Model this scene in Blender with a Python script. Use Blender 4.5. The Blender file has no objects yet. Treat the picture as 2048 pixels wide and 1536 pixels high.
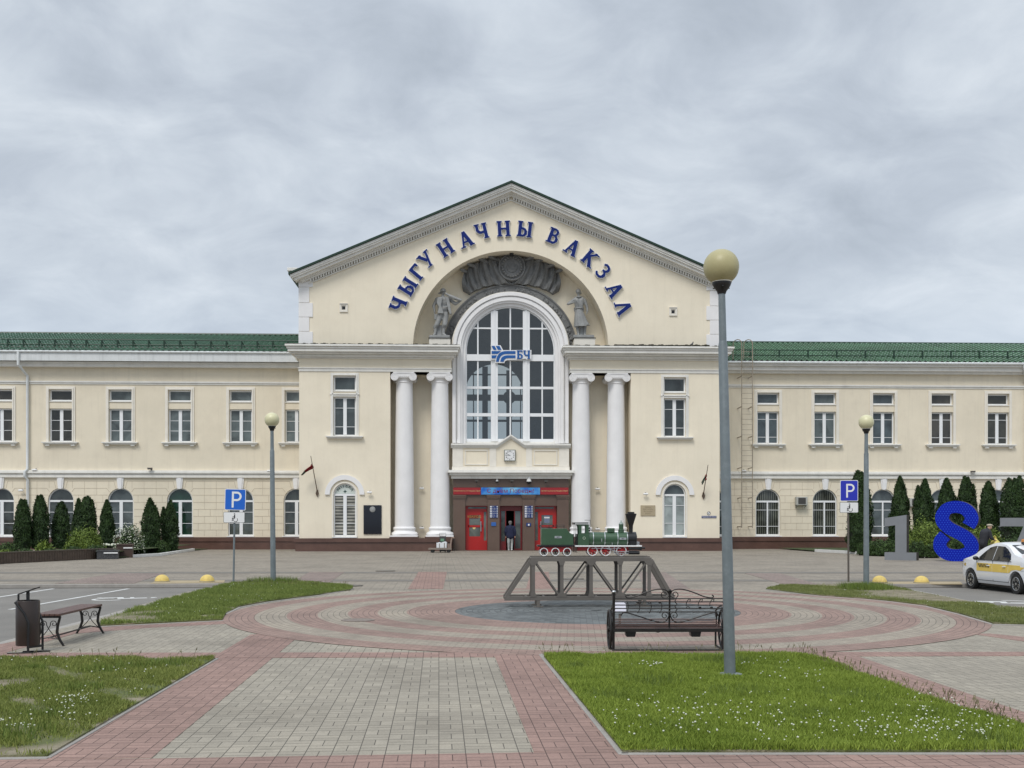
import bpy, bmesh, math, random
import numpy as np
from mathutils import Vector, Matrix
from mathutils.geometry import tessellate_polygon
random.seed(7); rng = np.random.default_rng(7)
R = math.radians; PI = math.pi
S = bpy.context.scene; COL = S.collection

# ---------------------------------------------------------------- camera
F = 2150.0; HY = 1041.0; CH = 1.8; PSI = R(2.3)
cam = bpy.data.cameras.new('camera'); co = bpy.data.objects.new('camera', cam); COL.objects.link(co)
co.location = (0, 0, CH); co.rotation_euler = (R(90), 0, -PSI)
cam.sensor_width = 36; cam.lens = 36 * F / 2048; cam.shift_y = (HY - 768) / 2048
cam.clip_start = .1; cam.clip_end = 3000
S.camera = co
# ---------------------------------------------------------------- sky and sun
W = bpy.data.worlds.new('World'); S.world = W; W.use_nodes = True
SUN_EL, SUN_AZ = R(52), R(205)       # azimuth measured clockwise from +Y
nt = W.node_tree; N = nt.nodes; L = nt.links
for n in list(N): N.remove(n)
def nd(nt, t, **k):
    n = nt.nodes.new(t)
    for a, b in k.items():
        if a == 'op': n.operation = b
        elif a[0] == 'i' and (a[1].isupper() or a[1].isdigit()):
            key = a[1:]; n.inputs[int(key) if key.isdigit() else key].default_value = b
        else: setattr(n, a, b)
    return n
def mth(nt, op, a, b=None, c=None):
    n = nt.nodes.new('ShaderNodeMath'); n.operation = op
    for i, v in enumerate((a, b, c)):
        if v is None: continue
        if isinstance(v, (int, float)): n.inputs[i].default_value = v
        else: nt.links.new(v, n.inputs[i])
    return n.outputs[0]
def ramp(nt, fac, stops, interp='LINEAR'):
    n = nt.nodes.new('ShaderNodeValToRGB'); n.color_ramp.interpolation = interp
    cr = n.color_ramp
    while len(cr.elements) < len(stops): cr.elements.new(.5)
    for e, (p, c) in zip(cr.elements, stops):
        e.position = p; e.color = (*c, 1) if len(c) == 3 else c
    nt.links.new(fac, n.inputs[0]); return n.outputs[0]
def mixc(nt, fac, a, b, mode='MIX'):
    n = nt.nodes.new('ShaderNodeMix'); n.data_type = 'RGBA'; n.blend_type = mode
    for i, v in ((0, fac), (6, a), (7, b)):
        if isinstance(v, (int, float)): n.inputs[i].default_value = v
        elif isinstance(v, tuple): n.inputs[i].default_value = (*v, 1)
        else: nt.links.new(v, n.inputs[i])
    return n.outputs[2]
tc = nd(nt, 'ShaderNodeTexCoord'); sep = nd(nt, 'ShaderNodeSeparateXYZ'); L.new(tc.outputs['Generated'], sep.inputs[0])
zz = mth(nt, 'MAXIMUM', sep.outputs[2], 0.0)
den = mth(nt, 'ADD', zz, .40)
cu = mth(nt, 'DIVIDE', sep.outputs[0], den); cv = mth(nt, 'DIVIDE', sep.outputs[1], den)
cb = nd(nt, 'ShaderNodeCombineXYZ'); L.new(cu, cb.inputs[0]); L.new(mth(nt, 'MULTIPLY', cv, 1.15), cb.inputs[1])
n1 = nd(nt, 'ShaderNodeTexNoise', iScale=1.75, iDetail=7.0, iRoughness=.52, iDistortion=.35); L.new(cb.outputs[0], n1.inputs['Vector'])
n2 = nd(nt, 'ShaderNodeTexNoise', iScale=6.2, iDetail=8.0, iRoughness=.58, iDistortion=.5); L.new(cb.outputs[0], n2.inputs['Vector'])
cl = mth(nt, 'ADD', mth(nt, 'MULTIPLY', n1.outputs[0], .60), mth(nt, 'MULTIPLY', n2.outputs[0], .40))
cloud = ramp(nt, cl, [(.36, (.36, .405, .465)), (.46, (.435, .483, .548)), (.53, (.505, .555, .615)), (.65, (.64, .685, .735))])
hor = ramp(nt, zz, [(0, (.50, .61, .76)), (.10, (.48, .575, .70)), (.22, (.47, .53, .60)), (1, (.48, .525, .585))])
hf = ramp(nt, zz, [(.04, (.25,)*3), (.14, (.62,)*3), (.26, (1,)*3)])
cl2 = mixc(nt, hf, hor, cloud)
zen = mth(nt, 'ADD', mth(nt, 'MULTIPLY', mth(nt, 'MAXIMUM', mth(nt, 'SUBTRACT', zz, .42), 0), 1.7), 1.0)   # an overcast sky is brighter overhead
cl3 = nd(nt, 'ShaderNodeVectorMath', op='SCALE'); L.new(cl2, cl3.inputs[0]); L.new(zen, cl3.inputs['Scale'])
bg = nd(nt, 'ShaderNodeBackground', iStrength=1.0); L.new(cl3.outputs[0], bg.inputs[0])
sky = nd(nt, 'ShaderNodeTexSky', sky_type='NISHITA', sun_disc=False, sun_elevation=SUN_EL, sun_rotation=SUN_AZ)
bg2 = nd(nt, 'ShaderNodeBackground', iStrength=.05); L.new(sky.outputs[0], bg2.inputs[0])
ms = nd(nt, 'ShaderNodeMixShader', iFac=.93); L.new(bg2.outputs[0], ms.inputs[1]); L.new(bg.outputs[0], ms.inputs[2])
wo = nd(nt, 'ShaderNodeOutputWorld'); L.new(ms.outputs[0], wo.inputs[0])
sl = bpy.data.lights.new('sun', 'SUN'); sl.energy = 1.45; sl.angle = R(22); sl.color = (1, .96, .9)
so = bpy.data.objects.new('sun', sl); COL.objects.link(so)
sd = Vector((math.sin(SUN_AZ) * math.cos(SUN_EL), math.cos(SUN_AZ) * math.cos(SUN_EL), math.sin(SUN_EL)))
so.rotation_euler = sd.to_track_quat('Z', 'Y').to_euler(); so.location = (0, 0, 60)
S.view_settings.view_transform = 'Standard'; S.view_settings.look = 'None'; S.view_settings.exposure = 0.36; S.view_settings.gamma = 1

# ---------------------------------------------------------------- pixel helpers (turn a place in the photo into metres)
fw = Vector((math.sin(PSI), math.cos(PSI), 0)); rt = Vector((math.cos(PSI), -math.sin(PSI), 0))
def ray(px, py): return fw + rt * ((px - 1024) / F) + Vector((0, 0, (HY - py) / F))
def at(px, py, Y):
    d = ray(px, py); return Vector((0, 0, CH)) + d * (Y / d.y)
def G(px, py, z=0.0):
    d = ray(px, py); return Vector((0, 0, CH)) + d * ((z - CH) / d.z)
def DZ(px, depth, z=0.0):                       # by picture column and distance from the camera
    p = (fw + rt * ((px - 1024) / F)) * depth; p.z = z; return p

# ---------------------------------------------------------------- mesh helpers
def tag(o, label=None, cat=None, group=None, kind=None):
    if label: o['label'] = label
    if cat: o['category'] = cat
    if group: o['group'] = group
    if kind: o['kind'] = kind
    return o
def empty(name, loc=(0, 0, 0), rz=0, label=None, cat=None, group=None):
    o = bpy.data.objects.new(name, None); COL.objects.link(o); o.location = loc; o.rotation_euler = (0, 0, rz)
    o.empty_display_size = .2
    return tag(o, label, cat, group)
class MB:
    def __init__(s): s.v = []; s.f = []; s.m = []; s.mi = 0
    def add(s, vs, fs):
        b = len(s.v); s.v += [tuple(v) for v in vs]
        for f in fs: s.f.append([b + i for i in f]); s.m.append(s.mi)
        return s
    def box(s, x0, x1, y0, y1, z0, z1):
        if x0 > x1: x0, x1 = x1, x0
        if y0 > y1: y0, y1 = y1, y0
        if z0 > z1: z0, z1 = z1, z0
        return s.add([(x0,y0,z0),(x1,y0,z0),(x1,y1,z0),(x0,y1,z0),(x0,y0,z1),(x1,y0,z1),(x1,y1,z1),(x0,y1,z1)],
                     [(0,3,2,1),(4,5,6,7),(0,1,5,4),(1,2,6,5),(2,3,7,6),(3,0,4,7)])
    def prism(s, pts, y0, y1, ax='y'):          # polygon in the xz plane (ax y), xy plane (z) or yz plane (x)
        pts = list(pts); n = len(pts)
        if sum(pts[i][0]*pts[(i+1)%n][1] - pts[(i+1)%n][0]*pts[i][1] for i in range(n)) < 0: pts.reverse()
        if ax == 'y': A = [(p[0], y0, p[1]) for p in pts] + [(p[0], y1, p[1]) for p in pts]
        elif ax == 'z': A = [(p[0], p[1], y1) for p in pts] + [(p[0], p[1], y0) for p in pts]
        else: A = [(y1, p[0], p[1]) for p in pts] + [(y0, p[0], p[1]) for p in pts]
        tris = tessellate_polygon([[Vector((p[0], p[1], 0)) for p in pts]])
        fs = []
        for t in tris:
            a, b, c = [pts[i] for i in t]
            if (b[0]-a[0])*(c[1]-a[1]) - (b[1]-a[1])*(c[0]-a[0]) < 0: t = (t[0], t[2], t[1])
            fs.append(tuple(t)); fs.append((t[0]+n, t[2]+n, t[1]+n))
        for i in range(n): j = (i+1) % n; fs.append((i, i+n, j+n, j))
        return s.add(A, fs)
    def tube(s, pts, r, n=8, cap=True, closed=False):
        pts = [Vector(p) for p in pts]; m = len(pts)
        rs = r if isinstance(r, (list, tuple)) else [r] * m
        vs = []; u = None
        for i, p in enumerate(pts):
            if closed: d = pts[(i+1) % m] - pts[i-1]
            else: d = pts[min(i+1, m-1)] - pts[max(i-1, 0)]
            if d.length < 1e-9: d = Vector((0, 0, 1))
            d.normalize()
            if u is None:
                u = d.cross(Vector((0, 0, 1)) if abs(d.z) < .9 else Vector((1, 0, 0)))
            else: u = u - d * u.dot(d)
            u.normalize(); w = d.cross(u)
            for k in range(n):
                a = 2*PI*k/n; vs.append(p + (u*math.cos(a) + w*math.sin(a)) * rs[i])
        fs = []
        for i in range(m if closed else m-1):
            for k in range(n):
                a = i*n+k; b = i*n+(k+1) % n; c = ((i+1) % m)*n+(k+1) % n; d = ((i+1) % m)*n+k
                fs.append((a, b, c, d))
        if cap and not closed: fs.append(tuple(range(n))[::-1]); fs.append(tuple((m-1)*n+k for k in range(n)))
        return s.add(vs, fs)
    def bar(s, p, q, w, h=None, up=(0, 0, 1)):
        p = Vector(p); q = Vector(q); h = h or w; d = (q-p).normalized(); up = Vector(up)
        if abs(d.dot(up)) > .98: up = Vector((0, 1, 0))
        a = d.cross(up).normalized() * w/2; b = a.cross(d).normalized() * h/2
        vs = [p-a-b, p+a-b, p+a+b, p-a+b, q-a-b, q+a-b, q+a+b, q-a+b]
        return s.add(vs, [(0,1,2,3),(7,6,5,4),(0,4,5,1),(1,5,6,2),(2,6,7,3),(3,7,4,0)])
    def lathe(s, prof, c=(0, 0, 0), n=24, axis='z'):
        vs = []; fs = []; m = len(prof)
        for (r, z) in prof:
            for k in range(n):
                a = 2*PI*k/n; q = (r*math.cos(a), r*math.sin(a), z)
                if axis == 'y': q = (q[0], q[2], -q[1])
                elif axis == 'x': q = (q[2], q[0], q[1])
                vs.append((q[0]+c[0], q[1]+c[1], q[2]+c[2]))
        for i in range(m-1):
            for k in range(n): fs.append((i*n+k, i*n+(k+1) % n, (i+1)*n+(k+1) % n, (i+1)*n+k))
        if prof[0][0] > 1e-6: fs.append(tuple(range(n))[::-1])
        if prof[-1][0] > 1e-6: fs.append(tuple((m-1)*n+k for k in range(n)))
        return s.add(vs, fs)
    def ball(s, c, r, n=14, m=9, sc=(1, 1, 1)):
        vs = []; 
        for i in range(m+1):
            t = PI*i/m
            for k in range(n):
                a = 2*PI*k/n; vs.append((c[0]+r*sc[0]*math.sin(t)*math.cos(a), c[1]+r*sc[1]*math.sin(t)*math.sin(a), c[2]-r*sc[2]*math.cos(t)))
        fs = [(i*n+k, i*n+(k+1) % n, (i+1)*n+(k+1) % n, (i+1)*n+k) for i in range(m) for k in range(n)]
        return s.add(vs, fs)
    def uband(s, cx, cz, r0, r1, y0, y1, zb, n=40, a0=0, a1=PI):   # arch band; legs run down to zb
        pr = []
        arc = [a0+(a1-a0)*i/n for i in range(n+1)]
        out = [(cx+r1*math.cos(a), cz+r1*math.sin(a)) for a in arc]; inn = [(cx+r0*math.cos(a), cz+r0*math.sin(a)) for a in arc]
        if zb is not None:
            out = [(out[0][0], zb)] + out + [(out[-1][0], zb)]; inn = [(inn[0][0], zb)] + inn + [(inn[-1][0], zb)]
        m = len(out)
        vs = [(p[0], y0, p[1]) for p in out] + [(p[0], y0, p[1]) for p in inn] + [(p[0], y1, p[1]) for p in out] + [(p[0], y1, p[1]) for p in inn]
        fs = []
        for i in range(m-1):
            fs += [(i, i+1, m+i+1, m+i), (2*m+i, 3*m+i, 3*m+i+1, 2*m+i+1), (i, 2*m+i, 2*m+i+1, i+1), (m+i, m+i+1, 3*m+i+1, 3*m+i)]
        fs += [(0, m, 3*m, 2*m), (m-1, 3*m-1, 4*m-1, 2*m-1)]
        return s.add(vs, fs)
    def xf(s, M, start=0):
        for i in range(start, len(s.v)): s.v[i] = tuple(M @ Vector(s.v[i]))
        return s
    def build(s, name, mats, parent=None, smooth=False, bevel=0, loc=None, rz=0, fix=True):
        me = bpy.data.meshes.new(name); me.from_pydata(s.v, [], s.f)
        if not isinstance(mats, (list, tuple)): mats = [mats]
        for m in mats: me.materials.append(m)
        if len(mats) > 1: me.polygons.foreach_set('material_index', s.m)
        if fix:
            bm = bmesh.new(); bm.from_mesh(me)
            if smooth: bmesh.ops.remove_doubles(bm, verts=bm.verts, dist=1e-5)
            bmesh.ops.recalc_face_normals(bm, faces=bm.faces); bm.to_mesh(me); bm.free()
        o = bpy.data.objects.new(name, me); COL.objects.link(o)
        if parent: o.parent = parent
        if loc is not None: o.location = loc
        o.rotation_euler = (0, 0, rz)
        if smooth:
            me.polygons.foreach_set('use_smooth', [True]*len(me.polygons))
            try: me.set_sharp_from_angle(angle=R(smooth if smooth > 1 else 40))
            except Exception: pass
        if bevel:
            b = o.modifiers.new('bevel', 'BEVEL'); b.width = bevel; b.segments = 2; b.limit_method = 'ANGLE'
        return o
def copy_tree(o, parent=None):
    c = o.copy(); COL.objects.link(c); c.parent = parent
    for ch in list(o.children): copy_tree(ch, c)
    return c
def text_obj(txt, size, mat, name, parent=None, M=None, extrude=.01, bold=0.0, align='CENTER', sx=1.0):
    cu = bpy.data.curves.new('tmp', 'FONT'); cu.body = txt; cu.size = size; cu.extrude = extrude; cu.offset = bold
    cu.align_x = align; cu.align_y = 'CENTER'; cu.resolution_u = 3
    ob = bpy.data.objects.new('tmp', cu); COL.objects.link(ob)
    dg = bpy.context.evaluated_depsgraph_get(); me = bpy.data.meshes.new_from_object(ob.evaluated_get(dg))
    bpy.data.objects.remove(ob); bpy.data.curves.remove(cu)
    me.transform(Matrix.Diagonal((sx, 1, 1, 1)))
    if M is not None: me.transform(M)
    me.materials.clear(); me.materials.append(mat); me.name = name
    o = bpy.data.objects.new(name, me); COL.objects.link(o); o.parent = parent
    return o
def facing(x, y, z, rot=0):                     # matrix: text plane stands upright, facing -Y
    return Matrix.Translation((x, y, z)) @ Matrix.Rotation(R(90), 4, 'X') @ Matrix.Rotation(rot, 4, 'Z')
def bake(o, name=None):                         # apply modifiers into the mesh
    dg = bpy.context.evaluated_depsgraph_get(); me = bpy.data.meshes.new_from_object(o.evaluated_get(dg))
    o.modifiers.clear(); o.data = me; return o

# ---------------------------------------------------------------- materials
def newmat(name):
    m = bpy.data.materials.new(name); m.use_nodes = True
    return m, m.node_tree, m.node_tree.nodes['Principled BSDF']
def mat(name, col, rough=.6, metal=0, var=.08, scale=2.0, bump=0, bscale=60, spec=.5, streak=0, dirt=0, dcol=(.12, .11, .09), coat=0):
    m, nt, b = newmat(name); L = nt.links
    g = nd(nt, 'ShaderNodeNewGeometry'); pos = g.outputs['Position']
    n = nd(nt, 'ShaderNodeTexNoise', iScale=scale, iDetail=5.0, iRoughness=.6); L.new(pos, n.inputs['Vector'])
    c = ramp(nt, n.outputs[0], [(.3, tuple(x*(1-var) for x in col)), (.7, tuple(min(1, x*(1+var)) for x in col))])
    if streak:
        mp = nd(nt, 'ShaderNodeMapping'); mp.inputs['Scale'].default_value = (3.5, 3.5, .22); L.new(pos, mp.inputs[0])
        n3 = nd(nt, 'ShaderNodeTexNoise', iScale=1.0, iDetail=6.0, iRoughness=.7); L.new(mp.outputs[0], n3.inputs['Vector'])
        f = ramp(nt, n3.outputs[0], [(.5, (0,)*3), (.78, (streak,)*3)])
        c = mixc(nt, f, c, tuple(x*.55 for x in col))
    if dirt:
        n4 = nd(nt, 'ShaderNodeTexNoise', iScale=scale*3.1, iDetail=8.0, iRoughness=.7); L.new(pos, n4.inputs['Vector'])
        f = ramp(nt, n4.outputs[0], [(.48, (0,)*3), (.72, (dirt,)*3)])
        c = mixc(nt, f, c, dcol)
    L.new(c, b.inputs['Base Color'])
    b.inputs['Roughness'].default_value = rough; b.inputs['Metallic'].default_value = metal
    b.inputs['Specular IOR Level'].default_value = spec; b.inputs['Coat Weight'].default_value = coat
    if bump:
        n2 = nd(nt, 'ShaderNodeTexNoise', iScale=bscale, iDetail=3.0); L.new(pos, n2.inputs['Vector'])
        bp = nd(nt, 'ShaderNodeBump', iStrength=bump, iDistance=.02); L.new(n2.outputs[0], bp.inputs['Height']); L.new(bp.outputs[0], b.inputs['Normal'])
    return m
def pave_mat(name, col, cell=.206, rot=0.0, var=.10, ring=False, slab=False):
    m, nt, b = newmat(name); L = nt.links
    g = nd(nt, 'ShaderNodeNewGeometry')
    sp = nd(nt, 'ShaderNodeSeparateXYZ')
    if ring:
        tcx = nd(nt, 'ShaderNodeTexCoord'); L.new(tcx.outputs['Object'], sp.inputs[0])
        x, y = sp.outputs[0], sp.outputs[1]
        r = mth(nt, 'SQRT', mth(nt, 'ADD', mth(nt, 'MULTIPLY', x, x), mth(nt, 'MULTIPLY', y, y)))
        th = mth(nt, 'ARCTAN2', y, x)
        v = mth(nt, 'DIVIDE', r, .112); iv = mth(nt, 'FLOOR', v); fv = mth(nt, 'FRACT', v)
        u = mth(nt, 'ADD', mth(nt, 'DIVIDE', mth(nt, 'MULTIPLY', th, mth(nt, 'MULTIPLY', iv, .112)), .215), mth(nt, 'MULTIPLY', iv, .37))
        iu = mth(nt, 'FLOOR', u); fu = mth(nt, 'FRACT', u)
        du = mth(nt, 'MINIMUM', fu, mth(nt, 'SUBTRACT', 1.0, fu)); dv = mth(nt, 'MINIMUM', fv, mth(nt, 'SUBTRACT', 1.0, fv))
        dist = mth(nt, 'MINIMUM', mth(nt, 'MULTIPLY', du, .215), mth(nt, 'MULTIPLY', dv, .112))
        half = 0.0; w = .005
    else:
        vr = nd(nt, 'ShaderNodeVectorRotate', rotation_type='Z_AXIS', iAngle=rot); L.new(g.outputs['Position'], vr.inputs['Vector'])
        L.new(vr.outputs[0], sp.inputs[0])
        u = mth(nt, 'DIVIDE', sp.outputs[0], cell); v = mth(nt, 'DIVIDE', sp.outputs[1], cell)
        iu = mth(nt, 'FLOOR', u); iv = mth(nt, 'FLOOR', v); fu = mth(nt, 'FRACT', u); fv = mth(nt, 'FRACT', v)
        eu = mth(nt, 'MINIMUM', fu, mth(nt, 'SUBTRACT', 1.0, fu)); ev = mth(nt, 'MINIMUM', fv, mth(nt, 'SUBTRACT', 1.0, fv))
        par = mth(nt, 'GREATER_THAN', mth(nt, 'FRACT', mth(nt, 'MULTIPLY', mth(nt, 'ADD', iu, iv), .5)), .25)
        hu = mth(nt, 'GREATER_THAN', fu, .5); hv = mth(nt, 'GREATER_THAN', fv, .5)
        ip = mth(nt, 'SUBTRACT', 1.0, par)
        mid = mth(nt, 'ADD', mth(nt, 'MULTIPLY', par, mth(nt, 'ABSOLUTE', mth(nt, 'SUBTRACT', fu, .5))), mth(nt, 'MULTIPLY', ip, mth(nt, 'MULTIPLY', .80, mth(nt, 'ABSOLUTE', mth(nt, 'SUBTRACT', fv, .5)))))
        half = mth(nt, 'ADD', mth(nt, 'MULTIPLY', par, hu), mth(nt, 'MULTIPLY', ip, hv))
        dist = mth(nt, 'MULTIPLY', mth(nt, 'MINIMUM', mth(nt, 'MINIMUM', mth(nt, 'MULTIPLY', eu, .95), mth(nt, 'MULTIPLY', ev, .80)), mid), cell); w = .0040
    j = nd(nt, 'ShaderNodeMapRange', interpolation_type='SMOOTHSTEP'); j.inputs[1].default_value = w*.45; j.inputs[2].default_value = w*1.25
    j.inputs[3].default_value = 1; j.inputs[4].default_value = 0; L.new(dist, j.inputs[0])
    wn = nd(nt, 'ShaderNodeTexWhiteNoise'); cb = nd(nt, 'ShaderNodeCombineXYZ'); L.new(iu, cb.inputs[0]); L.new(iv, cb.inputs[1])
    if ring: cb.inputs[2].default_value = 0
    else: L.new(half, cb.inputs[2])
    L.new(cb.outputs[0], wn.inputs[0])
    c = ramp(nt, wn.outputs[0], [(0, tuple(q*(1-var) for q in col)), (1, tuple(q*(1+var) for q in col))])
    n = nd(nt, 'ShaderNodeTexNoise', iScale=.45, iDetail=8.0, iRoughness=.65); L.new(g.outputs['Position'], n.inputs['Vector'])
    c = mixc(nt, 1.0, c, ramp(nt, n.outputs[0], [(.3, (.74, .73, .72)), (.5, (1, 1, 1)), (.7, (1.13, 1.12, 1.10))]), 'MULTIPLY')
    n = nd(nt, 'ShaderNodeTexNoise', iScale=55, iDetail=3.0); L.new(g.outputs['Position'], n.inputs['Vector'])
    c = mixc(nt, 1.0, c, ramp(nt, n.outputs[0], [(.3, (.88,)*3), (.7, (1.1,)*3)]), 'MULTIPLY')
    n = nd(nt, 'ShaderNodeTexNoise', iScale=2.3, iDetail=9.0, iRoughness=.75); L.new(g.outputs['Position'], n.inputs['Vector'])
    c = mixc(nt, ramp(nt, n.outputs[0], [(.54, (0,)*3), (.70, (.55,)*3)]), c, tuple(q*.62 for q in col))
    c = mixc(nt, j.outputs[0], c, tuple(q*.27 for q in col))
    L.new(c, b.inputs['Base Color']); b.inputs['Roughness'].default_value = .78; b.inputs['Specular IOR Level'].default_value = .35
    bp = nd(nt, 'ShaderNodeBump', iStrength=.5, iDistance=.004, invert=True); L.new(j.outputs[0], bp.inputs['Height']); L.new(bp.outputs[0], b.inputs['Normal'])
    return m
def glass_mat(name, col=(.03, .036, .04), rough=.04, randv=.6):
    m, nt, b = newmat(name); L = nt.links
    oi = nd(nt, 'ShaderNodeObjectInfo')
    c = ramp(nt, oi.outputs['Random'], [(0, tuple(x*(1-randv) for x in col)), (1, tuple(x*(1+randv) for x in col))])
    g = nd(nt, 'ShaderNodeNewGeometry'); n = nd(nt, 'ShaderNodeTexNoise', iScale=.9, iDetail=3.0, iDistortion=1.0); L.new(g.outputs['Position'], n.inputs['Vector'])
    c = mixc(nt, 1.0, c, ramp(nt, n.outputs[0], [(.35, (.55,)*3), (.65, (1.35,)*3)]), 'MULTIPLY')
    L.new(c, b.inputs['Base Color']); b.inputs['Roughness'].default_value = rough; b.inputs['IOR'].default_value = 1.55
    n2 = nd(nt, 'ShaderNodeTexNoise', iScale=1.3, iDetail=1.0); L.new(g.outputs['Position'], n2.inputs['Vector'])
    bp = nd(nt, 'ShaderNodeBump', iStrength=.12, iDistance=.05); L.new(n2.outputs[0], bp.inputs['Height']); L.new(bp.outputs[0], b.inputs['Normal'])
    return m
def leaf_mat(name, c1, c2, rough=.6, scale=2.2):
    m, nt, b = newmat(name); L = nt.links
    g = nd(nt, 'ShaderNodeNewGeometry')
    f = mth(nt, 'ADD', mth(nt, 'MULTIPLY', g.outputs['Random Per Island'], .65), 0)
    n = nd(nt, 'ShaderNodeTexNoise', iScale=scale, iDetail=3.0); L.new(g.outputs['Position'], n.inputs['Vector'])
    f = mth(nt, 'ADD', f, mth(nt, 'MULTIPLY', mth(nt, 'SUBTRACT', n.outputs[0], .3), .8))
    L.new(ramp(nt, f, [(.1, c1), (.9, c2)]), b.inputs['Base Color']); b.inputs['Roughness'].default_value = rough
    b.inputs['Specular IOR Level'].default_value = .25
    return m
CREAM = mat('cream stucco', (.82, .745, .60), .85, var=.05, scale=.35, bump=.15, bscale=18, spec=.2, streak=.14, dirt=.16, dcol=(.60, .52, .40))
CREAM2 = mat('wing stucco', (.765, .69, .55), .85, var=.06, scale=.35, bump=.15, bscale=18, spec=.2, streak=.20, dirt=.20, dcol=(.54, .47, .37))
JOINT = mat('joint grey', (.50, .43, .335), .9)
WHITE = mat('white plaster', (.80, .79, .785), .7, var=.04, scale=1.2, spec=.3, streak=.12)
TRIM = mat('weathered white trim', (.76, .745, .70), .75, var=.07, scale=1.5, spec=.25, streak=.28)
TRIMW = mat('streaked fascia', (.66, .68, .68), .6, var=.06, scale=2, spec=.3, streak=.55)
CREAMT = mat('cream white trim', (.78, .74, .66), .75, var=.05, spec=.25, streak=.15)
UPVC = mat('white window frame', (.80, .81, .82), .35, var=.02)
GRANITE = mat('brown granite', (.115, .062, .048), .28, var=.2, scale=1.1, dirt=.25, dcol=(.06, .035, .03))
GRANITE2 = mat('entrance granite', (.125, .082, .062), .3, var=.12, scale=.8)
GLASS = glass_mat('dark window glass', (.055, .068, .070))
GLASS2 = glass_mat('grey curtained glass', (.095, .115, .115), .06, .3)
GREENG = glass_mat('green tinted glass', (.012, .035, .022))
TILE = mat('green metal tile', (.065, .140, .092), .24, var=.25, scale=.7, spec=.9, dirt=.25, dcol=(.05, .085, .05))
TILE2 = mat('mossy green metal tile', (.085, .17, .10), .28, var=.3, scale=.5, spec=.8, dirt=.4, dcol=(.07, .075, .035))
GREENM = mat('dark green metal', (.007, .032, .016), .4)
STAT = mat('grey painted statue', (.28, .285, .28), .55, var=.15, scale=3, dirt=.3, dcol=(.10, .10, .095), bump=.2, bscale=30)
RELIEF = mat('dark grey relief', (.17, .172, .17), .6, var=.2, scale=3, dirt=.35, dcol=(.045, .045, .045), bump=.3, bscale=25)
BLUEL = mat('blue letter face', (.006, .020, .150), .45, var=.05, spec=.2)
LETW = mat('white letter rim', (.80, .80, .80), .4, var=.02)
LOGOB = mat('logo blue', (.008, .095, .33), .35, var=.03)
LEDGE = mat('mossy ledge', (.045, .042, .030), .95, var=.4, scale=5, bump=.6, bscale=12)
RED = mat('red painted door', (.40, .012, .010), .3, var=.06)
DRED = mat('dark red frame', (.16, .010, .012), .35, var=.1)
BLACK = mat('black painted metal', (.012, .012, .013), .38, var=.2)
IRON = mat('wrought iron', (.018, .016, .015), .45, var=.3, scale=8, metal=.3)
WOOD = mat('brown slats', (.10, .052, .042), .5, var=.25, scale=9)
BINM = mat('dark brown metal', (.030, .020, .016), .35, var=.2)
STEEL = mat('galvanised grey pole', (.185, .215, .225), .42, metal=.35, var=.12, scale=4, dirt=.30, dcol=(.33, .36, .37))
BRIDGE = mat('grey brown truss paint', (.125, .112, .098), .55, var=.12, scale=4)
SILVER = mat('silver metal', (.55, .56, .57), .3, metal=.9)
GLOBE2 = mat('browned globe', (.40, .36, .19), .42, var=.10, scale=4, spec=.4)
GLOBE = mat('yellowed globe', (.60, .57, .36), .38, var=.08, scale=5, spec=.5)
YELLOW = mat('worn yellow concrete', (.66, .49, .14), .7, var=.15, scale=9, dirt=.5, dcol=(.40, .33, .20))
RUBBER = mat('black rubber', (.012, .012, .012), .75)
LOCO = mat('locomotive green', (.040, .090, .046), .35, var=.10, scale=6)
LOCOB = mat('locomotive black', (.010, .010, .011), .3)
LOCOR = mat('locomotive red', (.33, .010, .012), .35)
PWHITE = mat('white paint', (.78, .78, .77), .4, var=.03)
ASPH = mat('asphalt', (.19, .178, .16), .85, var=.13, scale=.5, bump=.4, bscale=120, dirt=.35, dcol=(.13, .125, .12))
ROADP = mat('road paint', (.60, .60, .58), .7, var=.1, dirt=.4, dcol=(.3, .3, .29))
KERB = mat('concrete kerb', (.31, .29, .265), .85, var=.12, scale=3, dirt=.3, dcol=(.18, .17, .15), bump=.3)
KERBW = mat('whitewashed kerb', (.66, .66, .64), .7, var=.1)
SOIL = mat('dry soil', (.16, .13, .09), .95, var=.35, scale=6, bump=.8, bscale=40)
TACT = mat('yellow paver', (.36, .29, .18), .8, var=.1)
COBBLE = mat('cobble', (.13, .135, .135), .7, var=.25, scale=4, bump=.5)
ANG = R(3.89) - PSI                                 # paving is turned a little against the facade
GREYP = pave_mat('grey pavers', (.305, .274, .222), rot=-ANG)
FARP = pave_mat('grey plaza pavers', (.265, .233, .190), rot=-ANG, cell=.30)
PINKP = pave_mat('pink pavers', (.285, .185, .155), rot=-ANG)
FARPK = pave_mat('faded pink pavers', (.245, .192, .168), rot=-ANG)
DRAIN = mat('dark drain course', (.16, .145, .125), .8, var=.15)
GREYR = pave_mat('grey ring pavers', (.305, .264, .212), ring=True)
PINKR = pave_mat('pink ring pavers', (.272, .186, .155), ring=True)
COBR = pave_mat('dark ring setts', (.125, .135, .135), ring=True, var=.3)
THUJA = leaf_mat('thuja foliage', (.010, .022, .008), (.045, .085, .022))
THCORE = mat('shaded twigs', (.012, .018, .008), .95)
JUNI = leaf_mat('bright juniper', (.05, .085, .012), (.20, .27, .05))
BUXUS = leaf_mat('clipped shrub leaves', (.018, .038, .012), (.07, .12, .03))
BARK = mat('bark', (.06, .042, .03), .9, bump=.5)
PETAL = mat('white petals', (.62, .64, .52), .6)
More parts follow.
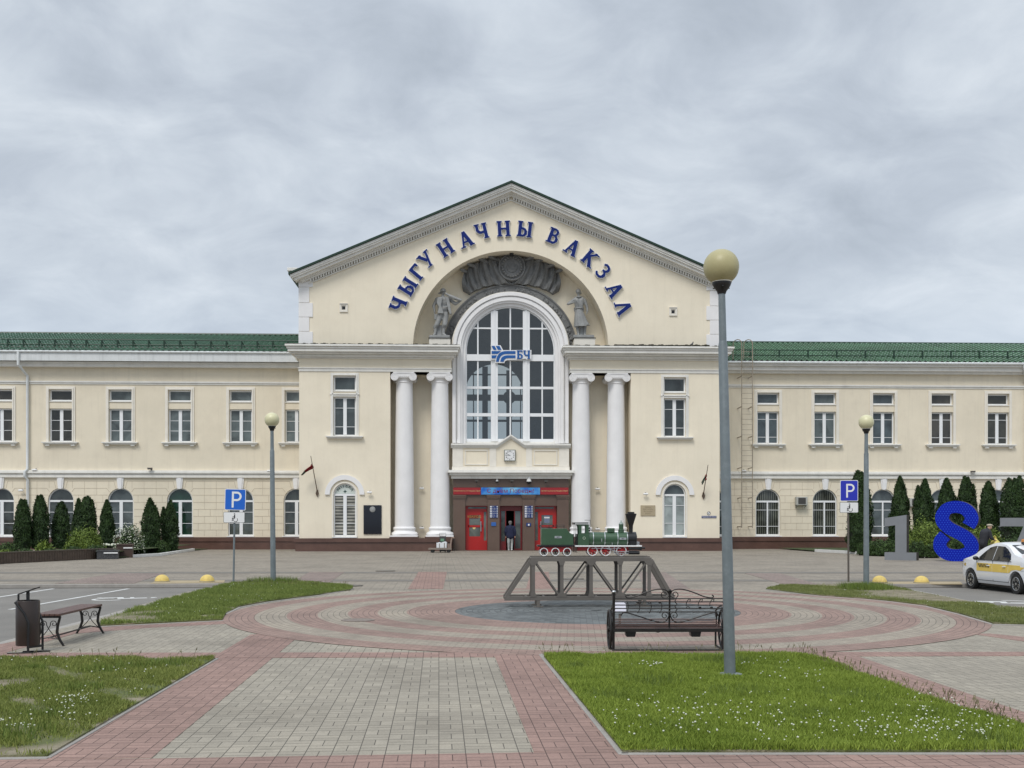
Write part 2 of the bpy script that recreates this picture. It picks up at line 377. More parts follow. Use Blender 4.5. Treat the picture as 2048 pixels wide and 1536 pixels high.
# ================================================================ GROUND
def sheet(name, pts, z, m, kind='structure', thick=0, side=None, loc=None):
    pts = [(p[0], p[1]) for p in pts]
    mb = MB()
    if loc: pts = [(p[0]-loc[0], p[1]-loc[1]) for p in pts]
    mb.prism(pts, z - (thick or .02), z, 'z')
    o = mb.build(name, m, loc=(loc[0], loc[1], 0) if loc else None, fix=False); return tag(o, kind=kind)
LOT = -.10
mb = MB(); mb.add([(-900, -300, LOT), (900, -300, LOT), (900, 1600, LOT), (-900, 1600, LOT)], [(0, 1, 2, 3)])
tag(mb.build('ground', ASPH), kind='structure')
pd = Vector((-math.sin(ANG), math.cos(ANG), 0)); px_ = Vector((math.cos(ANG), math.sin(ANG), 0))   # paving directions
gA = G(455, 1168); gB = G(0, 1287)
kx = lambda p, y: p.x + (y - p.y) * pd.x / pd.y
YL0 = 7.2
q1 = G(-500, 1171); q4 = G(1762, 1168.5); q5 = G(1990, 1213); q6 = G(2300, 1232)
left_lot_near = (kx(gB, YL0), YL0)
plaza = [(-80, 90), (-80, q1.y), (q1.x, q1.y), (gA.x, gA.y), (gB.x, gB.y), left_lot_near, (-40, YL0), (-40, -20), (60, -20), (60, q6.y - 2), (q6.x, q6.y), (q5.x, q5.y), (q4.x, q4.y), (60, G(2200, 1170).y + 1.5), (80, 90)]
sheet('plaza', plaza, 0, FARP, thick=.09, side=KERB)
# kerbs along the car parks
def kerb(name, a, b, w, z0, z1, m=KERB):
    mb = MB(); a = Vector((a[0], a[1], 0)); b = Vector((b[0], b[1], 0)); mb.bar(a + Vector((0, 0, (z0+z1)/2)), b + Vector((0, 0, (z0+z1)/2)), w, z1-z0)
    return mb.build(name, m, bevel=.012)
def strip_from(pts, w):                          # ribbon to the left of a polyline
    out = []
    for i, p in enumerate(pts):
        d = (Vector(pts[min(i+1, len(pts)-1)][:2]) - Vector(pts[max(i-1, 0)][:2])).normalized()
        out.append((p[0] - d.y*w, p[1] + d.x*w))
    return [(p[0], p[1]) for p in pts] + out[::-1]
kb = MB()
for a, b in (((q1.x, q1.y), (gA.x, gA.y)), ((gA.x, gA.y), (gB.x, gB.y)), ((gB.x, gB.y), left_lot_near), ((q4.x, q4.y), (60, G(2200, 1170).y + 1.5)), ((q4.x, q4.y), (q5.x, q5.y)), ((q5.x, q5.y), (q6.x, q6.y))):
    kb.bar((a[0], a[1], -.045), (b[0], b[1], -.045), .14, .103)
tag(kb.build('kerb', KERB, bevel=.01), kind='structure')
# near paving fields, 4 mm steps
def quad(*ps): return [tuple(G(x, y)[:2]) for x, y in ps]
VX = 878
def vl(x0, y0, y): return x0 + (VX - x0) * (y0 - y) / (y0 - HY)      # along the paving's own direction
near = [(-9.0, 2.0)] + quad((-900, 1700))[:0] + [(-9.0, 15.5)] + [(kx(gB, 29.5)+.07, 29.5), (11, 29.5), (22, 22), (22, 2.0)]
sheet('grey_paving', [(kx(gB, 2)+.07, 2.0), (kx(gB, 27.6)+.07, 27.6), (10.0, 27.6), (10.0, 22.4), (24, 20.2), (24, 2.0)], .004, GREYP)
pk = []
sheet('pink_paving', quad((-1600, 2300), (-460, 1519), (303, 1519), (1068, 1506.5), (3100, 1490), (3600, 2300)), .0080, PINKP)
sheet('pink_paving', quad((303, 1517), (95 - 12, 1519), (vl(95, 1517, 1270), 1270), (vl(303, 1517, 1262), 1262)), .0074, PINKP)
sheet('pink_paving', quad((1068, 1505.5), (vl(1068, 1505, 1290), 1290), (vl(1245, 1508, 1290), 1290), (1245, 1508)), .0089, PINKP)
sheet('pink_paving', quad((-200, 1318), (2400, 1312), (2400, 1304.5), (-200, 1307)), .0096, PINKP)
sheet('pink_paving', quad((1560, 1303), (1640, 1303), (1719, 1315), (1969, 1400), (2110, 1446), (2110, 1500), (2030, 1462), (1840, 1400), (1600, 1316)), .0102, PINKP)
sheet('pink_paving', quad((-10, 1291), (200, 1252), (460, 1238), (500, 1246), (300, 1256), (150, 1268), (-10, 1312)), .0065, PINKP)
sheet('pink_paving', quad((1940, 1268), (1980, 1268), (2200, 1290), (2200, 1306)), .0086, PINKP)
# far strips
for k, ps in enumerate(((( -300, 1144), (2400, 1144), (2400, 1147), (-300, 1147)), ((-100, 1159.5), (2300, 1159.5), (2300, 1163), (-100, 1163)),
           ((816, 1178), (886, 1178), (894, 1144), (837, 1144)), ((1052, 1178), (1104, 1178), (1097, 1144), (1062, 1144)),
           ((560, 1178), (640, 1178), (690, 1144), (620, 1144)), ((1290, 1178), (1380, 1178), (1330, 1144), (1275, 1144)), ((1560, 1167), (1640, 1170), (1560, 1147), (1490, 1147)),
           ((110, 1167), (268, 1167), (330, 1147), (230, 1147)))):
    sheet('pink_paving' if k > 1 else 'drain_course', quad(*ps), .004 + .0007 * (k+1), (FARPK if k > 3 else PINKP) if k > 1 else DRAIN)
sheet('yellow_paving', quad((300, 1167.5), (448, 1165.5), (450, 1161), (318, 1162)), .012, TACT)
sheet('yellow_paving', quad((1768, 1168.2), (1925, 1168.6), (1920, 1164), (1770, 1164)), .012, TACT)
# circular paving
cc = DZ(1024 + F*math.tan(R(4.49)), 21.4 * math.cos(R(4.49)))
RB = [2.8, 3.75, 4.31, 4.88, 5.45, 6.02, 6.60, 7.165]
def ring(name, r0, r1, z, m, n=128):
    vs = []; fs = []
    for i in range(n):
        a = 2*PI*i/n
        vs += [(r0*math.cos(a), r0*math.sin(a), z), (r1*math.cos(a), r1*math.sin(a), z)]
    for i in range(n): a = 2*i; b = 2*((i+1) % n); fs.append((a, a+1, b+1, b))
    mb = MB(); mb.add(vs, fs); o = mb.build(name, m, loc=(cc.x, cc.y, 0), fix=False); return tag(o, kind='structure')
o = MB(); o.add([(RB[0]*math.cos(2*PI*i/96), RB[0]*math.sin(2*PI*i/96), .0112) for i in range(96)], [tuple(range(96))])
tag(o.build('cobbled_circle', COBR, loc=(cc.x, cc.y, 0), fix=False), kind='structure')
for i in range(7): ring('pink_ring_paving' if i % 2 == 0 else 'grey_ring_paving', RB[i], RB[i+1], .0112, PINKR if i % 2 == 0 else GREYR)
# manhole covers
for (x, y, r) in ((771, 1142.5, .35), (1145, 1158.5, .35), (716, 1242, .3), (700, 1172, .35)):
    g = G(x, y); mb = MB(); mb.lathe([(0, .024), (r*.82, .024), (r*.83, .020), (r*.88, .020), (r*.9, .024), (r, .022), (r, .0)], n=28)
    tag(mb.build('manhole_cover', mat('cast iron cover %d' % x, (.14, .125, .105) if x != 716 else (.20, .165, .14), .6, metal=.2, var=.25, scale=14), loc=(g.x, g.y, 0)), 'round iron manhole cover ' + {771: 'between the left lamp and the entrance', 1145: 'behind the truss bridge', 716: 'within the rings of the circular paving', 700: 'at the tip of the lawn with the left lamp'}[x], 'manhole cover', 'manhole covers in the plaza')
# car park markings
def stripe(p, q, w=.1):
    a = G(*p, z=LOT); b = G(*q, z=LOT); d = (b-a).normalized(); n = Vector((-d.y, d.x, 0))*w/2
    mb = MB(); mb.prism([(a-n)[:2], (a+n)[:2], (b+n)[:2], (b-n)[:2]], LOT, LOT+.004, 'z'); return tag(mb.build('parking_line', ROADP, fix=False), kind='structure')
stripe((-150, 1217), (107, 1177.5)); stripe((20, 1219), (257, 1177.5))
def wheelchair(name, c, s, rz, m, z0, z1):
    mb = MB()
    def arc(cx, cy, r, a0, a1, w, n=14):
        o = [(cx+(r+w/2)*math.cos(R(a0+(a1-a0)*i/n)), cy+(r+w/2)*math.sin(R(a0+(a1-a0)*i/n))) for i in range(n+1)]
        i_ = [(cx+(r-w/2)*math.cos(R(a0+(a1-a0)*i/n)), cy+(r-w/2)*math.sin(R(a0+(a1-a0)*i/n))) for i in range(n+1)]
        mb.prism(o + i_[::-1], z0, z1, 'z')
    def ln(a, b, w):
        d = Vector((b[0]-a[0], b[1]-a[1])).normalized(); n = (-d.y*w/2, d.x*w/2)
        mb.prism([(a[0]-n[0], a[1]-n[1]), (a[0]+n[0], a[1]+n[1]), (b[0]+n[0], b[1]+n[1]), (b[0]-n[0], b[1]-n[1])], z0, z1 + random.random()*.0006, 'z')
    arc(.12, -.22, .24, -200, 40, .06); arc(0, .43, .045, 0, 360, .09)
    ln((.02, .36), (.02, -.02), .13); ln((.07, -.04), (-.24, -.04), .10); ln((-.24, 0), (-.24, -.36), .08); ln((-.24, -.36), (-.32, -.36), .06); ln((.02, .14), (-.22, .14), .06)
    M = Matrix.Translation(c) @ Matrix.Rotation(rz, 4, 'Z') @ Matrix.Diagonal((s, s, 1, 1)); mb.xf(M)
    return mb.build(name, m)
g = G(247, 1197, z=LOT); tag(wheelchair('painted_wheelchair_symbol', (g.x, g.y, LOT), 1.5, R(-70), ROADP, .001, .004), kind='structure')
g = G(2000, 1204, z=LOT); tag(wheelchair('painted_wheelchair_symbol', (g.x, g.y, LOT), 1.5, R(70), ROADP, .001, .004), kind='structure')

# ================================================================ LAWNS
def lawn(name, px, z, dens, hmin, hmax, seed, brown=.3, flowers=0, patches=(), fl_area=None, c1=(.045, .075, .012), c2=(.13, .17, .035), world=False, edge=None):
    poly = [tuple(p) for p in px] if world else [tuple(G(x, y)[:2]) for x, y in px]
    key = name + str(seed)
    m, nt, b = newmat('turf ' + key); L = nt.links
    g = nd(nt, 'ShaderNodeNewGeometry'); n = nd(nt, 'ShaderNodeTexNoise', iScale=1.6, iDetail=9.0, iRoughness=.7); L.new(g.outputs['Position'], n.inputs['Vector'])
    tcol = ramp(nt, n.outputs[0], [(.36, (.075, .10, .028)), (.50, (.12, .13, .045)), (.64, (.24, .205, .14))])
    sp = nd(nt, 'ShaderNodeSeparateXYZ'); L.new(g.outputs['Position'], sp.inputs[0])
    for (cx, cy, r_) in patches:                    # trodden bare soil
        c_ = G(cx, cy); dx_ = mth(nt, 'SUBTRACT', sp.outputs[0], c_.x); dy_ = mth(nt, 'SUBTRACT', sp.outputs[1], c_.y)
        d_ = mth(nt, 'DIVIDE', mth(nt, 'SQRT', mth(nt, 'ADD', mth(nt, 'MULTIPLY', dx_, dx_), mth(nt, 'MULTIPLY', dy_, dy_))), r_)
        d_ = mth(nt, 'ADD', d_, mth(nt, 'MULTIPLY', mth(nt, 'SUBTRACT', n.outputs[0], .5), 1.6))
        tcol = mixc(nt, ramp(nt, d_, [(.45, (.9,)*3), (1.05, (0,)*3)]), tcol, mixc(nt, ramp(nt, n.outputs[0], [(.42, (0,)*3), (.6, (1,)*3)]), (.17, .145, .09), (.29, .25, .18)))
    L.new(tcol, b.inputs['Base Color']); b.inputs['Roughness'].default_value = .95
    n2 = nd(nt, 'ShaderNodeTexNoise', iScale=45, iDetail=4.0); L.new(g.outputs['Position'], n2.inputs['Vector'])
    bp = nd(nt, 'ShaderNodeBump', iStrength=.8, iDistance=.03); L.new(n2.outputs[0], bp.inputs['Height']); L.new(bp.outputs[0], b.inputs['Normal'])
    mb = MB(); mb.prism(poly, 0.0, z, 'z'); base = mb.build('lawn_soil', m, fix=False); tag(base, kind='structure')
    P = np.array(poly); lo, hi = P.min(0), P.max(0)
    area = 0
    tr = tessellate_polygon([[Vector((p[0], p[1], 0)) for p in poly]])
    T = np.array([[poly[i] for i in t] for t in tr]); A = np.abs(np.cross(T[:, 1]-T[:, 0], T[:, 2]-T[:, 0]))/2
    rg = np.random.default_rng(seed)
    n = int(A.sum()*dens); ti = rg.choice(len(A), n, p=A/A.sum()); u = rg.random((n, 2)); fl = u.sum(1) > 1; u[fl] = 1-u[fl]
    pts = T[ti, 0] + u[:, :1]*(T[ti, 1]-T[ti, 0]) + u[:, 1:]*(T[ti, 2]-T[ti, 0])
    # clumpy density and height
    def fld(p, s, o): return .5+.25*(np.sin(p[:, 0]*s+o)*np.cos(p[:, 1]*s*1.3+o*2)+np.sin(p[:, 0]*s*2.3+p[:, 1]*s*1.7+o*3))
    f = fld(pts, 1.9, seed) * .5 + fld(pts, 5.1, seed*1.7) * .5
    keep = rg.random(n) < np.clip((f - brown*.55) * 2.2 + .15, .06, 1)
    for (cx, cy, r) in patches:
        c = G(cx, cy); d = np.hypot(pts[:, 0]-c.x, pts[:, 1]-c.y)
        keep &= (rg.random(n) < np.clip((d/r - .6)*1.6, .03, 1))
    pts = pts[keep]; f = f[keep]; n = len(pts)
    h = (hmin + (hmax-hmin)*rg.random(n)) * (.55 + .9*f); w = rg.uniform(.0022, .0050, n) * (1.25 if dens < 3000 else 1)
    a = rg.random(n)*2*PI; le = rg.uniform(.1, .75, n)*h; la = rg.random(n)*2*PI
    V = np.zeros((n, 4, 3)); dx = np.cos(a)*w; dy = np.sin(a)*w
    V[:, 0] = np.c_[pts[:, 0]-dx, pts[:, 1]-dy, np.full(n, z-.005)]; V[:, 1] = np.c_[pts[:, 0]+dx, pts[:, 1]+dy, np.full(n, z-.005)]
    V[:, 2] = np.c_[pts[:, 0]+np.cos(la)*le*.45+dx*.6, pts[:, 1]+np.sin(la)*le*.45+dy*.6, z+h*.62]
    V[:, 3] = np.c_[pts[:, 0]+np.cos(la)*le, pts[:, 1]+np.sin(la)*le, z+h]
    me = bpy.data.meshes.new(name); me.vertices.add(n*4); me.vertices.foreach_set('co', V.reshape(-1))
    idx = np.arange(n)[:, None]*4; Fq = np.concatenate([idx+0, idx+1, idx+2, idx+0, idx+2, idx+3], 1).reshape(-1)
    me.loops.add(n*6); me.loops.foreach_set('vertex_index', Fq); me.polygons.add(n*2); me.polygons.foreach_set('loop_start', np.arange(n*2)*3); me.update(calc_edges=True)
    me.materials.append(leaf_mat('grass blades '+key, c1, c2, .65, .9)); me.validate()
    o = bpy.data.objects.new(name, me); COL.objects.link(o); tag(o, kind='stuff')
    if flowers:
        fv = []; ff = []
        t = (1+5**.5)/2; ico = np.array([(-1,t,0),(1,t,0),(-1,-t,0),(1,-t,0),(0,-1,t),(0,1,t),(0,-1,-t),(0,1,-t),(t,0,-1),(t,0,1),(-t,0,-1),(-t,0,1)])/1.9
        IF = [(0,11,5),(0,5,1),(0,1,7),(0,7,10),(0,10,11),(1,5,9),(5,11,4),(11,10,2),(10,7,6),(7,1,8),(3,9,4),(3,4,2),(3,2,6),(3,6,8),(3,8,9),(4,9,5),(2,4,11),(6,2,10),(8,6,7),(9,8,1)]
        FA = fl_area or px
        cents = [FA[i] for i in rg.integers(0, len(FA), flowers)] if fl_area else None
        cnt = 0; tries = 0
        from mathutils.geometry import intersect_point_tri_2d
        while cnt < flowers and tries < flowers*20:
            tries += 1
            if fl_area:
                cx, cy, sx, sy, _ = FA[rg.choice(len(FA), p=np.array([q[4] for q in FA])/sum(q[4] for q in FA))]
                gx, gy = rg.normal(cx, sx), rg.normal(cy, sy)
                if gy < 1100: continue
                g = G(gx, gy)
            else: i = rg.integers(0, n); g = Vector((pts[i, 0], pts[i, 1], 0))
            if not any(intersect_point_tri_2d(Vector((g.x, g.y)), *[Vector(q) for q in t]) for t in T): continue
            r = rg.uniform(.005, .0108); zc = z + rg.uniform(.05, .10) * (1 if hmax > .06 else .7); b0 = len(fv)
            fv += [(g.x+q[0]*r, g.y+q[1]*r, zc+q[2]*r*.85) for q in ico]; ff += [[b0+k for k in q] for q in IF]; cnt += 1
        mb = MB(); mb.v = fv; mb.f = ff; mb.m = [0]*len(ff)
        tag(mb.build('clover_flowers', PETAL, fix=False), kind='stuff')
    return poly
RL = [(1088, 1316), (1245, 1508), (1700, 1508), (2160, 1508), (2110, 1490), (2048, 1462), (1840, 1398), (1740, 1362), (1660, 1328), (1605, 1317), (1560, 1315), (1380, 1315), (1200, 1315)]
lawn('grass', RL, .03, 15000, .02, .066, 3, .10, 430, fl_area=[(1500, 1455, 150, 22, 5), (1720, 1470, 170, 18, 6), (1840, 1478, 70, 16, 5), (1320, 1445, 90, 22, 3), (1300, 1343, 30, 4, 1.5), (1510, 1338, 30, 3, .8), (1590, 1368, 50, 6, 1), (1920, 1425, 70, 16, 2.5), (1640, 1410, 250, 35, 2), (1960, 1470, 60, 18, 3)], c1=(.13, .19, .022), c2=(.30, .38, .065))
LL = [(-330, 1321), (430, 1320), (340, 1373), (225, 1440), (95, 1517), (-330, 1524)]
lawn('grass', LL, .03, 12000, .014, .05, 5, .50, 120, patches=((10, 1372, .36), (30, 1510, .22), (95, 1504, .2), (150, 1492, .17), (-60, 1510, .25), (205, 1457, .12), (340, 1368, .12), (270, 1405, .13)), fl_area=[(150, 1410, 30, 8, 3), (260, 1350, 80, 14, 3), (330, 1400, 40, 10, 1.5), (120, 1450, 60, 12, 2), (60, 1330, 60, 5, .7), (30, 1465, 20, 6, 1)], c1=(.12, .16, .03), c2=(.29, .32, .09))
L2 = [(200, 1253), (445, 1241), (452, 1228), (480, 1214), (540, 1203), (640, 1190), (700, 1181), (706, 1177.5), (690, 1172), (640, 1168.5), (540, 1165), (462, 1168.5), (330, 1203), (205, 1241)]
lawn('grass', L2, .03, 4200, .02, .075, 8, .34, 60, patches=((250, 1240, .8), (300, 1228, .5), (420, 1235, .3)), c1=(.10, .15, .028), c2=(.25, .30, .08))
R2 = [(1532, 1179), (1640, 1192), (1760, 1200.5), (1850, 1212), (1920, 1229), (1985, 1248), (2300, 1256), (2300, 1238), (2048, 1219), (1995, 1215.5), (1768, 1172), (1740, 1170), (1640, 1170.5), (1560, 1172.5)]
lawn('grass', R2, .03, 4200, .015, .05, 9, .46, 30, patches=((1830, 1192, 1.5), (1780, 1185, .9), (1860, 1200, .9), (1650, 1172, .8), (1900, 1203, .8)), c1=(.11, .14, .035), c2=(.26, .28, .10))
def tuft(px, py, r, n, h, seed):
    g = G(px, py); rg = np.random.default_rng(seed); mb = MB()
    for i in range(n):
        a = rg.random()*2*PI; d = r*rg.random()**.7; x = g.x+math.cos(a)*d; y = g.y+math.sin(a)*d; hh = h*rg.uniform(.5, 1)
        w = .006; b = rg.random()*2*PI; lx, ly = rg.normal(0, .25, 2)*hh
        mb.add([(x-w*math.cos(b), y-w*math.sin(b), .02), (x+w*math.cos(b), y+w*math.sin(b), .02), (x+lx, y+ly, .03+hh)], [(0, 1, 2)])
    return tag(mb.build('tall_grass_tuft', leaf_mat('tuft %d' % seed, (.075, .12, .022), (.19, .25, .05), .6, 3), fix=False), kind='stuff')
tuft(547, 1167, .75, 1500, .20, 1); tuft(1730, 1180, .7, 1300, .22, 2); tuft(1440, 1332, .4, 500, .15, 4)
for i_, (x_, y_) in enumerate(((1150, 1340), (1230, 1400), (1300, 1372), (1390, 1420), (1350, 1470), (1480, 1395), (1560, 1350), (1600, 1440), (1700, 1405), (1760, 1480), (1860, 1440), (1960, 1490), (60, 1345), (150, 1385), (230, 1345), (90, 1440), (330, 1335), (20, 1480))): tuft(x_, y_, .22+.08*(i_ % 3), 260, .085+.02*(i_ % 3), 40+i_)
# seed heads leaning over the lawn edges
rg = np.random.default_rng(12); mb = MB()
for (a, b, n) in (((1085, 1311), (1600, 1312), 50), ((1600, 1312), (1740, 1362), 70), ((1740, 1362), (2048, 1462), 120), ((0, 1321), (430, 1320), 30), ((470, 1168), (700, 1174), 120)):
    for i in range(n):
        t = rg.random(); g = G(a[0]+(b[0]-a[0])*t, a[1]+(b[1]-a[1])*t + rg.uniform(0, 4)); h = rg.uniform(.06, .19); lx, ly = rg.normal(0, .05, 2); w = .0022
        mb.add([(g.x-w, g.y, .02), (g.x+w, g.y, .02), (g.x+lx+w, g.y+ly, h), (g.x+lx-w, g.y+ly, h)], [(0, 1, 2, 3)])
        mb.add([(g.x+lx-w*2.6, g.y+ly, h*.8), (g.x+lx+w*2.6, g.y+ly, h*.8), (g.x+lx*1.3, g.y+ly*1.3, h*1.12)], [(0, 1, 2)])
tag(mb.build('grass_seed_heads', leaf_mat('seed heads', (.10, .10, .045), (.22, .19, .10)), fix=False), kind='stuff')
# flat kerbs round the near lawns
def kerbline(pts, w=.085, h=.016, name='kerb'):
    mb = MB(); P = [G(x, y) for x, y in pts]
    for a, b in zip(P, P[1:]):
        d = (b-a).normalized(); mb.bar(a - d*.02 + Vector((0, 0, h/2)), b + d*.02 + Vector((0, 0, h/2)), w, h)
    return tag(mb.build(name, KERB, bevel=.006), kind='structure')
kerbline([(430, 1319), (92, 1517)]); kerbline([(92, 1518), (-400, 1524)]); kerbline([(1084, 1311), (1247, 1510)]); kerbline([(1247, 1510.5), (2200, 1510)], .06)
kerbline([(1084, 1310), (1560, 1308)], .05); kerbline([(-330, 1320), (430, 1319)], .05)
kerbline([(445, 1242.5), (200, 1254.5)], .06); kerbline([(706, 1179), (640, 1191.5), (540, 1204.5), (480, 1215.5), (452, 1229)], .06)
kerbline([(1532, 1180), (1640, 1193.5), (1760, 1202), (1850, 1213.5), (1920, 1230.5), (1985, 1250), (2300, 1258)], .06)

# ================================================================ STATION BUILDING
Yc = 63.4; Yw = 67.6; Yr = Yc + 1.5; Yb = Yc + .9; Ye = Yc + .6; s = Yc / F
AX = at(1022, HY, Yc).x
X = lambda d: AX + d*s                       # offset from the axis, in picture widths at the facade
Z = lambda py, Y=Yc: CH + (HY - py) * Y / F
B = empty('station_building', (AX, Yc, 0), 0, 'cream two storey railway station with a gabled columned centre and long green roofed wings', 'railway station')
Binv = Matrix.Translation((-AX, -Yc, 0))
def part(mb, name, m, parent=None, **k):
    """build in world metres, then hang under the building (or one of its parts)"""
    weld = k.pop('weld', False)
    o = mb.build(name, m, **k); p = parent or B
    if weld:
        bm = bmesh.new(); bm.from_mesh(o.data); bmesh.ops.remove_doubles(bm, verts=bm.verts, dist=1e-4); bmesh.ops.recalc_face_normals(bm, faces=bm.faces); bm.to_mesh(o.data); bm.free()
    bpy.context.view_layer.update()
    o.parent = p; o.matrix_parent_inverse = p.matrix_world.inverted(); return o
def sides(mb, name, m, each=False, **k):
    """one object per separate side (or per separate piece) of the facade"""
    if each:
        par = list(range(len(mb.v)))
        def fnd(a):
            while par[a] != a: par[a] = par[par[a]]; a = par[a]
            return a
        for f in mb.f:
            for q in f[1:]: par[fnd(q)] = fnd(f[0])
        key = [fnd(f[0]) for f in mb.f]
    else: key = [sum(mb.v[q][0] for q in f)/len(f) > AX for f in mb.f]
    out = []
    for kk_ in sorted(set(key)):
        n_ = MB()
        for f, q in zip(mb.f, key):
            if q == kk_: n_.add([mb.v[i] for i in f], [tuple(range(len(f)))])
        bm = n_; out.append(part(bm, name, m, weld=True, **k))
    return out
def wall_mb(mb, x0, x1, z0, z1, y, cols, depth=.3, back=None):
    """flat wall facing -Y with openings. cols: [(cx, halfwidth, [(za, zb, arched)])]"""
    x = x0
    def q(a, b, c, d):
        if b-a > 1e-4 and d-c > 1e-4: mb.add([(a, y, c), (b, y, c), (b, y, d), (a, y, d)], [(0, 1, 2, 3)])
    for cx, hw, ops in sorted(cols, key=lambda c: c[0]):
        a, b = cx-hw, cx+hw
        q(x, a, z0, z1); zc = z0
        for za, zb, arch in ops:
            q(a, b, zc, za)
            if not arch:
                mb.add([(a, y, za), (a, y+depth, za), (a, y+depth, zb), (a, y, zb)], [(0, 1, 2, 3)])
                mb.add([(b, y, za), (b, y+depth, za), (b, y+depth, zb), (b, y, zb)], [(3, 2, 1, 0)])
                mb.add([(a, y, zb), (a, y+depth, zb), (b, y+depth, zb), (b, y, zb)], [(0, 1, 2, 3)])
                mb.add([(a, y, za), (a, y+depth, za), (b, y+depth, za), (b, y, za)], [(3, 2, 1, 0)])
                zc = zb
            else:                              # zb = top of the arch, spring at zb-hw
                n = 20; sp = zb-hw; top = zb+.12
                arc = [(cx-hw*math.cos(PI*i/n), sp+hw*math.sin(PI*i/n)) for i in range(n+1)]
                for i in range(n):
                    p, r = arc[i], arc[i+1]
                    mb.add([(p[0], y, p[1]), (r[0], y, r[1]), (r[0], y, top), (p[0], y, top)], [(0, 1, 2, 3)])
                    mb.add([(p[0], y, p[1]), (p[0], y+depth, p[1]), (r[0], y+depth, r[1]), (r[0], y, r[1])], [(0, 1, 2, 3)])
                for xx in (a, b): mb.add([(xx, y, za), (xx, y+depth, za), (xx, y+depth, sp), (xx, y, sp)], [(0, 1, 2, 3)])
                mb.add([(a, y, za), (a, y+depth, za), (b, y+depth, za), (b, y, za)], [(3, 2, 1, 0)])
                zc = top
        q(a, b, zc, z1); x = b
    q(x, x1, z0, z1)

# ---- windows: one of each kind, copied

def make_upper(loc, glass, H, Hc, Hd, hw, sur, lite, sill):
    # H main height, Hc..Hd transom window, relative to the bottom of the main opening
    w = MB()
    fy0, fy1 = .16, .23
    def frame(x0, x1, z0, z1, t=.085):
        w.box(x0, x0+t, fy0, fy1, z0, z1); w.box(x1-t, x1, fy0, fy1, z0, z1); w.box(x0+t, x1-t, fy0, fy1, z0, z0+t); w.box(x0+t, x1-t, fy0, fy1, z1-t, z1)
    frame(-hw+.003, hw-.003, .003, H-.003); frame(-hw+.003, hw-.003, Hc+.003, Hd-.003)
    w.box(-.10, .10, fy0-.02, fy1-.004, .09, H-.09)
    for t in lite:
        zz = .09+(H-.18)*t
        for sx in (-1, 1): w.box(sx*.103, sx*(hw-.09), fy0+.015, fy1-.01, zz-.014, zz+.014)
    o = w.build('window', UPVC, loc=loc, bevel=0)
    su = MB(); t = sur
    su.box(-hw-t, -hw-.002, -.06, .05, -.0, Hd+t); su.box(hw+.002, hw+t, -.06, .05, -.0, Hd+t); su.box(-hw-.002, hw+.002, -.06, .05, Hd+.003, Hd+t)
    su.box(-hw-t*.5, -hw-.004, -.10, -.062, 0, Hd+t*.5); su.box(hw+.004, hw+t*.5, -.10, -.062, 0, Hd+t*.5); su.box(-hw-.004, hw+.004, -.10, -.062, Hd+.005, Hd+t*.5)
    if sill == 'split':
        su.box(-hw-t, hw+t, -.055, .045, H+.01, Hc-.16)
        su.box(-hw-t-.04, hw+t+.04, -.10, -.06, H+.12, H+.2)
    su.build('surround', CREAMT if sill != 'split' else TRIM, o, bevel=.012)
    p = MB(); p.box(-hw+.05, hw-.05, .195, .2, .05, H-.05); p.box(-hw+.05, hw-.05, .195, .2, Hc+.05, Hd-.05); p.build('pane', glass, o)
    si = MB(); e = .2 if sill == 'bracket' else .26
    si.box(-hw, hw, -.05, .16, Hc-.05, Hc-.002); si.build('sill', TRIM, o); si = MB()
    si.box(-hw-t-e, hw+t+e, -.26, .16, -.07, -.001); si.box(-hw-t-e+.08, hw+t+e-.08, -.19, .1, -.15, -.069)
    if sill == 'bracket':
        for sx in (-1, 1): q = MB(); q.box(sx*(hw+t*.4)-.12, sx*(hw+t*.4)+.12, -.16, .05, -.25, -.152); q.build('sill_bracket', TRIM, o, bevel=.01)
    si.build('sill', TRIM, o, bevel=.01)
    return o
def make_arched(loc, glass, hw, H, Hs, lite, blind=False, narrow=.10):
    """bottom centre origin, Hs = spring height, H = total; frame with a semicircular top light"""
    w = MB(); fy0, fy1 = .14, .21; t = .075
    w.uband(0, Hs, hw-t, hw-.003, fy0, fy1, .003); w.box(-hw+t, hw-t, fy0, fy1-.003, .003, .003+t*1.3)
    w.box(-hw+t, hw-t, fy0-.01, fy1-.005, Hs-.07, Hs+.05)
    w.box(-narrow, narrow, fy0-.015, fy1-.008, t, Hs-.072)
    for q in lite:
        zz = t+(Hs-t)*q
        for sx in (-1, 1): w.box(sx*(narrow+.001), sx*(hw-t-.001), fy0+.015, fy1-.02, zz-.014, zz+.014)
    o = w.build('window', UPVC, loc=loc)
    p = MB(); n = 20
    arc = [((hw-.04)*math.cos(PI*i/n), Hs+(hw-.04)*math.sin(PI*i/n)) for i in range(n+1)]
    p.prism([(hw-.04, Hs-.02)] + arc + [(-hw+.04, Hs-.02)], .185, .19)
    p.box(-hw+.04, hw-.04, .185, .19, .05, Hs-.021); p.build('pane', glass, o)
    si = MB(); si.box(-hw-.06, hw+.06, -.10, .13, -.05, -.001); si.build('sill', UPVC, o)
    return o
def place_copy(o, loc, glass=None):
    c = o.copy(); COL.objects.link(c); c.location = loc
    for ch in o.children:
        d = ch.copy(); COL.objects.link(d); d.parent = c
        if glass and ch.name.startswith('pane'): 
            d.data = ch.data.copy(); d.data.materials[0] = glass
    return c
def hang(o):
    bpy.context.view_layer.update(); o.parent = B; o.matrix_parent_inverse = B.matrix_world.inverted()

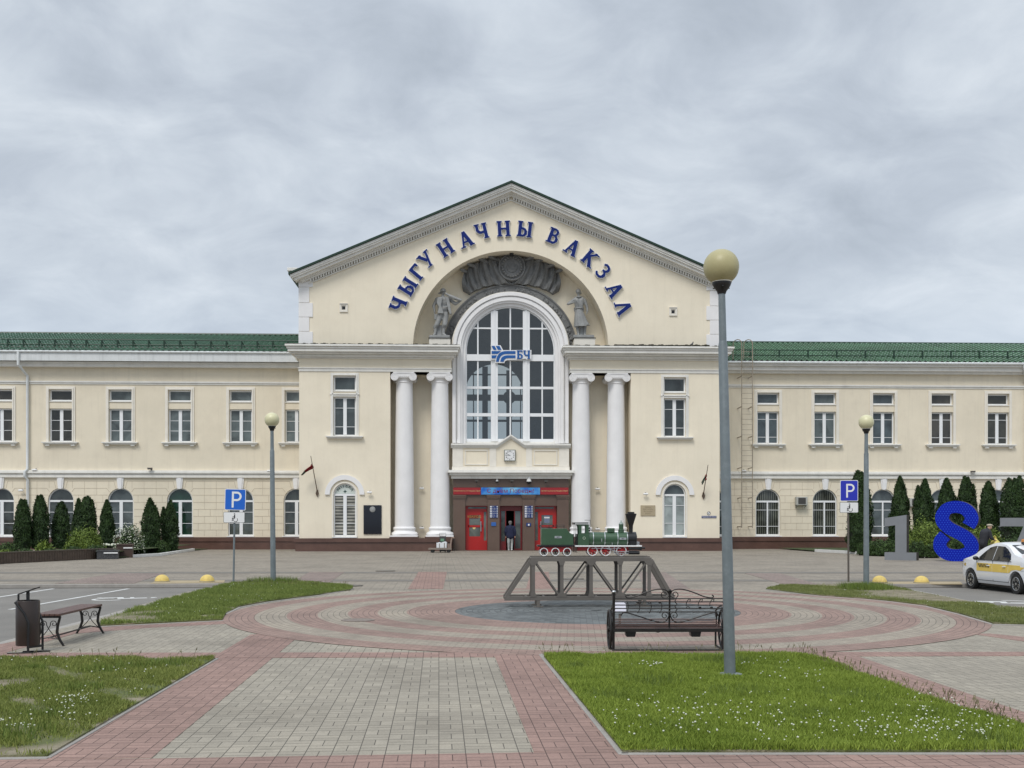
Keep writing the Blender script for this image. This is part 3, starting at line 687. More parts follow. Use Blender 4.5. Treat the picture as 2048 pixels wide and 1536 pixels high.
# ---- wings
mb = MB()
sw = Yw / F
zb1, zb0 = Z(816.6, Yw), Z(884, Yw); tb1, tb0 = Z(778, Yw), Z(801, Yw)
zfix = lambda px: -(px-121)/F*math.tan(PSI)*0      # heights are level in the world
Lc = [2, 121.5, 241, 359.5, 481.5, 592.5, -118]; Rc = [1425, 1536, 1650, 1767, 1884, 1996, 2112]
dxs = lambda px: at(px, HY, Yw).x
# reference heights measured at picture column 121
H0 = lambda py, px=121: (lambda d: CH + d.z*(Yw/d.y))(ray(px, py))
mz0, mz1, tz0, tz1 = H0(884), H0(817), H0(802), H0(779)
az0, azt = H0(1072.5), H0(976); ahw = 25.2*sw
hwu = 22.4*sw
zlow = H0(941); zeave_l = H0(709, 300); 
xl0, xl1 = dxs(-190), X(-421); xr0, xr1 = X(421), dxs(2230)
for (xa, xb, cs) in ((xl0, xl1+.3, Lc), (xr0-.3, xr1, Rc)):
    cs2 = [c for c in cs if xa < dxs(c)-hwu-.05 and dxs(c)+hwu+.05 < xb]
    wall_mb(mb, xa, xb, zlow, H0(712) if cs is Lc else H0(736), Yw, [(dxs(c), hwu, [(mz0, mz1, 0), (tz0, tz1, 0)]) for c in cs2 if c != 1425] )
    wall_mb(mb, xa, xb, .0, zlow, Yw, [(dxs(c), ahw, [(az0, azt, 1)]) for c in cs2])
sides(mb, 'wall', CREAM2)
# dark rooms behind: one closed skin a little behind each facade
wu = make_upper((dxs(121.5), Yw, mz0), GLASS, mz1-mz0, tz0-mz0, tz1-mz0, hwu, .19, (.333, .667), 'bracket')
hang(wu)
glist = {2: glass_mat('brown tinted glass', (.045, .042, .034)), 121.5: glass_mat('olive tinted glass', (.045, .045, .036)), 241: GLASS2, 359.5: GLASS2, 481.5: GLASS2, 592.5: GLASS2, -118: GLASS}
[c for c in wu.children if c.name.startswith('pane')][0].data.materials[0] = glist[121.5]
for c in Lc:
    if c == 121.5: continue
    place_copy(wu, (dxs(c), Yw, mz0), glist[c])
wr = make_upper((dxs(1536), Yw, mz0), glass_mat('blue grey glass', (.055, .072, .080), .03, .4), mz1-mz0, tz0-mz0, tz1-mz0, hwu, .19, (.19, .79), 'bracket')
hang(wr)
for c in Rc[2:]: place_copy(wr, (dxs(c), Yw, mz0), {1650: GLASS2, 1884: glist[2], 1996: glist[121.5]}.get(c))
wa = make_arched((dxs(121.5), Yw, az0), glass_mat('arched window glass', (.060, .070, .064), .03, .5), ahw, azt-az0, azt-ahw-az0, (.34, .67)); hang(wa)
for c in Lc:
    if c != 121.5: place_copy(wa, (dxs(c), Yw, az0), {241: GLASS2, 359.5: GREENG}.get(c))
# right wing lower windows have slatted blinds behind the glass
def blind_mat(name, c1, c2, freq, axis=0, rough=.08):
    m, nt, b = newmat(name); L = nt.links
    g = nd(nt, 'ShaderNodeNewGeometry'); sp = nd(nt, 'ShaderNodeSeparateXYZ'); L.new(g.outputs['Position'], sp.inputs[0])
    f = mth(nt, 'FRACT', mth(nt, 'MULTIPLY', sp.outputs[axis], freq))
    n = nd(nt, 'ShaderNodeTexNoise', iScale=1.4, iDetail=3.0); L.new(g.outputs['Position'], n.inputs['Vector'])
    c = ramp(nt, f, [(0, c1), (.35, c1), (.5, c2), (.85, c2), (.98, c1)])
    c = mixc(nt, 1.0, c, ramp(nt, n.outputs[0], [(.35, (.6,)*3), (.65, (1.3,)*3)]), 'MULTIPLY')
    L.new(c, b.inputs['Base Color']); b.inputs['Roughness'].default_value = rough; return m
VBL = blind_mat('vertical blinds behind glass', (.020, .024, .020), (.13, .135, .115), 7.2)
wb = make_arched((dxs(1536), Yw, az0), VBL, ahw, azt-az0, azt-ahw-az0, (.25, .74), narrow=.045); hang(wb)
for c in Rc[2:]: place_copy(wb, (dxs(c), Yw, az0), None if c < 1700 else GLASS2)
place_copy(wb, (dxs(1427), Yw, az0), GLASS)
# string course, architrave, keystones, joints
mb = MB(); mk = MB(); mj = MB(); mc = MB()
for side, (xa, xb, cs) in enumerate(((xl0, xl1, Lc), (xr0, xr1, Rc))):
    mc.box(xa, xb, Yw-.16, Yw+.02, H0(943), H0(940.5)); mc.box(xa, xb, Yw-.22, Yw+.02, H0(946.6), H0(943)-.001)
    mc.box(xa, xb, Yw-.10, Yw+.02, H0(950), H0(946.6)-.001); mc.box(xa, xb, Yw-.14, Yw+.02, H0(955), H0(950)-.001)
    za = H0(762) - (0 if side == 0 else .0)
    mc.box(xa, xb, Yw-.05, Yw+.02, H0(768.5), za-.11); mc.box(xa, xb, Yw-.10, Yw+.02, za-.10, za+.0)
    for c in cs:
        xc = dxs(c); k0, k1 = H0(977), H0(955.5)
        if xa < xc-.3 and xc+.3 < xb:
            mk.prism([(xc-4.6*sw, k0), (xc+4.6*sw, k0), (xc+6.8*sw, k1), (xc-6.8*sw, k1)], Yw-.09, Yw+.02)
            mk.prism([(xc-2.4*sw, k0-.02), (xc+2.4*sw, k0-.02), (xc+3.8*sw, k1-.002), (xc-3.8*sw, k1-.002)], Yw-.13, Yw-.092)
    # rusticated joints as shallow raised fillets
    def seg(a, b, w=.022):
        lo, hi = xa+.02, xb-.02
        if (a[0] < lo and b[0] < lo) or (a[0] > hi and b[0] > hi): return
        mj.bar((min(max(a[0], lo), hi), Yw-.002, a[1]), (min(max(b[0], lo), hi), Yw-.002, b[1]), w, .012, up=(0, 1, 0))
    rows = [H0(y) for y in (962, 976.5, 990, 1004.5, 1018.5, 1032.5, 1046.5, 1060)]
    xs = sorted(dxs(c) for c in cs); sprz = azt-ahw
    ends = [xa] + xs + [xb]
    for i in range(len(ends)-1):
        a, b = ends[i], ends[i+1]
        ea = 0 if i == 0 else 1; eb = 0 if i == len(ends)-2 else 1
        if b-a < 1.2: ea, eb = ea, eb
        for j, z in enumerate(rows):
            if j == 0:   l = a + ea*13*sw; r = b - eb*13*sw; dz = .36; ll = a + ea*9.5*sw; rr = b - eb*9.5*sw
            elif j == 1: l = a + ea*27*sw; r = b - eb*27*sw; ll = a + ea*21.5*sw; rr = b - eb*21.5*sw; dz = .22
            else:
                h = z - sprz; off = math.sqrt(max(ahw*ahw - h*h, 0))+.05 if h > 0 else ahw+.05
                l = a + ea*off; r = b - eb*off; dz = 0
            if r-l < .1: continue
            seg((l, z), (r, z))
            if dz and ea: seg((l, z), (ll, z-dz-(.08 if j == 0 else 0)))
            if dz and eb: seg((r, z), (rr, z-dz-(.08 if j == 0 else 0)))
            if j < 7: nz = rows[j+1]
            else: nz = az0
            k = int((r-l)/.74); st = ((r-l) - k*.74)/2 + (.37 if j % 2 else 0)
            for q in range(k+1):
                xx = l+st+q*.74
                if l+.25 < xx < r-.25: seg((xx, z-.01), (xx, nz+.01), .014)
sides(mc, 'string_course', TRIM); sides(mk, 'keystone', WHITE, each=True); sides(mj, 'joint_lines', JOINT)
# plinths
mb = MB()
for xa, xb in ((xl0, xl1-.1), (xr0+.1, xr1)):
    mb.box(xa, xb, Yw-.16, Yw+.1, -.02, H0(1083)); mb.box(xa, xb, Yw-.21, Yw+.1, H0(1083)+.001, H0(1074.5))
sides(mb, 'plinth', GRANITE)
# eaves: left fascia high with streaks, right gutter low
ez_l = H0(709, 300); ez_r = H0(728, 1600)
mb = MB(); mb.box(xl0, xl1+.02, Yw-.80, Yw-.70, H0(726, 300), ez_l); mb.box(xl0, xl1+.02, Yw-.7, Yw+.05, H0(726, 300)+.02, ez_l-.02)
part(mb, 'fascia', TRIMW)
mb = MB(); mb.box(xl0, xl1+.02, Yw-.42, Yw+.02, H0(736, 300), H0(727.5, 300)); mb.box(xl0, xl1+.02, Yw-.50, Yw+.02, H0(729.5, 300), H0(727, 300)+.02)
mb.box(xr0-.02, xr1, Yw-.52, Yw+.02, H0(743, 1600)+.0, H0(733, 1600)); mb.box(xr0-.02, xr1, Yw-.70, Yw+.05, H0(735, 1600), H0(731, 1600)); mb.box(xr0-.02, xr1, Yw-.3, Yw+.02, H0(748, 1600), H0(742, 1600)-.02)
sides(mb, 'cornice', TRIM)
mb = MB()
mb.tube([(xl0, Yw-.84, ez_l+.03), (xl1+.02, Yw-.84, ez_l+.03)], .07); mb.tube([(xr0-.02, Yw-.78, ez_r-.02), (xr1, Yw-.78, ez_r-.02)], .085)
sides(mb, 'gutter', TRIMW, smooth=True)
# tiled roofs
def tiled(name, x0, x1, y0, z0, y1, z1, m, wave=.36, step=.40):
    nx = int((x1-x0)/wave*8); L_ = math.hypot(y1-y0, z1-z0); ns = int(L_/step)
    vs = []; fs = []; rows = []
    nxv = nx+1; xs = np.linspace(x0, x1, nxv); wv = .055*np.cos(2*PI*xs/wave)
    dirv = np.array([(y1-y0)/L_, (z1-z0)/L_]); nrm = np.array([-dirv[1], dirv[0]])
    V = []
    for k in range(ns):
        for (t, lift) in ((k*step, .075), ((k+1)*step-.01, .0)):
            t = min(t, L_); p = np.array([y0, z0]) + dirv*t
            yy = p[0] + nrm[0]*(wv+lift); zz = p[1] + nrm[1]*(wv+lift)
            V.append(np.c_[xs, yy, zz])
    V = np.concatenate(V); r = len(V)//nxv
    i = np.arange(r-1)[:, None]*nxv + np.arange(nx)[None]; i = i.reshape(-1)
    Fc = np.c_[i, i+1, i+1+nxv, i+nxv]
    me = bpy.data.meshes.new(name); me.from_pydata(V.tolist(), [], Fc.tolist()); me.materials.append(m)
    me.polygons.foreach_set('use_smooth', [True]*len(me.polygons))
    me.set_sharp_from_angle(angle=R(50))
    o = bpy.data.objects.new(name, me); COL.objects.link(o); bpy.context.view_layer.update(); o.parent = B; o.matrix_parent_inverse = B.matrix_world.inverted(); return o
yr = Yw + 6.5; HR = lambda py, px: (lambda d: CH + d.z*(yr/d.y))(ray(px, py))
rz_l = HR(668.5, 300); rz_r = HR(687, 1750)
rf = tiled('roof', xl0, X(-421)+3, Yw-.86, ez_l+.02, yr, rz_l, TILE); rf2 = tiled('roof', X(421)-3, xr1, Yw-.80, ez_r+.02, yr, rz_r, TILE2)
mb = MB(); mb.tube([(xl0, yr, rz_l+.02), (X(-421)+3, yr, rz_l+.02)], .09); mb.tube([(X(421)-3, yr, rz_r+.02), (xr1, yr, rz_r+.02)], .09)
for (xa, xb, zt, ze, ye) in ((xl0, X(-421)+3, rz_l, ez_l, Yw-.7), (X(421)-3, xr1, rz_r, ez_r, Yw-.7)):
    mb.add([(xa, yr, zt), (xb, yr, zt), (xb, yr+7, ze), (xa, yr+7, ze)], [(0, 1, 2, 3)])
    mb.add([(xa, ye, ze-.05), (xb, ye, ze-.05), (xb, yr+7, ze-.05), (xa, yr+7, ze-.05)], [(0, 3, 2, 1)])
sides(mb, 'ridge', GREENM)
# hidden rear and end walls so that the wings are closed volumes
mb = MB()
for xa, xb in ((xl0, X(-421)), (X(421), xr1)):
    mb.add([(xa, yr+6.5, 0), (xb, yr+6.5, 0), (xb, yr+6.5, ez_r), (xa, yr+6.5, ez_r)], [(0, 1, 2, 3)])
    for xx in (xa,) if xa == xl0 else (xb,): mb.add([(xx, Yw, 0), (xx, yr+6.5, 0), (xx, yr+6.5, ez_r-.3), (xx, yr, rz_r-.5), (xx, Yw, ez_r-.3)], [(0, 1, 2, 3, 4)])
sides(mb, 'rear_wall', CREAM2)
# snow guards
def guard(x0, x1, yb, zb, step, h, strut, name='snow_guard'):
    mb = MB(); n = int((x1-x0)/step)
    sl = None
    for i in range(n+1):
        x = x0+i*step; mb.bar((x, yb, zb-.1), (x, yb, zb+h), .085); mb.bar((x, yb, zb+h), (x+.12, yb+.45, zb+.1), .035)
    for t in ((1.0, .45, .12) if not strut else (1.0, .5)): mb.tube([(x0, yb, zb+h*t), (x1, yb, zb+h*t)], .034 if t > .2 else .05, 6)
    if strut:
        for i in range(n*3): mb.bar((x0+step*(i+.5)/3*1.0, yb, zb+h*.5), (x0+step*(i+.5)/3, yb, zb+h), .018)
        mb.box(x0, x1, yb-.02, yb+.02, zb+.02, zb+.1)
    return part(mb, name, GREENM)
gy = Yw + .35; gz = lambda px, py: (lambda d: CH + d.z*(gy/d.y))(ray(px, py))
guard(xl0+.3, X(-421)-.7, gy, gz(300, 698), .96, gz(300, 680)-gz(300, 698), False); guard(X(421)+1.2, xr1, gy, gz(1700, 722), 1.86, gz(1700, 701)-gz(1700, 722), True)
# drainpipes
mb = MB(); xd = dxs(57); xd0 = dxs(48)
mb.tube([(xd0, Yw-.86, ez_l), (xd0, Yw-.86, H0(733, 48)), (xd, Yw-.16, H0(752, 57)), (xd, Yw-.16, H0(938)), (dxs(53.5), Yw-.32, H0(944)), (dxs(53.5), Yw-.32, H0(953)), (xd, Yw-.14, H0(960)), (xd, Yw-.14, .4)], .085, 10)
xq = dxs(2036)
mb.tube([(xq, Yw-.78, ez_r), (xq, Yw-.78, ez_r-.25), (xq+.45, Yw-.15, ez_r-1.0), (xq+.45, Yw-.15, .4)], .085, 10)
sides(mb, 'drainpipe', TRIMW, smooth=True)
# ---------------------------------------------------------------- central block
zc0 = Z(745)                                        # under the architrave
z_arch = Z(737); z_fr = Z(718); Yp = Yc - .85
Zp = lambda py: CH + (HY - py) * Yp / F
ztop = Zp(690)
apx = at(1022, 362, Yc-.8); lef = at(578, 545, Yc-.8)
slope = (apx.z - lef.z) / (apx.x - lef.x); za = apx.z; AXr = AX
roofz = lambda x: za - abs(x-AX)*slope
RN = 196*s; zn = ztop - .02                         # niche
zsp = Z(697)                                        # springing centre of every arch
HWD = 421*s
# lower side blocks with windows
mb = MB()
uz = [(Z(873), Z(795)), (Z(783), Z(753))]; az_c = (Z(1073.5), Z(967)); hw_c = 22.5*s; cw = X(-331), X(330)
for sg, c in ((-1, cw[0]), (1, cw[1])):
    xa, xb = (AX-HWD, X(-241)) if sg < 0 else (X(241), AX+HWD)
    wall_mb(mb, xa, xb, Z(930), z_fr+.3, Yc, [(c, hw_c, [(uz[0][0], uz[0][1], 0), (uz[1][0], uz[1][1], 0)])])
    wall_mb(mb, xa, xb, 0, Z(930), Yc, [(c, hw_c, [(az_c[0], az_c[1], 1)])])
    xo = xa if sg < 0 else xb; xi = xb if sg < 0 else xa
    mb.add([(xo, Yc, 0), (xo, Yw+.3, 0), (xo, Yw+.3, ztop-.2), (xo, Yc, ztop-.2)], [(0, 1, 2, 3)])      # outer flank
    mb.add([(xi, Yc, 0), (xi, Yr, 0), (xi, Yr, zc0), (xi, Yc, zc0)], [(0, 1, 2, 3)])                    # flank of the column recess
    # recess wall behind the columns and entablature over them
    x1 = X(sg*112); xe = X(sg*119)
    mb.add([(xi, Yr, 0), (x1, Yr, 0), (x1, Yr, zc0+.1), (xi, Yr, zc0+.1)], [(0, 1, 2, 3)])
    a, b = sorted((xi, xe))
    mb.box(a, b, Yc, Yr+.3, zc0, ztop-.2)
sides(mb, 'wall', CREAM)
# gable wall with the great arched niche
mb = MB(); n = 96; zb = ztop-.25
xs = [AX-HWD+2*HWD*i/n for i in range(n+1)] + [AX+RN*math.cos(PI*i/48) for i in range(49)]
xs = sorted(set(round(x, 4) for x in xs)); Ygb = Yc
zlo = lambda x: max(zb, zsp + math.sqrt(max(RN*RN-(x-AX)**2, 0))) if abs(x-AX) < RN-1e-3 else zb
for a, b in zip(xs, xs[1:]):
    m = (a+b)/2
    la, lb = (zlo(a), zlo(b)) if abs(m-AX) < RN else (zb, zb)
    if abs(m-AX) < RN: la = zsp+math.sqrt(max(RN*RN-(a-AX)**2, 0)); lb = zsp+math.sqrt(max(RN*RN-(b-AX)**2, 0))
    mb.add([(a, Ygb, la), (b, Ygb, lb), (b, Ygb, roofz(b)-.5), (a, Ygb, roofz(a)-.5)], [(0, 1, 2, 3)])
    if abs(m-AX) < RN: mb.add([(a, Ygb, la), (a, Yr, la), (b, Yr, lb), (b, Ygb, lb)], [(0, 1, 2, 3)])
for sg in (-1, 1): 
    x = AX+sg*RN; mb.add([(x, Ygb, zb), (x, Yr, zb), (x, Yr, zsp), (x, Ygb, zsp)], [(0, 1, 2, 3)])
    x = AX+sg*HWD; mb.add([(x, Yc, zb), (x, Yc+22, zb), (x, Yc+22, roofz(x)-.5), (x, Yc, roofz(x)-.5)], [(0, 1, 2, 3)])
# back of the niche, pierced by the window arch
rw = 91*s
mb2 = MB(); n = 60
for i in range(n):
    a0, a1 = PI*i/n, PI*(i+1)/n
    mb2.add([(AX+rw*math.cos(a0), Yr, zsp+rw*math.sin(a0)), (AX+rw*math.cos(a1), Yr, zsp+rw*math.sin(a1)), (AX+(RN+.1)*math.cos(a1), Yr, zsp+(RN+.1)*math.sin(a1)), (AX+(RN+.1)*math.cos(a0), Yr, zsp+(RN+.1)*math.sin(a0))], [(0, 1, 2, 3)])
for sg in (-1, 1): mb2.add([(AX+sg*rw, Yr, zb), (AX+sg*(RN+.1), Yr, zb), (AX+sg*(RN+.1), Yr, zsp), (AX+sg*rw, Yr, zsp)], [(0, 1, 2, 3)])
for sg in (-1, 1): mb2.add([(AX+sg*rw, Yr, Z(900)), (AX+sg*113*s, Yr, Z(900)), (AX+sg*113*s, Yr, zb), (AX+sg*rw, Yr, zb)], [(0, 1, 2, 3)])
part(mb2, 'niche_wall', CREAM)
part(mb, 'gable_wall', CREAM)
# raking cornice in stepped layers with dentils, and the green roof above
def rake(mb, t0, t1, y0, half):
    """band between vertical drops t0..t1 below the roof line"""
    for sg in (-1, 1):
        xa, xb = AX, AX+sg*half
        pts = [(xa, za-t0), (xb, za-t0-half*slope), (xb, za-t1-half*slope), (xa, za-t1)]
        mb.prism(pts, y0, Yc+.05)
ex = apx.x - lef.x
mb = MB(); rake(mb, .12, .26, Yc-.80, ex-.03); rake(mb, .262, .36, Yc-.74, ex-.12); rake(mb, .362, .52, Yc-.62, ex-.25)
rake(mb, .522, .60, Yc-.36, ex-.55); rake(mb, .602, .70, Yc-.24, ex-.62); rake(mb, .86, .93, Yc-.10, ex-1.0)
part(mb, 'raking_cornice', TRIM)
mb = MB()
for sg in (-1, 1):
    k = int((ex-1.0)/.15)
    for i in range(k):
        x = .12+i*.15; zz = za-.702-x*slope
        mb.prism([(AX+sg*x, zz), (AX+sg*(x+.085), zz-.085*slope), (AX+sg*(x+.085), zz-.15-.085*slope), (AX+sg*x, zz-.15)], Yc-.20, Yc+.02)
part(mb, 'dentils', TRIM)
mb = MB()
for sg in (-1, 1):
    xa, xb = AX, AX+sg*(ex+.06); zb_ = za-(ex+.06)*slope
    mb.prism([(xa, za+.02), (xb, zb_+.02), (xb, zb_-.10), (xa, za-.10)], Yc-.9, Yc+22.5)
part(mb, 'gable_roof', GREENM)
# eaves of the central block seen from below at both ends, corner capitals and quoins
mb = MB(); md = MB()
for sg in (-1, 1):
    x = AX+sg*HWD
    def bx(a, b, y0, y1, z0, z1, m=mb): m.box(AX+sg*(HWD+a), AX+sg*(HWD+b), y0, y1, z0, z1)
    zc = Z(562)
    bx(-31*s, .04*1, Yc-.14, Yc-.001, zc, zc+.10); bx(-33*s, .10, Yc-.30, Yc-.002, zc+.26, zc+.38); bx(-42*s, .22, Yc-.42, Yc-.003, zc+.381, zc+.50)
    bx(-.0, .6, Yc-.6, Yc+21, zc+.36, zc+.55)
    for i in range(8): bx(-(29-3.7*i)*s, -(27-3.7*i)*s, Yc-.22, Yc-.002, zc+.101, zc+.259)
    for i in range(5):
        z1 = zc-.004-i*27.2*s*.95 if i else zc-.004
    zz = zc-.004; alt = True; hs = [16, 29.5, 28, 28, 28]
    py = 562
    for j, h in enumerate((16, 31, 28.5, 28.5, 28, 10)):
        w = 27*s if j % 2 == 0 else 20*s
        if j == 0: w = 27*s
        h_ = h*s; z1 = Z(py); z0 = max(Z(py+h)+.02, ztop-.05)
        if z1 > z0: md.box(AX+sg*(HWD-w), AX+sg*(HWD+.03), Yc-.05, Yc+.8, z0, z1)
        py += h
sides(mb, 'corner_capital', TRIM, bevel=.015); sides(md, 'quoins', WHITE, bevel=.012)
# main cornice across both sides, frieze and architrave
mb = MB()
for sg in (-1, 1):
    def bx(a, b, y0, z0, z1, y1=None): mb.box(AX+sg*a, AX+sg*b, y0, Yc+1.2 if y1 is None else y1, z0, z1)
    xi = 98*s; xo = HWD
    bx(xi+.10, xo+.70, Yc-.85, Zp(694), ztop); bx(xi+.16, xo+.62, Yc-.76, Zp(698)+.0, Zp(694)-.002); bx(xi+.22, xo+.56, Yc-.70, Zp(704), Zp(698)-.002)
    bx(xi+.36, xo+.44, Yc-.50, Zp(704)-.10, Zp(704)-.003); bx(xi+.45, xo+.24, Yc-.26, Zp(704)-.24, Zp(704)-.102); bx(xi+.58, xo+.12, Yc-.12, Zp(704)-.32, Zp(704)-.242)
    bx(119*s-.03, xo+.08, Yc-.09, z_arch-.07, z_arch); bx(119*s-.01, xo+.04, Yc-.05, zc0, z_arch-.072)
    bx(xo-.2, xo+.6, Yw-2, Zp(704), ztop-.01, Yw-.2)
sides(mb, 'entablature_cornice', TRIM, bevel=.02)
mb = MB()
for sg in (-1, 1):
    x0 = 102*s; n = 70; x1 = HWD+.66
    for i in range(n):
        a = x0+(x1-x0)*i/n; b = x0+(x1-x0)*(i+1)/n; h = .02+.05*abs(math.sin(i*2.3)*math.cos(i*.7))+(.05 if (sg > 0 and 20 < i < 60) else 0)
        mb.box(AX+sg*a, AX+sg*(b-.001), Yc-.82+.03*math.sin(i*1.7), Yc-.002, ztop+.001, ztop+h)
sides(mb, 'ledge_debris', LEDGE)
# bay beside the big window: jambs, archivolt, reveal
mb = MB()
def U(r0, r1, y0, y1, zb, m=None): (m or mb).uband(AX, zsp, r0*s, r1*s, y0, y1, zb, n=56)
zpar = Z(886, Ye)
U(91, 97, Yb+.02, Yb+.45, zpar); U(97.1, 101, Yb-.14, Yb+.45, zpar); U(101.1, 108, Yb-.24, Yr+.02, zpar); U(108.1, 110.5, Yb-.16, Yr+.02, zpar); U(110.6, 117.5, Yb-.30, Yr+.02, zpar)
part(mb, 'archivolt', WHITE, smooth=35)
mb = MB()
for sg in (-1, 1):
    for i in range(46): zz = zpar+.3+i*.115; mb.box(AX+sg*107.2*s, AX+sg*109.2*s, Yb-.28, Yb-.241, zz, zz+.06)
part(mb, 'dentils', TRIM)
mb = MB(); U(117.7, 120.5, Yb-.02, Yr+.02, ztop-.2); part(mb, 'archivolt_edge', CREAMT)
# big window
mb = MB(); yf0, yf1 = Yb+.16, Yb+.30; zbt = Z(880)
def zarc(d, r=91): return zsp + math.sqrt(max((r*s)**2-(d*s)**2, 0))
def vbar(d, w, y0=yf0+.006, y1=yf1-.003): 
    a, b = (d-w/2), (d+w/2); q = max(abs(a), abs(b)); mb.box(X(a), X(b), y0, y1, zbt+.004, zarc(q)-.005)
U(88.3, 90.9, yf0, yf1, zbt)
for d in (-32.5, 32.5): vbar(d, 14, yf0-.06, yf1-.007); vbar(d, 3, yf0-.09, yf0-.061)
for d in (-66, 0, 65): vbar(d, 2.8)
for py, h, y0 in ((710, 13, yf0-.05), (771, 5, yf0-.01), (826, 6.5, yf0-.01), (650, 3, yf0+.01), (878, 6, yf0-.01)):
    zc_ = Z(py); r = min(88.3, math.sqrt(max(91**2-((zc_-zsp)/s+2)**2, 0)) if zc_ > zsp else 88.3)
    for a, b in ((-r, -39.6), (-25.4, 25.4), (39.6, r)): mb.box(X(a), X(b), y0-.003, yf1-.011, zc_-h*s/2, zc_+h*s/2)
bw = part(mb, 'great_window', UPVC)
gm, nt, b_ = newmat('clear dark glass'); Lk = nt.links
tr = nd(nt, 'ShaderNodeBsdfTransparent'); tr.inputs[0].default_value = (.66, .675, .655, 1); gl = nd(nt, 'ShaderNodeBsdfGlossy'); gl.inputs['Roughness'].default_value = .02; gl.inputs['Color'].default_value = (.9, .93, .95, 1)
fr = nd(nt, 'ShaderNodeFresnel', iIOR=1.75); mx = nd(nt, 'ShaderNodeMixShader'); Lk.new(fr.outputs[0], mx.inputs[0]); Lk.new(tr.outputs[0], mx.inputs[1]); Lk.new(gl.outputs[0], mx.inputs[2])
Lk.new(mx.outputs[0], [n for n in nt.nodes if n.type == 'OUTPUT_MATERIAL'][0].inputs[0])
n1_ = nd(nt, 'ShaderNodeTexNoise', iScale=.8); bp = nd(nt, 'ShaderNodeBump', iStrength=0.0, iDistance=.05); g_ = nd(nt, 'ShaderNodeNewGeometry'); Lk.new(g_.outputs['Position'], n1_.inputs['Vector']); Lk.new(n1_.outputs[0], bp.inputs['Height']); Lk.new(bp.outputs[0], gl.inputs['Normal'])
mb = MB(); arc = [(AX+90.5*s*math.cos(PI*i/40), zsp+90.5*s*math.sin(PI*i/40)) for i in range(41)]
mb.prism([(AX+90.5*s, zbt)] + arc + [(AX-90.5*s, zbt)], Yb+.22, Yb+.235); part(mb, 'pane', gm, bw)
# the hall behind it, with a rear arched window open to the sky
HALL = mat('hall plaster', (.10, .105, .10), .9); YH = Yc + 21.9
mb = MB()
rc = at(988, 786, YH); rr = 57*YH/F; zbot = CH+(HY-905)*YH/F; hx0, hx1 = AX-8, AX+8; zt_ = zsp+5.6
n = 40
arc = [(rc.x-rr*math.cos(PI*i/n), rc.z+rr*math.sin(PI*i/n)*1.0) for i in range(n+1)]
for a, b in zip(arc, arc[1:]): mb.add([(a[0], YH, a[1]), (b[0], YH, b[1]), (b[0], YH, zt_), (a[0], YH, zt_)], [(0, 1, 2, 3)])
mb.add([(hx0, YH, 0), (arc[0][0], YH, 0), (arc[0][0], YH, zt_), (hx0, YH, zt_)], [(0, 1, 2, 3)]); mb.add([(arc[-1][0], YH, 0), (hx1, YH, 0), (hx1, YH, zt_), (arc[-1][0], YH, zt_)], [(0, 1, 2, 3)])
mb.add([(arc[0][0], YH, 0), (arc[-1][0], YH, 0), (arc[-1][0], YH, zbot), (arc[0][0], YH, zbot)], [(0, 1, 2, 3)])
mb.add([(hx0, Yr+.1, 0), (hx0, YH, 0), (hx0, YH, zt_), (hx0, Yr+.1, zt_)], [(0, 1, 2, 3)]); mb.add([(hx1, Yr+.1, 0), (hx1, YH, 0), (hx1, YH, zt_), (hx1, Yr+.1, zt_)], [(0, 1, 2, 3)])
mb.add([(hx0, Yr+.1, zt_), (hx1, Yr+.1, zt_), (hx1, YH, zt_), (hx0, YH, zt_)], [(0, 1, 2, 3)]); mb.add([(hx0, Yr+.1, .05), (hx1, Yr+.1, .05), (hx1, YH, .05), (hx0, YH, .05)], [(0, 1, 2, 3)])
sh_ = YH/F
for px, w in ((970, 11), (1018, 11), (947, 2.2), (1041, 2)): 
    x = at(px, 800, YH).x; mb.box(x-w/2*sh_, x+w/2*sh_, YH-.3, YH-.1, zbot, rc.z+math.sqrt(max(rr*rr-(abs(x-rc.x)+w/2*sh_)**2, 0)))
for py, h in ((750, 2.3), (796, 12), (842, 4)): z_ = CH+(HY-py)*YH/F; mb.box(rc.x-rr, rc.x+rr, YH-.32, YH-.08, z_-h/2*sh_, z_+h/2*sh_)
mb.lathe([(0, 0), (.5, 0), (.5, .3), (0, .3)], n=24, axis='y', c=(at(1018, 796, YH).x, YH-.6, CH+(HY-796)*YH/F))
part(mb, 'hall', HALL)
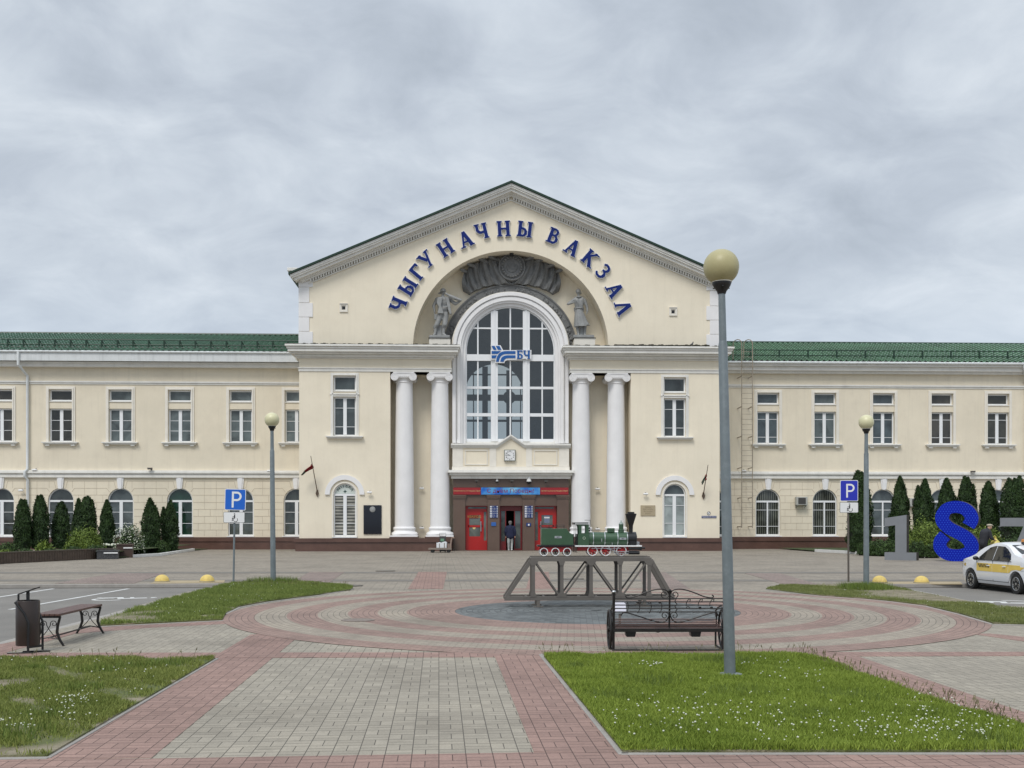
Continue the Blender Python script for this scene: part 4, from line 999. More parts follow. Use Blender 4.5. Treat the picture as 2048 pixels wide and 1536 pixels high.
# columns: shaft, capital with volutes, base, granite pedestal
def column(px):
    cx = X(px); cy = Yc+.62; z0 = Z(1070); z1 = Z(763)
    mb = MB(); r0 = 19.6*s; r1 = 16.6*s
    pr = [(r0, z0)] + [(r0+(r1-r0)*(t**1.5), z0+(z1-z0)*t) for t in [i/14 for i in range(15)]]
    mb.lathe(pr, c=(cx, cy, 0), n=40); sh = part(mb, 'column', WHITE, smooth=40)
    mb = MB(); zz = z0-.0
    mb.lathe([(0, zz+.48), (r0+.02, zz+.48), (r0+.06, zz+.46), (r0+.10, zz+.40), (r0+.10, zz+.36), (r0+.06, zz+.30), (r0+.05, zz+.26), (r0+.08, zz+.2), (r0+.18, zz+.15), (r0+.24, zz+.07), (r0+.22, zz-.02), (0, zz-.02)], c=(cx, cy, 0), n=40)
    mb.box(cx-r0-.24, cx+r0+.24, cy-r0-.22, cy+r0+.1, Z(1073.5), zz-.021)
    b = part(mb, 'base', WHITE, smooth=40)
    mb = MB(); zc = Z(754.5)
    for sx in (-1, 1):
        x = cx+sx*18.3*s
        mb.lathe([(0, -.72), (.05, -.72), (.06, -.69), (.10, -.69), (.105, -.71), (.15, -.71), (.155, -.685), (.185, -.685), (.19, -.71), (.225, -.71), (.23, -.60), (.17, -.2), (.19, .0), (.17, .3), (.23, .55), (0, .55)], axis='y', n=24, c=(x, cy, zc))
    mb.box(cx-18*s, cx+18*s, cy-.66, cy+.5, zc+.04, zc+.21); mb.box(cx-21*s, cx+21*s, cy-.69, cy+.5, zc+.212, zc0-.004)
    mb.box(cx-14*s, cx+14*s, cy-.63, cy+.4, zc-.05, zc+.039)
    for i in range(7): mb.ball((cx+(i-3)*.115, cy-.64, zc+.02), .05, 8, 6, (1, .6, 1.3))
    mb.lathe([(r1, zc-.32), (r1+.04, zc-.3), (r1+.04, zc-.26), (r1+.01, zc-.24), (r1+.03, zc-.1), (r1+.1, zc-.02), (0, zc-.02)], c=(cx, cy, 0), n=32)
    c = part(mb, 'capital', WHITE, smooth=45)
    for o in (b, c): o.parent = sh; o.matrix_parent_inverse = sh.matrix_world.inverted()
for d in (-214, -142.5, 142.5, 214): column(d)
# plinth of the central block
mb = MB()
for sg in (-1, 1):
    def bx(a, b, y0, y1, z0, z1): mb.box(AX+sg*a, AX+sg*b, y0, y1, z0, z1)
    a = 117.5*s; b = HWD+.18
    bx(a, b, Yc-.26, Yr+.05, -.02, Z(1084)); bx(a-.02, b+.10, Yc-.33, Yr+.03, Z(1084)+.001, Z(1076.2))
    bx(a, 172*s, Yc-.22, Yr-.02, Z(1076.2)+.001, Z(1073.6)); bx(186*s, 242*s, Yc-.22, Yr-.02, Z(1076.2)+.001, Z(1073.6))
    bx(HWD-.5, HWD+.2, Yr, Yw-.2, -.02, Z(1076.2)-.003)
sides(mb, 'plinth', GRANITE)
# windows of the side blocks
ws = make_upper((cw[0], Yc, uz[0][0]), GLASS, uz[0][1]-uz[0][0], uz[1][0]-uz[0][0], uz[1][1]-uz[0][0], hw_c, .16, (.22, .74), 'split'); hang(ws)
place_copy(ws, (cw[1], Yc, uz[0][0]))
SHUT = blind_mat('louvred blinds behind glass', (.085, .085, .075), (.33, .32, .28), 5.3, 2, .15)
MILK = glass_mat('pale curtained glass', (.30, .34, .335), .1, .15)
hwA = hw_c
wl = make_arched((cw[0], Yc, az_c[0]), SHUT, hwA, az_c[1]-az_c[0], az_c[1]-az_c[0]-hwA, (.30, .74)); hang(wl)
wl2 = place_copy(wl, (cw[1], Yc, az_c[0]), MILK)
mb = MB(); spz = az_c[1]-hwA
for c in cw: mb.uband(c, Z(989.5), 29.5*s, 39*s, Yc-.10, Yc+.02, None, n=32)
sides(mb, 'window_hood', WHITE)
mb = MB()
for c in cw: mb.uband(c, spz, hwA+.002, hwA+.09, Yc-.03, Yc+.03, az_c[0], n=28)
sides(mb, 'window_surround', CREAMT)
mp_ = MB(); arc = [((hwA-.09)*math.cos(PI*i/20), (hwA-.09)*math.sin(PI*i/20)) for i in range(21)]
mp_.prism([(cw[0]+a[0], spz+.06+a[1]*.985) for a in arc], Yc+.165, Yc+.18)
mp2 = MB(); arc = [((hwA-.08)*math.cos(PI*i/20), (hwA-.08)*math.sin(PI*i/20)) for i in range(21)]
mp2.prism([(cw[1]+a[0], spz+.06+a[1]*.985) for a in arc], Yc+.165, Yc+.18); part(mp2, 'fanlight', GLASS)
# vents in the gable
for d, py in ((-333, 618.5), (326.5, 621)):
    cx = X(d); cz = Z(py); r = 8*s; mb = MB()
    for a, b, y in ((r, r*.62, .07), (r*.60, r*.42, .035)):
        mb.box(cx-a, cx-b, Yc-y, Yc+.01, cz-a, cz+a); mb.box(cx+b, cx+a, Yc-y, Yc+.01, cz-a, cz+a); mb.box(cx-b, cx+b, Yc-y, Yc+.01, cz+b, cz+a); mb.box(cx-b, cx+b, Yc-y, Yc+.01, cz-a, cz-b)
    mb.box(cx-r, cx+r, Yc-.12, Yc+.01, cz+r+.001, cz+r+.04)
    v = part(mb, 'vent', CREAMT); mb = MB(); mb.box(cx-r*.42, cx+r*.42, Yc-.006, Yc+.02, cz-r*.42, cz+r*.42); part(mb, 'opening', BLACK, v)
# clock parapet over the entrance
Yk = Ye - .05; sk = Yk/F; Zk = lambda py: CH+(HY-py)*sk; Xk = lambda px: at(px, HY, Yk).x
mb = MB(); p = [(905, 940), (905, 890), (996, 890), (1021.5, 872), (1047, 890), (1138, 890), (1138, 940)]
mb.prism([(Xk(a), Zk(b)) for a, b in p], Yk, Yr)
part(mb, 'clock_parapet', CREAM)
mb = MB()
def kb_(x0, x1, y0, y1, pr): mb.box(Xk(x0), Xk(x1), Yk-pr, Yk+.01, Zk(y1), Zk(y0))
for a, b in ((905, 926), (979, 992.5), (1052, 1064), (1118, 1138)): kb_(a, b, 896, 933, .04)
kb_(904, 1139, 933.2, 941, .045)
for a, b in ((926.5, 978.5), (1064.5, 1117.5)):
    for (x0, x1, y0, y1) in ((a+3, b-3, 900, 901.8), (a+3, b-3, 928, 930), (a+3, a+5, 901.9, 927.9), (b-5, b-3, 901.9, 927.9)): kb_(x0, x1, y0, y1, .05)
part(mb, 'panel_mouldings', CREAMT)
mb = MB()
for (dy, pr, th) in ((0, .22, 3.4), (3.45, .14, 3), (6.5, .08, 2)):
    pts = [(902, 887.5), (994, 887.5), (1021.5, 869), (1049, 887.5), (1141, 887.5)]
    for (a, b) in zip(pts, pts[1:]): mb.prism([(Xk(a[0]), Zk(a[1]+dy)), (Xk(b[0]), Zk(b[1]+dy)), (Xk(b[0]), Zk(b[1]+dy+th)), (Xk(a[0]), Zk(a[1]+dy+th))], Yk-pr, Yr-.1)
mb.prism([(Xk(930), Zk(887.3)), (Xk(1113), Zk(887.3)), (Xk(1113), Zk(880)), (Xk(930), Zk(880))], Yk+.5, Yr)
for (y0, y1, pr) in ((940.5, 944, .40), (944.1, 946, .46), (946.1, 951, .30), (951.1, 957.5, .14)):
    mb.box(Xk(905)-pr*.6, Xk(1138)+pr*.6, Yk-pr, Yk+.02, Zk(y1), Zk(y0)-.002)
part(mb, 'parapet_cornice', TRIM)
# entrance in brown granite
Xe = lambda px: at(px, HY, Ye).x; Ze = lambda py: CH+(HY-py)*Ye/F
mb = MB(); mb.box(Xe(906), Xe(1137.5), Ye+.02, Ye+.62, Ze(1011), Ze(957.5))
for a, b in ((906.6, 930.5), (975, 999), (1045, 1069), (1114, 1137.4)):
    mb.box(Xe(a), Xe(b), Ye-.06, Ye+.62, -.02, Ze(997)); mb.box(Xe(a)-.06, Xe(b)+.06, Ye-.14, Ye+.1, Ze(993.4), Ze(990)); mb.box(Xe(a)-.03, Xe(b)+.03, Ye-.11, Ye+.1, Ze(997), Ze(993.4)-.002)
mb.box(Xe(906), Xe(1137.5), Ye-.03, Ye+.02, Ze(974.6), Ze(973.4)); mb.box(Xe(930.5)+.01, Xe(1114)-.01, Ye-.02, Ye+.018, Ze(1011.5), Ze(1009.8))
mb.box(Xe(906), Xe(1137.5), Ye-.3, Yr, -.02, .03)
part(mb, 'entrance_surround', GRANITE2)
# doors
def door(name, x0, x1, z1, y, m, parts, glass, parent=None):
    mb = MB()
    for (a, b, c, d) in parts: mb.box(a, b, y, y+.07, c, d)
    o = part(mb, name, m, parent); mb = MB(); mb.box(x0+.03, x1-.03, y+.03, y+.04, .06, z1-.02); part(mb, 'glass', glass, o); return o
DG = glass_mat('reflecting door glass', (.11, .125, .11), .03, .5)
yd = Ye+.30
def redbay(xa, xb, mir):
    xa, xb = Xe(xa), Xe(xb); w = xb-xa; zt = Ze(1011.5); u = lambda t: (xa+w*t) if not mir else (xb-w*t)
    P = []
    def r(t0, t1, z0, z1):
        a, b = sorted((u(t0), u(t1))); P.append((a, b, z0, z1))
    zd = Ze(1023)
    r(0, .12, .03, zt); r(.78, .84, .03, zd); r(.97, 1, .03, zt); r(.12, .97, zt-.06, zt); r(.12, .97, zd-.02, zd+.16)
    r(.12, .78, .03, .85); r(.12, .78, Ze(1054.5), Ze(1050.5)); r(.12, .17, .85, zd-.02); r(.68, .78, .85, zd-.02); r(.17, .68, Ze(1030), zd-.02); r(.84, .97, .03, .6)
    d = door('door', xa, xb, zt, yd, RED, P, DG)
    mb = MB(); x = u(.71); mb.tube([(x, yd-.06, 1.15), (x, yd-.06, 1.75)], .03); part(mb, 'handle', SILVER, d, smooth=True); return d
d1 = redbay(931, 974.5, False); d2 = redbay(1069.5, 1113.5, True)
xa, xb = Xe(999.3), Xe(1044.7); zt = Ze(1011.5)
P = [(xa, xa+.10, .03, zt), (xb-.10, xb, .03, zt), (xa+.1, xb-.1, Ze(1021.5), zt), (Xe(1010.5), Xe(1012.6), .03, Ze(1021.5)), (Xe(1028.5), Xe(1030.6), .03, Ze(1021.5)), (xa+.1, Xe(1010.5), .03, .55), (Xe(1030.6), xb-.1, .03, .12)]
mb = MB()
for (a, b, c, d) in P: mb.box(a, b, yd, yd+.08, c, d)
dc = part(mb, 'door', DRED); mb = MB(); mb.box(xa+.1, Xe(1010.5), yd+.03, yd+.04, .1, Ze(1022)); mb.box(Xe(1030.6), xb-.1, yd+.03, yd+.04, .1, Ze(1022)); part(mb, 'glass', glass_mat('dim door glass', (.05, .06, .058), .05), dc)
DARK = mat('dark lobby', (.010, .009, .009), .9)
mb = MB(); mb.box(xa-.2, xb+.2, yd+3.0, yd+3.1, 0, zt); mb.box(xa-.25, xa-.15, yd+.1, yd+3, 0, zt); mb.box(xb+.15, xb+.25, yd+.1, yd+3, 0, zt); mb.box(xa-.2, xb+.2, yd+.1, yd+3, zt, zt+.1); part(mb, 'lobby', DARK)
mb = MB(); g1, g2 = Xe(931), Xe(974); mb.box(g1+.1, g2-.5, yd+.025, yd+.029, Ze(1037), Ze(1030.2)); part(mb, 'door_sign_panel', DRED, d1)
GOLD = mat('gold lettering', (.55, .32, .08), .4)
t_ = text_obj('УВАХОД', .20, GOLD, 'door_lettering', None, facing(Xe(948.5), yd-.012, Ze(1033.5)), .002, sx=1.0); t_.parent = d1; t_.matrix_parent_inverse = d1.matrix_world.inverted()
mb = MB(); mb.lathe([(0, 0), (.09, 0), (.09, .01), (0, .01)], axis='y', c=(Xe(948.2), yd+.015, Ze(1055.5)), n=18); part(mb, 'door_sticker', mat('yellow sticker', (.75, .6, .25), .5), d1)
mb = MB(); mb.box(Xe(1089), Xe(1100), yd+.02, yd+.026, Ze(1046), Ze(1031)); nt_ = part(mb, 'door_notice', mat('notice paper', (.16, .19, .28), .6), d2)
mb = MB(); mb.box(Xe(1089), Xe(1100), yd+.012, yd+.018, Ze(1036.5), Ze(1034)); part(mb, 'paper_strip', PWHITE, nt_)

# ================================================================ THINGS FIXED TO THE BUILDING
# arched station name, letter by letter
GL = {  # strokes (x0,y0,x1,y1,width), drawn in a unit high box
 'Ч': ([(.10, 1, .10, .55, .17), (.10, .56, .26, .42, .15), (.24, .42, .60, .45, .13), (.60, 1, .60, 0, .19)], [(.10, 1), (.60, 1), (.60, 0)]),
 'Ы': ([(.12, 1, .12, 0, .19), (.12, .53, .38, .53, .12), (.38, .53, .50, .40, .13), (.50, .42, .50, .16, .16), (.50, .18, .38, .06, .13), (.38, .06, .12, .06, .12), (.76, 1, .76, 0, .19)], [(.12, 1), (.12, 0), (.76, 1), (.76, 0)]),
 'Г': ([(.14, 1, .14, 0, .19), (.14, .94, .62, .94, .12), (.60, 1, .60, .76, .10)], [(.14, 0)]),
 'У': ([(.06, 1, .36, .42, .17), (.66, 1, .28, 0, .13)], [(.06, 1), (.66, 1), (.26, 0)]),
 'Н': ([(.12, 1, .12, 0, .19), (.66, 1, .66, 0, .19), (.12, .50, .66, .50, .10)], [(.12, 1), (.12, 0), (.66, 1), (.66, 0)]),
 'А': ([(.36, 1, .08, 0, .11), (.38, 1, .68, 0, .20), (.16, .33, .60, .33, .09)], [(.08, 0), (.68, 0)]),
 'В': ([(.12, 1, .12, 0, .19), (.12, .94, .40, .94, .12), (.40, .94, .50, .84, .12), (.50, .86, .50, .66, .15), (.50, .66, .38, .55, .12), (.12, .54, .40, .54, .10), (.40, .54, .56, .42, .12), (.56, .42, .56, .18, .17), (.56, .18, .42, .06, .12), (.12, .06, .44, .06, .12)], [(.10, 1), (.10, 0)]),
 'Б': ([(.12, 1, .12, 0, .20), (.12, .94, .60, .94, .12), (.58, 1, .58, .76, .09), (.12, .54, .42, .54, .11), (.40, .55, .56, .42, .13), (.56, .43, .56, .16, .18), (.56, .17, .42, .05, .13), (.44, .055, .12, .055, .11)], [(.12, 0), (.12, 1)]),
 'К': ([(.12, 1, .12, 0, .19), (.62, 1, .16, .50, .11), (.24, .58, .68, 0, .20)], [(.12, 1), (.12, 0), (.62, 1), (.68, 0)]),
 'З': ([(.06, .84, .18, .95, .11), (.16, .95, .42, .94, .12), (.42, .94, .52, .80, .14), (.52, .82, .50, .64, .15), (.50, .64, .36, .54, .12), (.24, .54, .40, .54, .10), (.38, .54, .56, .40, .13), (.56, .42, .55, .18, .17), (.55, .18, .40, .05, .13), (.42, .05, .14, .06, .12), (.15, .06, .04, .18, .11)], []),
 'Л': ([(.36, 1, .06, 0, .12), (.38, 1, .70, 0, .20)], [(.06, 0), (.70, 0)])}
def glyph_mb(ch, h, p, ang, grow, y0, y1, wd):
    mb = MB(); e = 0; strokes, serifs = GL[ch]
    def flat(k):
        for q in range(k, k+8): v = mb.v[q]; mb.v[q] = (v[0], (y0-.0015*e) if v[1] < 0 else y1, v[2])
    for (x0, z0, x1, z1, w) in strokes:
        d = Vector((x1-x0, z1-z0)).normalized()*grow; a = Vector((x0, z0))-d; b = Vector((x1, z1))+d; e += 1
        k = len(mb.v); mb.bar((a.x, 0, a.y), (b.x, 0, b.y), w*1.12+2*grow, 1, up=(0, 1, 0)); flat(k)
    for (x, z) in serifs:
        e += 1; zc = min(max(z, .035), .965); k = len(mb.v); mb.box(x-.17-grow, x+.17+grow, -.5, .5, zc-.035-grow, zc+.035+grow); flat(k)
    for q, v in enumerate(mb.v): mb.v[q] = ((v[0]-wd/2)*h, v[1], (v[2]-.5)*h)
    return mb.xf(Matrix.Translation((p.x, 0, p.z)) @ Matrix.Rotation(ang, 4, 'Y'))
st = empty('station_name_sign', (AX, Yc-.1, zsp+7.1), 0, 'arc of large blue letters reading ЧЫГУНАЧНЫ ВАКЗАЛ over the arched niche', 'sign')
LP = [('Ч', 797, 609), ('Ы', 816, 574), ('Г', 836, 544), ('У', 854, 519.5), ('Н', 891, 497), ('А', 931, 479.5), ('Ч', 964, 463.5), ('Н', 1007, 458.5), ('Ы', 1049.6, 459.6), ('В', 1109, 474), ('А', 1145, 496), ('К', 1180, 518), ('З', 1207, 545), ('А', 1229, 580.5), ('Л', 1246, 616)]
for ch, px, py in LP:
    p = at(px, py, Yc); ang = math.atan2(px-1022, 699.5-py); h = 30.5*s
    wd = {'Ы': .88, 'Г': .72}.get(ch, .78)
    glyph = lambda grow, y0, y1: glyph_mb(ch, h, p, ang, grow, y0, y1, wd)
    lw = glyph(.036, Yc-.12, Yc-.02).build('letter', LETW); lf = glyph(0.0, Yc-.17, Yc-.13).build('letter_face', BLUEL)
    bpy.context.view_layer.update(); lw.parent = st; lw.matrix_parent_inverse = st.matrix_world.inverted(); lf.parent = lw
# railway logo on the great window
YL = Yb - .05; lg = empty('railway_logo_sign', at(1021, 710, YL), 0, 'blue and white railway emblem board with БЧ across the great arched window', 'sign')
def Lp(zx, zy): return at(880+zx/6.827, 660+zy/6.827, YL)
def Lpoly(pts, y0, y1, name, m, par):
    mb = MB(); mb.prism([(Lp(*q).x, Lp(*q).z) for q in pts], y0, y1); o = mb.build(name, m); bpy.context.view_layer.update(); o.parent = par; o.matrix_parent_inverse = par.matrix_world.inverted(); return o
bd = Lpoly([(690, 208), (826, 208), (862, 275), (1248, 272), (1248, 402), (1178, 402), (1168, 388), (1110, 405), (918, 407), (888, 425), (878, 452), (752, 450), (758, 404), (692, 404), (692, 272), (712, 272)], YL, YL+.08, 'board', LETW, lg)
def cv(c0, c1, c2, n=10): return [((1-t)**2*c0[0]+2*t*(1-t)*c1[0]+t*t*c2[0], (1-t)**2*c0[1]+2*t*(1-t)*c1[1]+t*t*c2[1]) for t in [i/n for i in range(n+1)]]
for pts in ([(703, 218), (745, 218), (772, 270), (732, 270)], [(763, 218), (812, 218), (840, 270), (790, 270)], [(705, 288), (830, 288), (786, 326), (705, 326)], [(705, 346), (775, 346), (758, 386), (705, 386)],
            cv((765, 434), (775, 290), (905, 288)) + [(1030, 288), (1030, 326)] + cv((1030, 326), (905, 326), (905, 327), 2)[2:] + cv((900, 327), (812, 335), (803, 434)),
            cv((822, 434), (832, 348), (918, 346)) + [(1030, 346), (1030, 384)] + cv((920, 384), (878, 388), (870, 434))):
    Lpoly(pts, YL-.03, YL-.002, 'emblem_shape', LOGOB, lg)
for ch_, zx_ in (('Б', 1098), ('Ч', 1188)): under_ = glyph_mb(ch_, .50, Lp(zx_, 337), 0, 0, YL-.045, YL-.01, .78).build('lettering', LOGOB); bpy.context.view_layer.update(); under_.parent = lg; under_.matrix_parent_inverse = lg.matrix_world.inverted()
# clock
ck = at(1019.5, 911, Yk); clk = empty('wall_clock', (ck.x, Yk, ck.z), 0, 'square white faced clock in a grey case below the small gable over the entrance', 'clock')
h = 11.5*sk; mb = MB(); mb.box(-h, h, -.16, -.0, -h, h); mb.build('case', mat('grey clock case', (.22, .23, .20), .4), clk, bevel=.01)
mb = MB(); mb.box(-h*.86, h*.86, -.165, -.161, -h*.86, h*.86); mb.build('dial', PWHITE, clk)
for i in range(12):
    a = i*PI/6; text_obj(str(i or 12), .105, BLACK, 'numeral', clk, facing(math.sin(a)*h*.68, -.17, math.cos(a)*h*.68), .001, bold=.004)
for nm, ang, ln, w in (('hour_hand', R(292), .14, .022), ('minute_hand', R(273), .2, .014)):
    mb = MB(); mb.bar((-.03*math.sin(ang), -.178, -.03*math.cos(ang)), (ln*math.sin(ang), -.178, ln*math.cos(ang)), w, .006, up=(0, 1, 0)); mb.build(nm, BLACK, clk)
# banner, side panels
def panel(name, x0, x1, y0, y1, Y, m, label, txt=None, tm=None, size=.3, group=None, cat='sign', th=.05, sx=1, bold=.006):
    a = at((x0+x1)/2, (y0+y1)/2, Y); r = empty(name, (a.x, Y, a.z), 0, label, cat, group); k = Y/F
    w = (x1-x0)*k/2; hh = (y1-y0)*k/2; mb = MB(); mb.box(-w, w, -th, 0, -hh, hh); mb.build('board', m, r, bevel=.006)
    if txt: text_obj(txt, size, tm, 'lettering', r, facing(0, -th-.004, 0), .002, bold=bold, sx=sx)
    return r
SKYB, nt, b = newmat('blue banner'); g = nd(nt, 'ShaderNodeNewGeometry'); n = nd(nt, 'ShaderNodeTexNoise', iScale=1.3, iDetail=3.0); nt.links.new(g.outputs['Position'], n.inputs['Vector']); nt.links.new(ramp(nt, n.outputs[0], [(.38, (.010, .13, .55)), (.60, (.11, .40, .72)), (.72, (.35, .62, .80))]), b.inputs['Base Color']); b.inputs['Roughness'].default_value = .4
CRIM = mat('crimson banner', (.30, .014, .020), .4); CRT = mat('dark red lettering', (.22, .01, .05), .5); CRY = mat('pale yellow lettering', (.6, .42, .2), .5)
panel('greeting_banner', 962, 1080, 975.2, 989.2, Ye-.07, SKYB, 'long blue banner reading С днём Победы! above the middle doorway', 'С днём Победы!', CRT, .34, sx=1.05, bold=0)
panel('greeting_banner', 906.6, 961.6, 975.2, 989.2, Ye-.07, CRIM, 'dark red banner joining the left end of the blue greeting banner', 'ПРИЯТНОГО ПУТЕШЕСТВИЯ', CRY, .115, 'red banners beside the blue banner', bold=0)
panel('greeting_banner', 1080.4, 1137, 975.2, 989.2, Ye-.07, CRIM, 'dark red banner joining the right end of the blue greeting banner', 'ПРИЯТНОГО ПУТЕШЕСТВИЯ', CRY, .115, 'red banners beside the blue banner', bold=0)
NAVY = mat('navy sign', (.012, .035, .16), .4); SKYS = mat('mid blue sign', (.03, .12, .40), .4)
rows7 = ['Касы', 'Зала чакання', 'Камера захоўвання', 'Даведка', 'Медпункт', 'Пошта', 'Туалет']
for x0, lab in ((979, 'left'), (1048.6, 'right')):
    r = panel('direction_board', x0+.5, x0+17, 1011.5, 1035.5, Ye-.06, NAVY, 'navy seven line direction board on the granite pier %s of the middle doorway' % lab, group='direction boards by the doorway')
    for i in range(7):
        z = (1023.5-(1013.2+i*3.42))*Ye/F
        mb = MB(); mb.box(-.235, -.12, -.054, -.051, z-.028, z+.028); mb.box(.17, .22, -.054, -.051, z-.028, z+.028); mb.build('pictogram', PWHITE, r)
        text_obj(rows7[i], .062, PWHITE, 'lettering', r, facing(-.11, -.053, z), .001, align='LEFT', sx=min(.9, 6.2/len(rows7[i])))
panel('small_sign', 982.5, 992, 1044.5, 1052, Ye-.06, SKYS, 'small mid blue sign below the left direction board')
r = panel('small_sign', 1052.5, 1062, 1046, 1052.5, Ye-.06, NAVY, 'small navy sign with a white mark below the right direction board'); mb = MB(); mb.box(-.04, .05, -.054, -.051, -.06, .04); mb.build('mark', PWHITE, r)
# plaques and pharmacy sign
r = panel('memorial_plaque', 727.5, 763, 1010.5, 1068, Yc, mat('polished black stone', (.006, .007, .012), .08), 'tall polished black plaque with a grey round relief, right of the pharmacy window', cat='plaque', th=.07)
mb = MB(); mb.lathe([(0, -.115), (.05, -.112), (.1, -.095), (.14, -.1), (.165, -.085), (.17, -.07), (0, -.07)], axis='y', c=(0, 0, .60), n=26); mb.build('medallion', STAT, r, smooth=True)
r = panel('memorial_plaque', 1281, 1310.5, 1010.5, 1031.5, Yc, mat('tan stone plaque', (.40, .33, .22), .6, var=.1, scale=9), 'small tan stone plaque on the wall right of the columns', cat='plaque', th=.05)
for i in range(4): text_obj(['ПОМНІК', 'АРХІТЭКТУРЫ', 'ЧЫГУНАЧНЫ', 'ВАКЗАЛ'][i], .085, mat('incised letters', (.24, .19, .12), .7) if i == 0 else bpy.data.materials['incised letters'], 'lettering', r, facing(0, -.053, .18-i*.12), .001)
GRN = mat('dark green lettering', (.012, .05, .045), .5)
ph = empty('pharmacy_sign', (cw[0], Yc+.16, spz+.06), 0, 'white half round pharmacy sign reading АПТЕКА in the arched window left of the plaque', 'sign')
o = mp_.build('board', mat('milky sign glass', (.60, .66, .62), .3)); bpy.context.view_layer.update(); o.parent = ph; o.matrix_parent_inverse = ph.matrix_world.inverted()
for i, c in enumerate('АПТЕКА'):
    a = R(-64+i*25.6); text_obj(c, .25, GRN, 'letter', ph, facing(math.sin(a)*.455, -.002, .07+math.cos(a)*.385, -a), .003, bold=.004)
mb = MB(); pts = []
for i in range(16): a = i*PI/8; rr_ = .12 if i % 4 == 0 else (.045 if i % 2 else .075); pts.append((rr_*math.sin(a), .13+rr_*math.cos(a)))
mb.prism(pts, -.012, .0); mb.build('star', GRN, ph)
r = panel('street_name_plate', 1403, 1433, 1031.8, 1036, Yc, NAVY, 'narrow dark blue plate under the round no smoking sign', 'Прывакзальная плошча', PWHITE, .072, th=.03, bold=.002)
a = at(1417.5, 1026.5, Yc); r = empty('no_smoking_sign', (a.x, Yc, a.z), 0, 'small round no smoking sign on the wall near the large lamp pole', 'sign')
mb = MB(); mb.lathe([(0, -.01), (.085, -.01), (.085, 0), (0, 0)], axis='y', n=24); mb.build('disc', PWHITE, r); mb = MB(); mb.tube([(.095*math.cos(t*PI/12), -.012, .095*math.sin(t*PI/12)) for t in range(24)], .012, 6, closed=True); mb.bar((-.065, -.014, -.065), (.065, -.014, .065), .018); mb.build('ring', BLACK, r)
# flags on slanting staffs
FR = mat('dark red flag cloth', (.26, .012, .016), .8, var=.2); FG = mat('grey green flag cloth', (.12, .15, .11), .8, var=.2)
def flag(px0, py0, px1, py1, out, cloth, label, gb):
    a = at(px0, py0, Yc-.05); b = at(px1, py1, Yc-out); r = empty('flag', a, 0, label, 'flag', 'flags on wall staffs')
    mb = MB(); la = Vector((0, 0, 0)); lb = b-a; mb.tube([la, lb], [.03, .018], 8); mb.build('staff', mat('flag staff %d' % px0, (.10, .06, .035), .5), r)
    mb = MB(); mb.prism([(-.09, -.12), (0, -.32), (.09, -.12), (.03, .1), (-.03, .1)], -.04, .05); mb.build('bracket', mat('rusty bracket %d' % px0, (.09, .06, .04), .6), r)
    mb = MB(); n, m = len(cloth), 8; vs = []
    for i, (c0, c1) in enumerate(cloth):
        p, q = at(c0[0], c0[1], Yc-out*.62), at(c1[0], c1[1], Yc-out*.62)
        for j in range(m): t = j/(m-1); v = p.lerp(q, t)-a; v.y += .09*math.sin(i*1.9+j*1.7); vs.append(v)
    k0 = len(vs); vs2 = [v+Vector((0, .012, 0)) for v in vs]
    fs = [(i*m+j, i*m+j+1, (i+1)*m+j+1, (i+1)*m+j) for i in range(n-1) for j in range(m-1)]
    mb.mi = 0
    for f in fs: mb.mi = 1 if f[0]//m >= gb else 0; mb.add([vs[i] for i in f], [(0, 1, 2, 3)]); mb.add([vs2[i] for i in f], [(3, 2, 1, 0)])
    mb.build('cloth', [FR, FG], r, smooth=70)
flag(634.5, 983, 621.5, 912, 1.1, [((624, 926), (628, 936)), ((620, 932), (624, 938)), ((614, 937), (618, 941)), ((609, 941), (612, 945)), ((606, 944), (608, 948)), ((602, 950), (604, 951))], 'red and green flag blown left on the wall staff beside the pharmacy window', 3)
flag(1407, 988, 1416, 930, 1.1, [((1414, 946), (1413, 960)), ((1411, 950), (1410, 961)), ((1407, 956), (1407, 966)), ((1403, 964), (1404, 970))], 'furled dark flag hanging limp on the wall staff near the large lamp pole', 1)
# small cameras and floodlights
def wall_lamp(px, py, Y, kind, label, k=.78):
    a = at(px, py, Y); cat = 'security camera' if kind != 'spot' else 'floodlight'
    r = empty({'cam': 'security_camera', 'spot': 'floodlight', 'dome': 'dome_camera'}[kind], (a.x, Y, a.z), 0, label, cat, 'small cameras and floodlights on the facade')
    mb = MB()
    if kind == 'cam':
        mb.bar((0, 0, .05), (0, -.22, .05), .05); mb.box(-.05, .05, -.03, 0, -.03, .12); mb.build('bracket', BLACK, r)
        mb = MB(); mb.lathe([(0, -.2), (.07, -.2), (.08, -.18), (.08, .14), (.05, .16), (0, .16)], axis='x', n=14, c=(0, -.26, 0)); mb.build('housing', PWHITE, r, smooth=True)
    elif kind == 'spot':
        mb.bar((0, 0, .0), (0, -.35, .08), .045); mb.box(-.06, .06, -.03, 0, -.08, .08); mb.build('bracket', BLACK, r)
        mb = MB(); mb.box(-.17, .17, -.52, -.34, .02, .13); mb.box(-.19, .19, -.54, -.33, .131, .16); mb.build('housing', mat('floodlight grey', (.10, .09, .08), .5) if 'floodlight grey' not in bpy.data.materials else bpy.data.materials['floodlight grey'], r)
    else:
        mb.lathe([(0, .22), (.05, .22), (.07, .12), (.13, .08), (.15, -.04), (0, -.04)], n=20, c=(0, -.2, 0)); mb.bar((0, 0, .2), (0, -.2, .2), .05); mb.build('housing', PWHITE, r, smooth=True)
        mb = MB(); mb.lathe([(.13, -.042), (.12, -.12), (.07, -.18), (0, -.2)], n=20, c=(0, -.2, 0)); mb.build('dome', BLACK, r, smooth=True)
    for c in r.children: c.scale = (k, k, k)
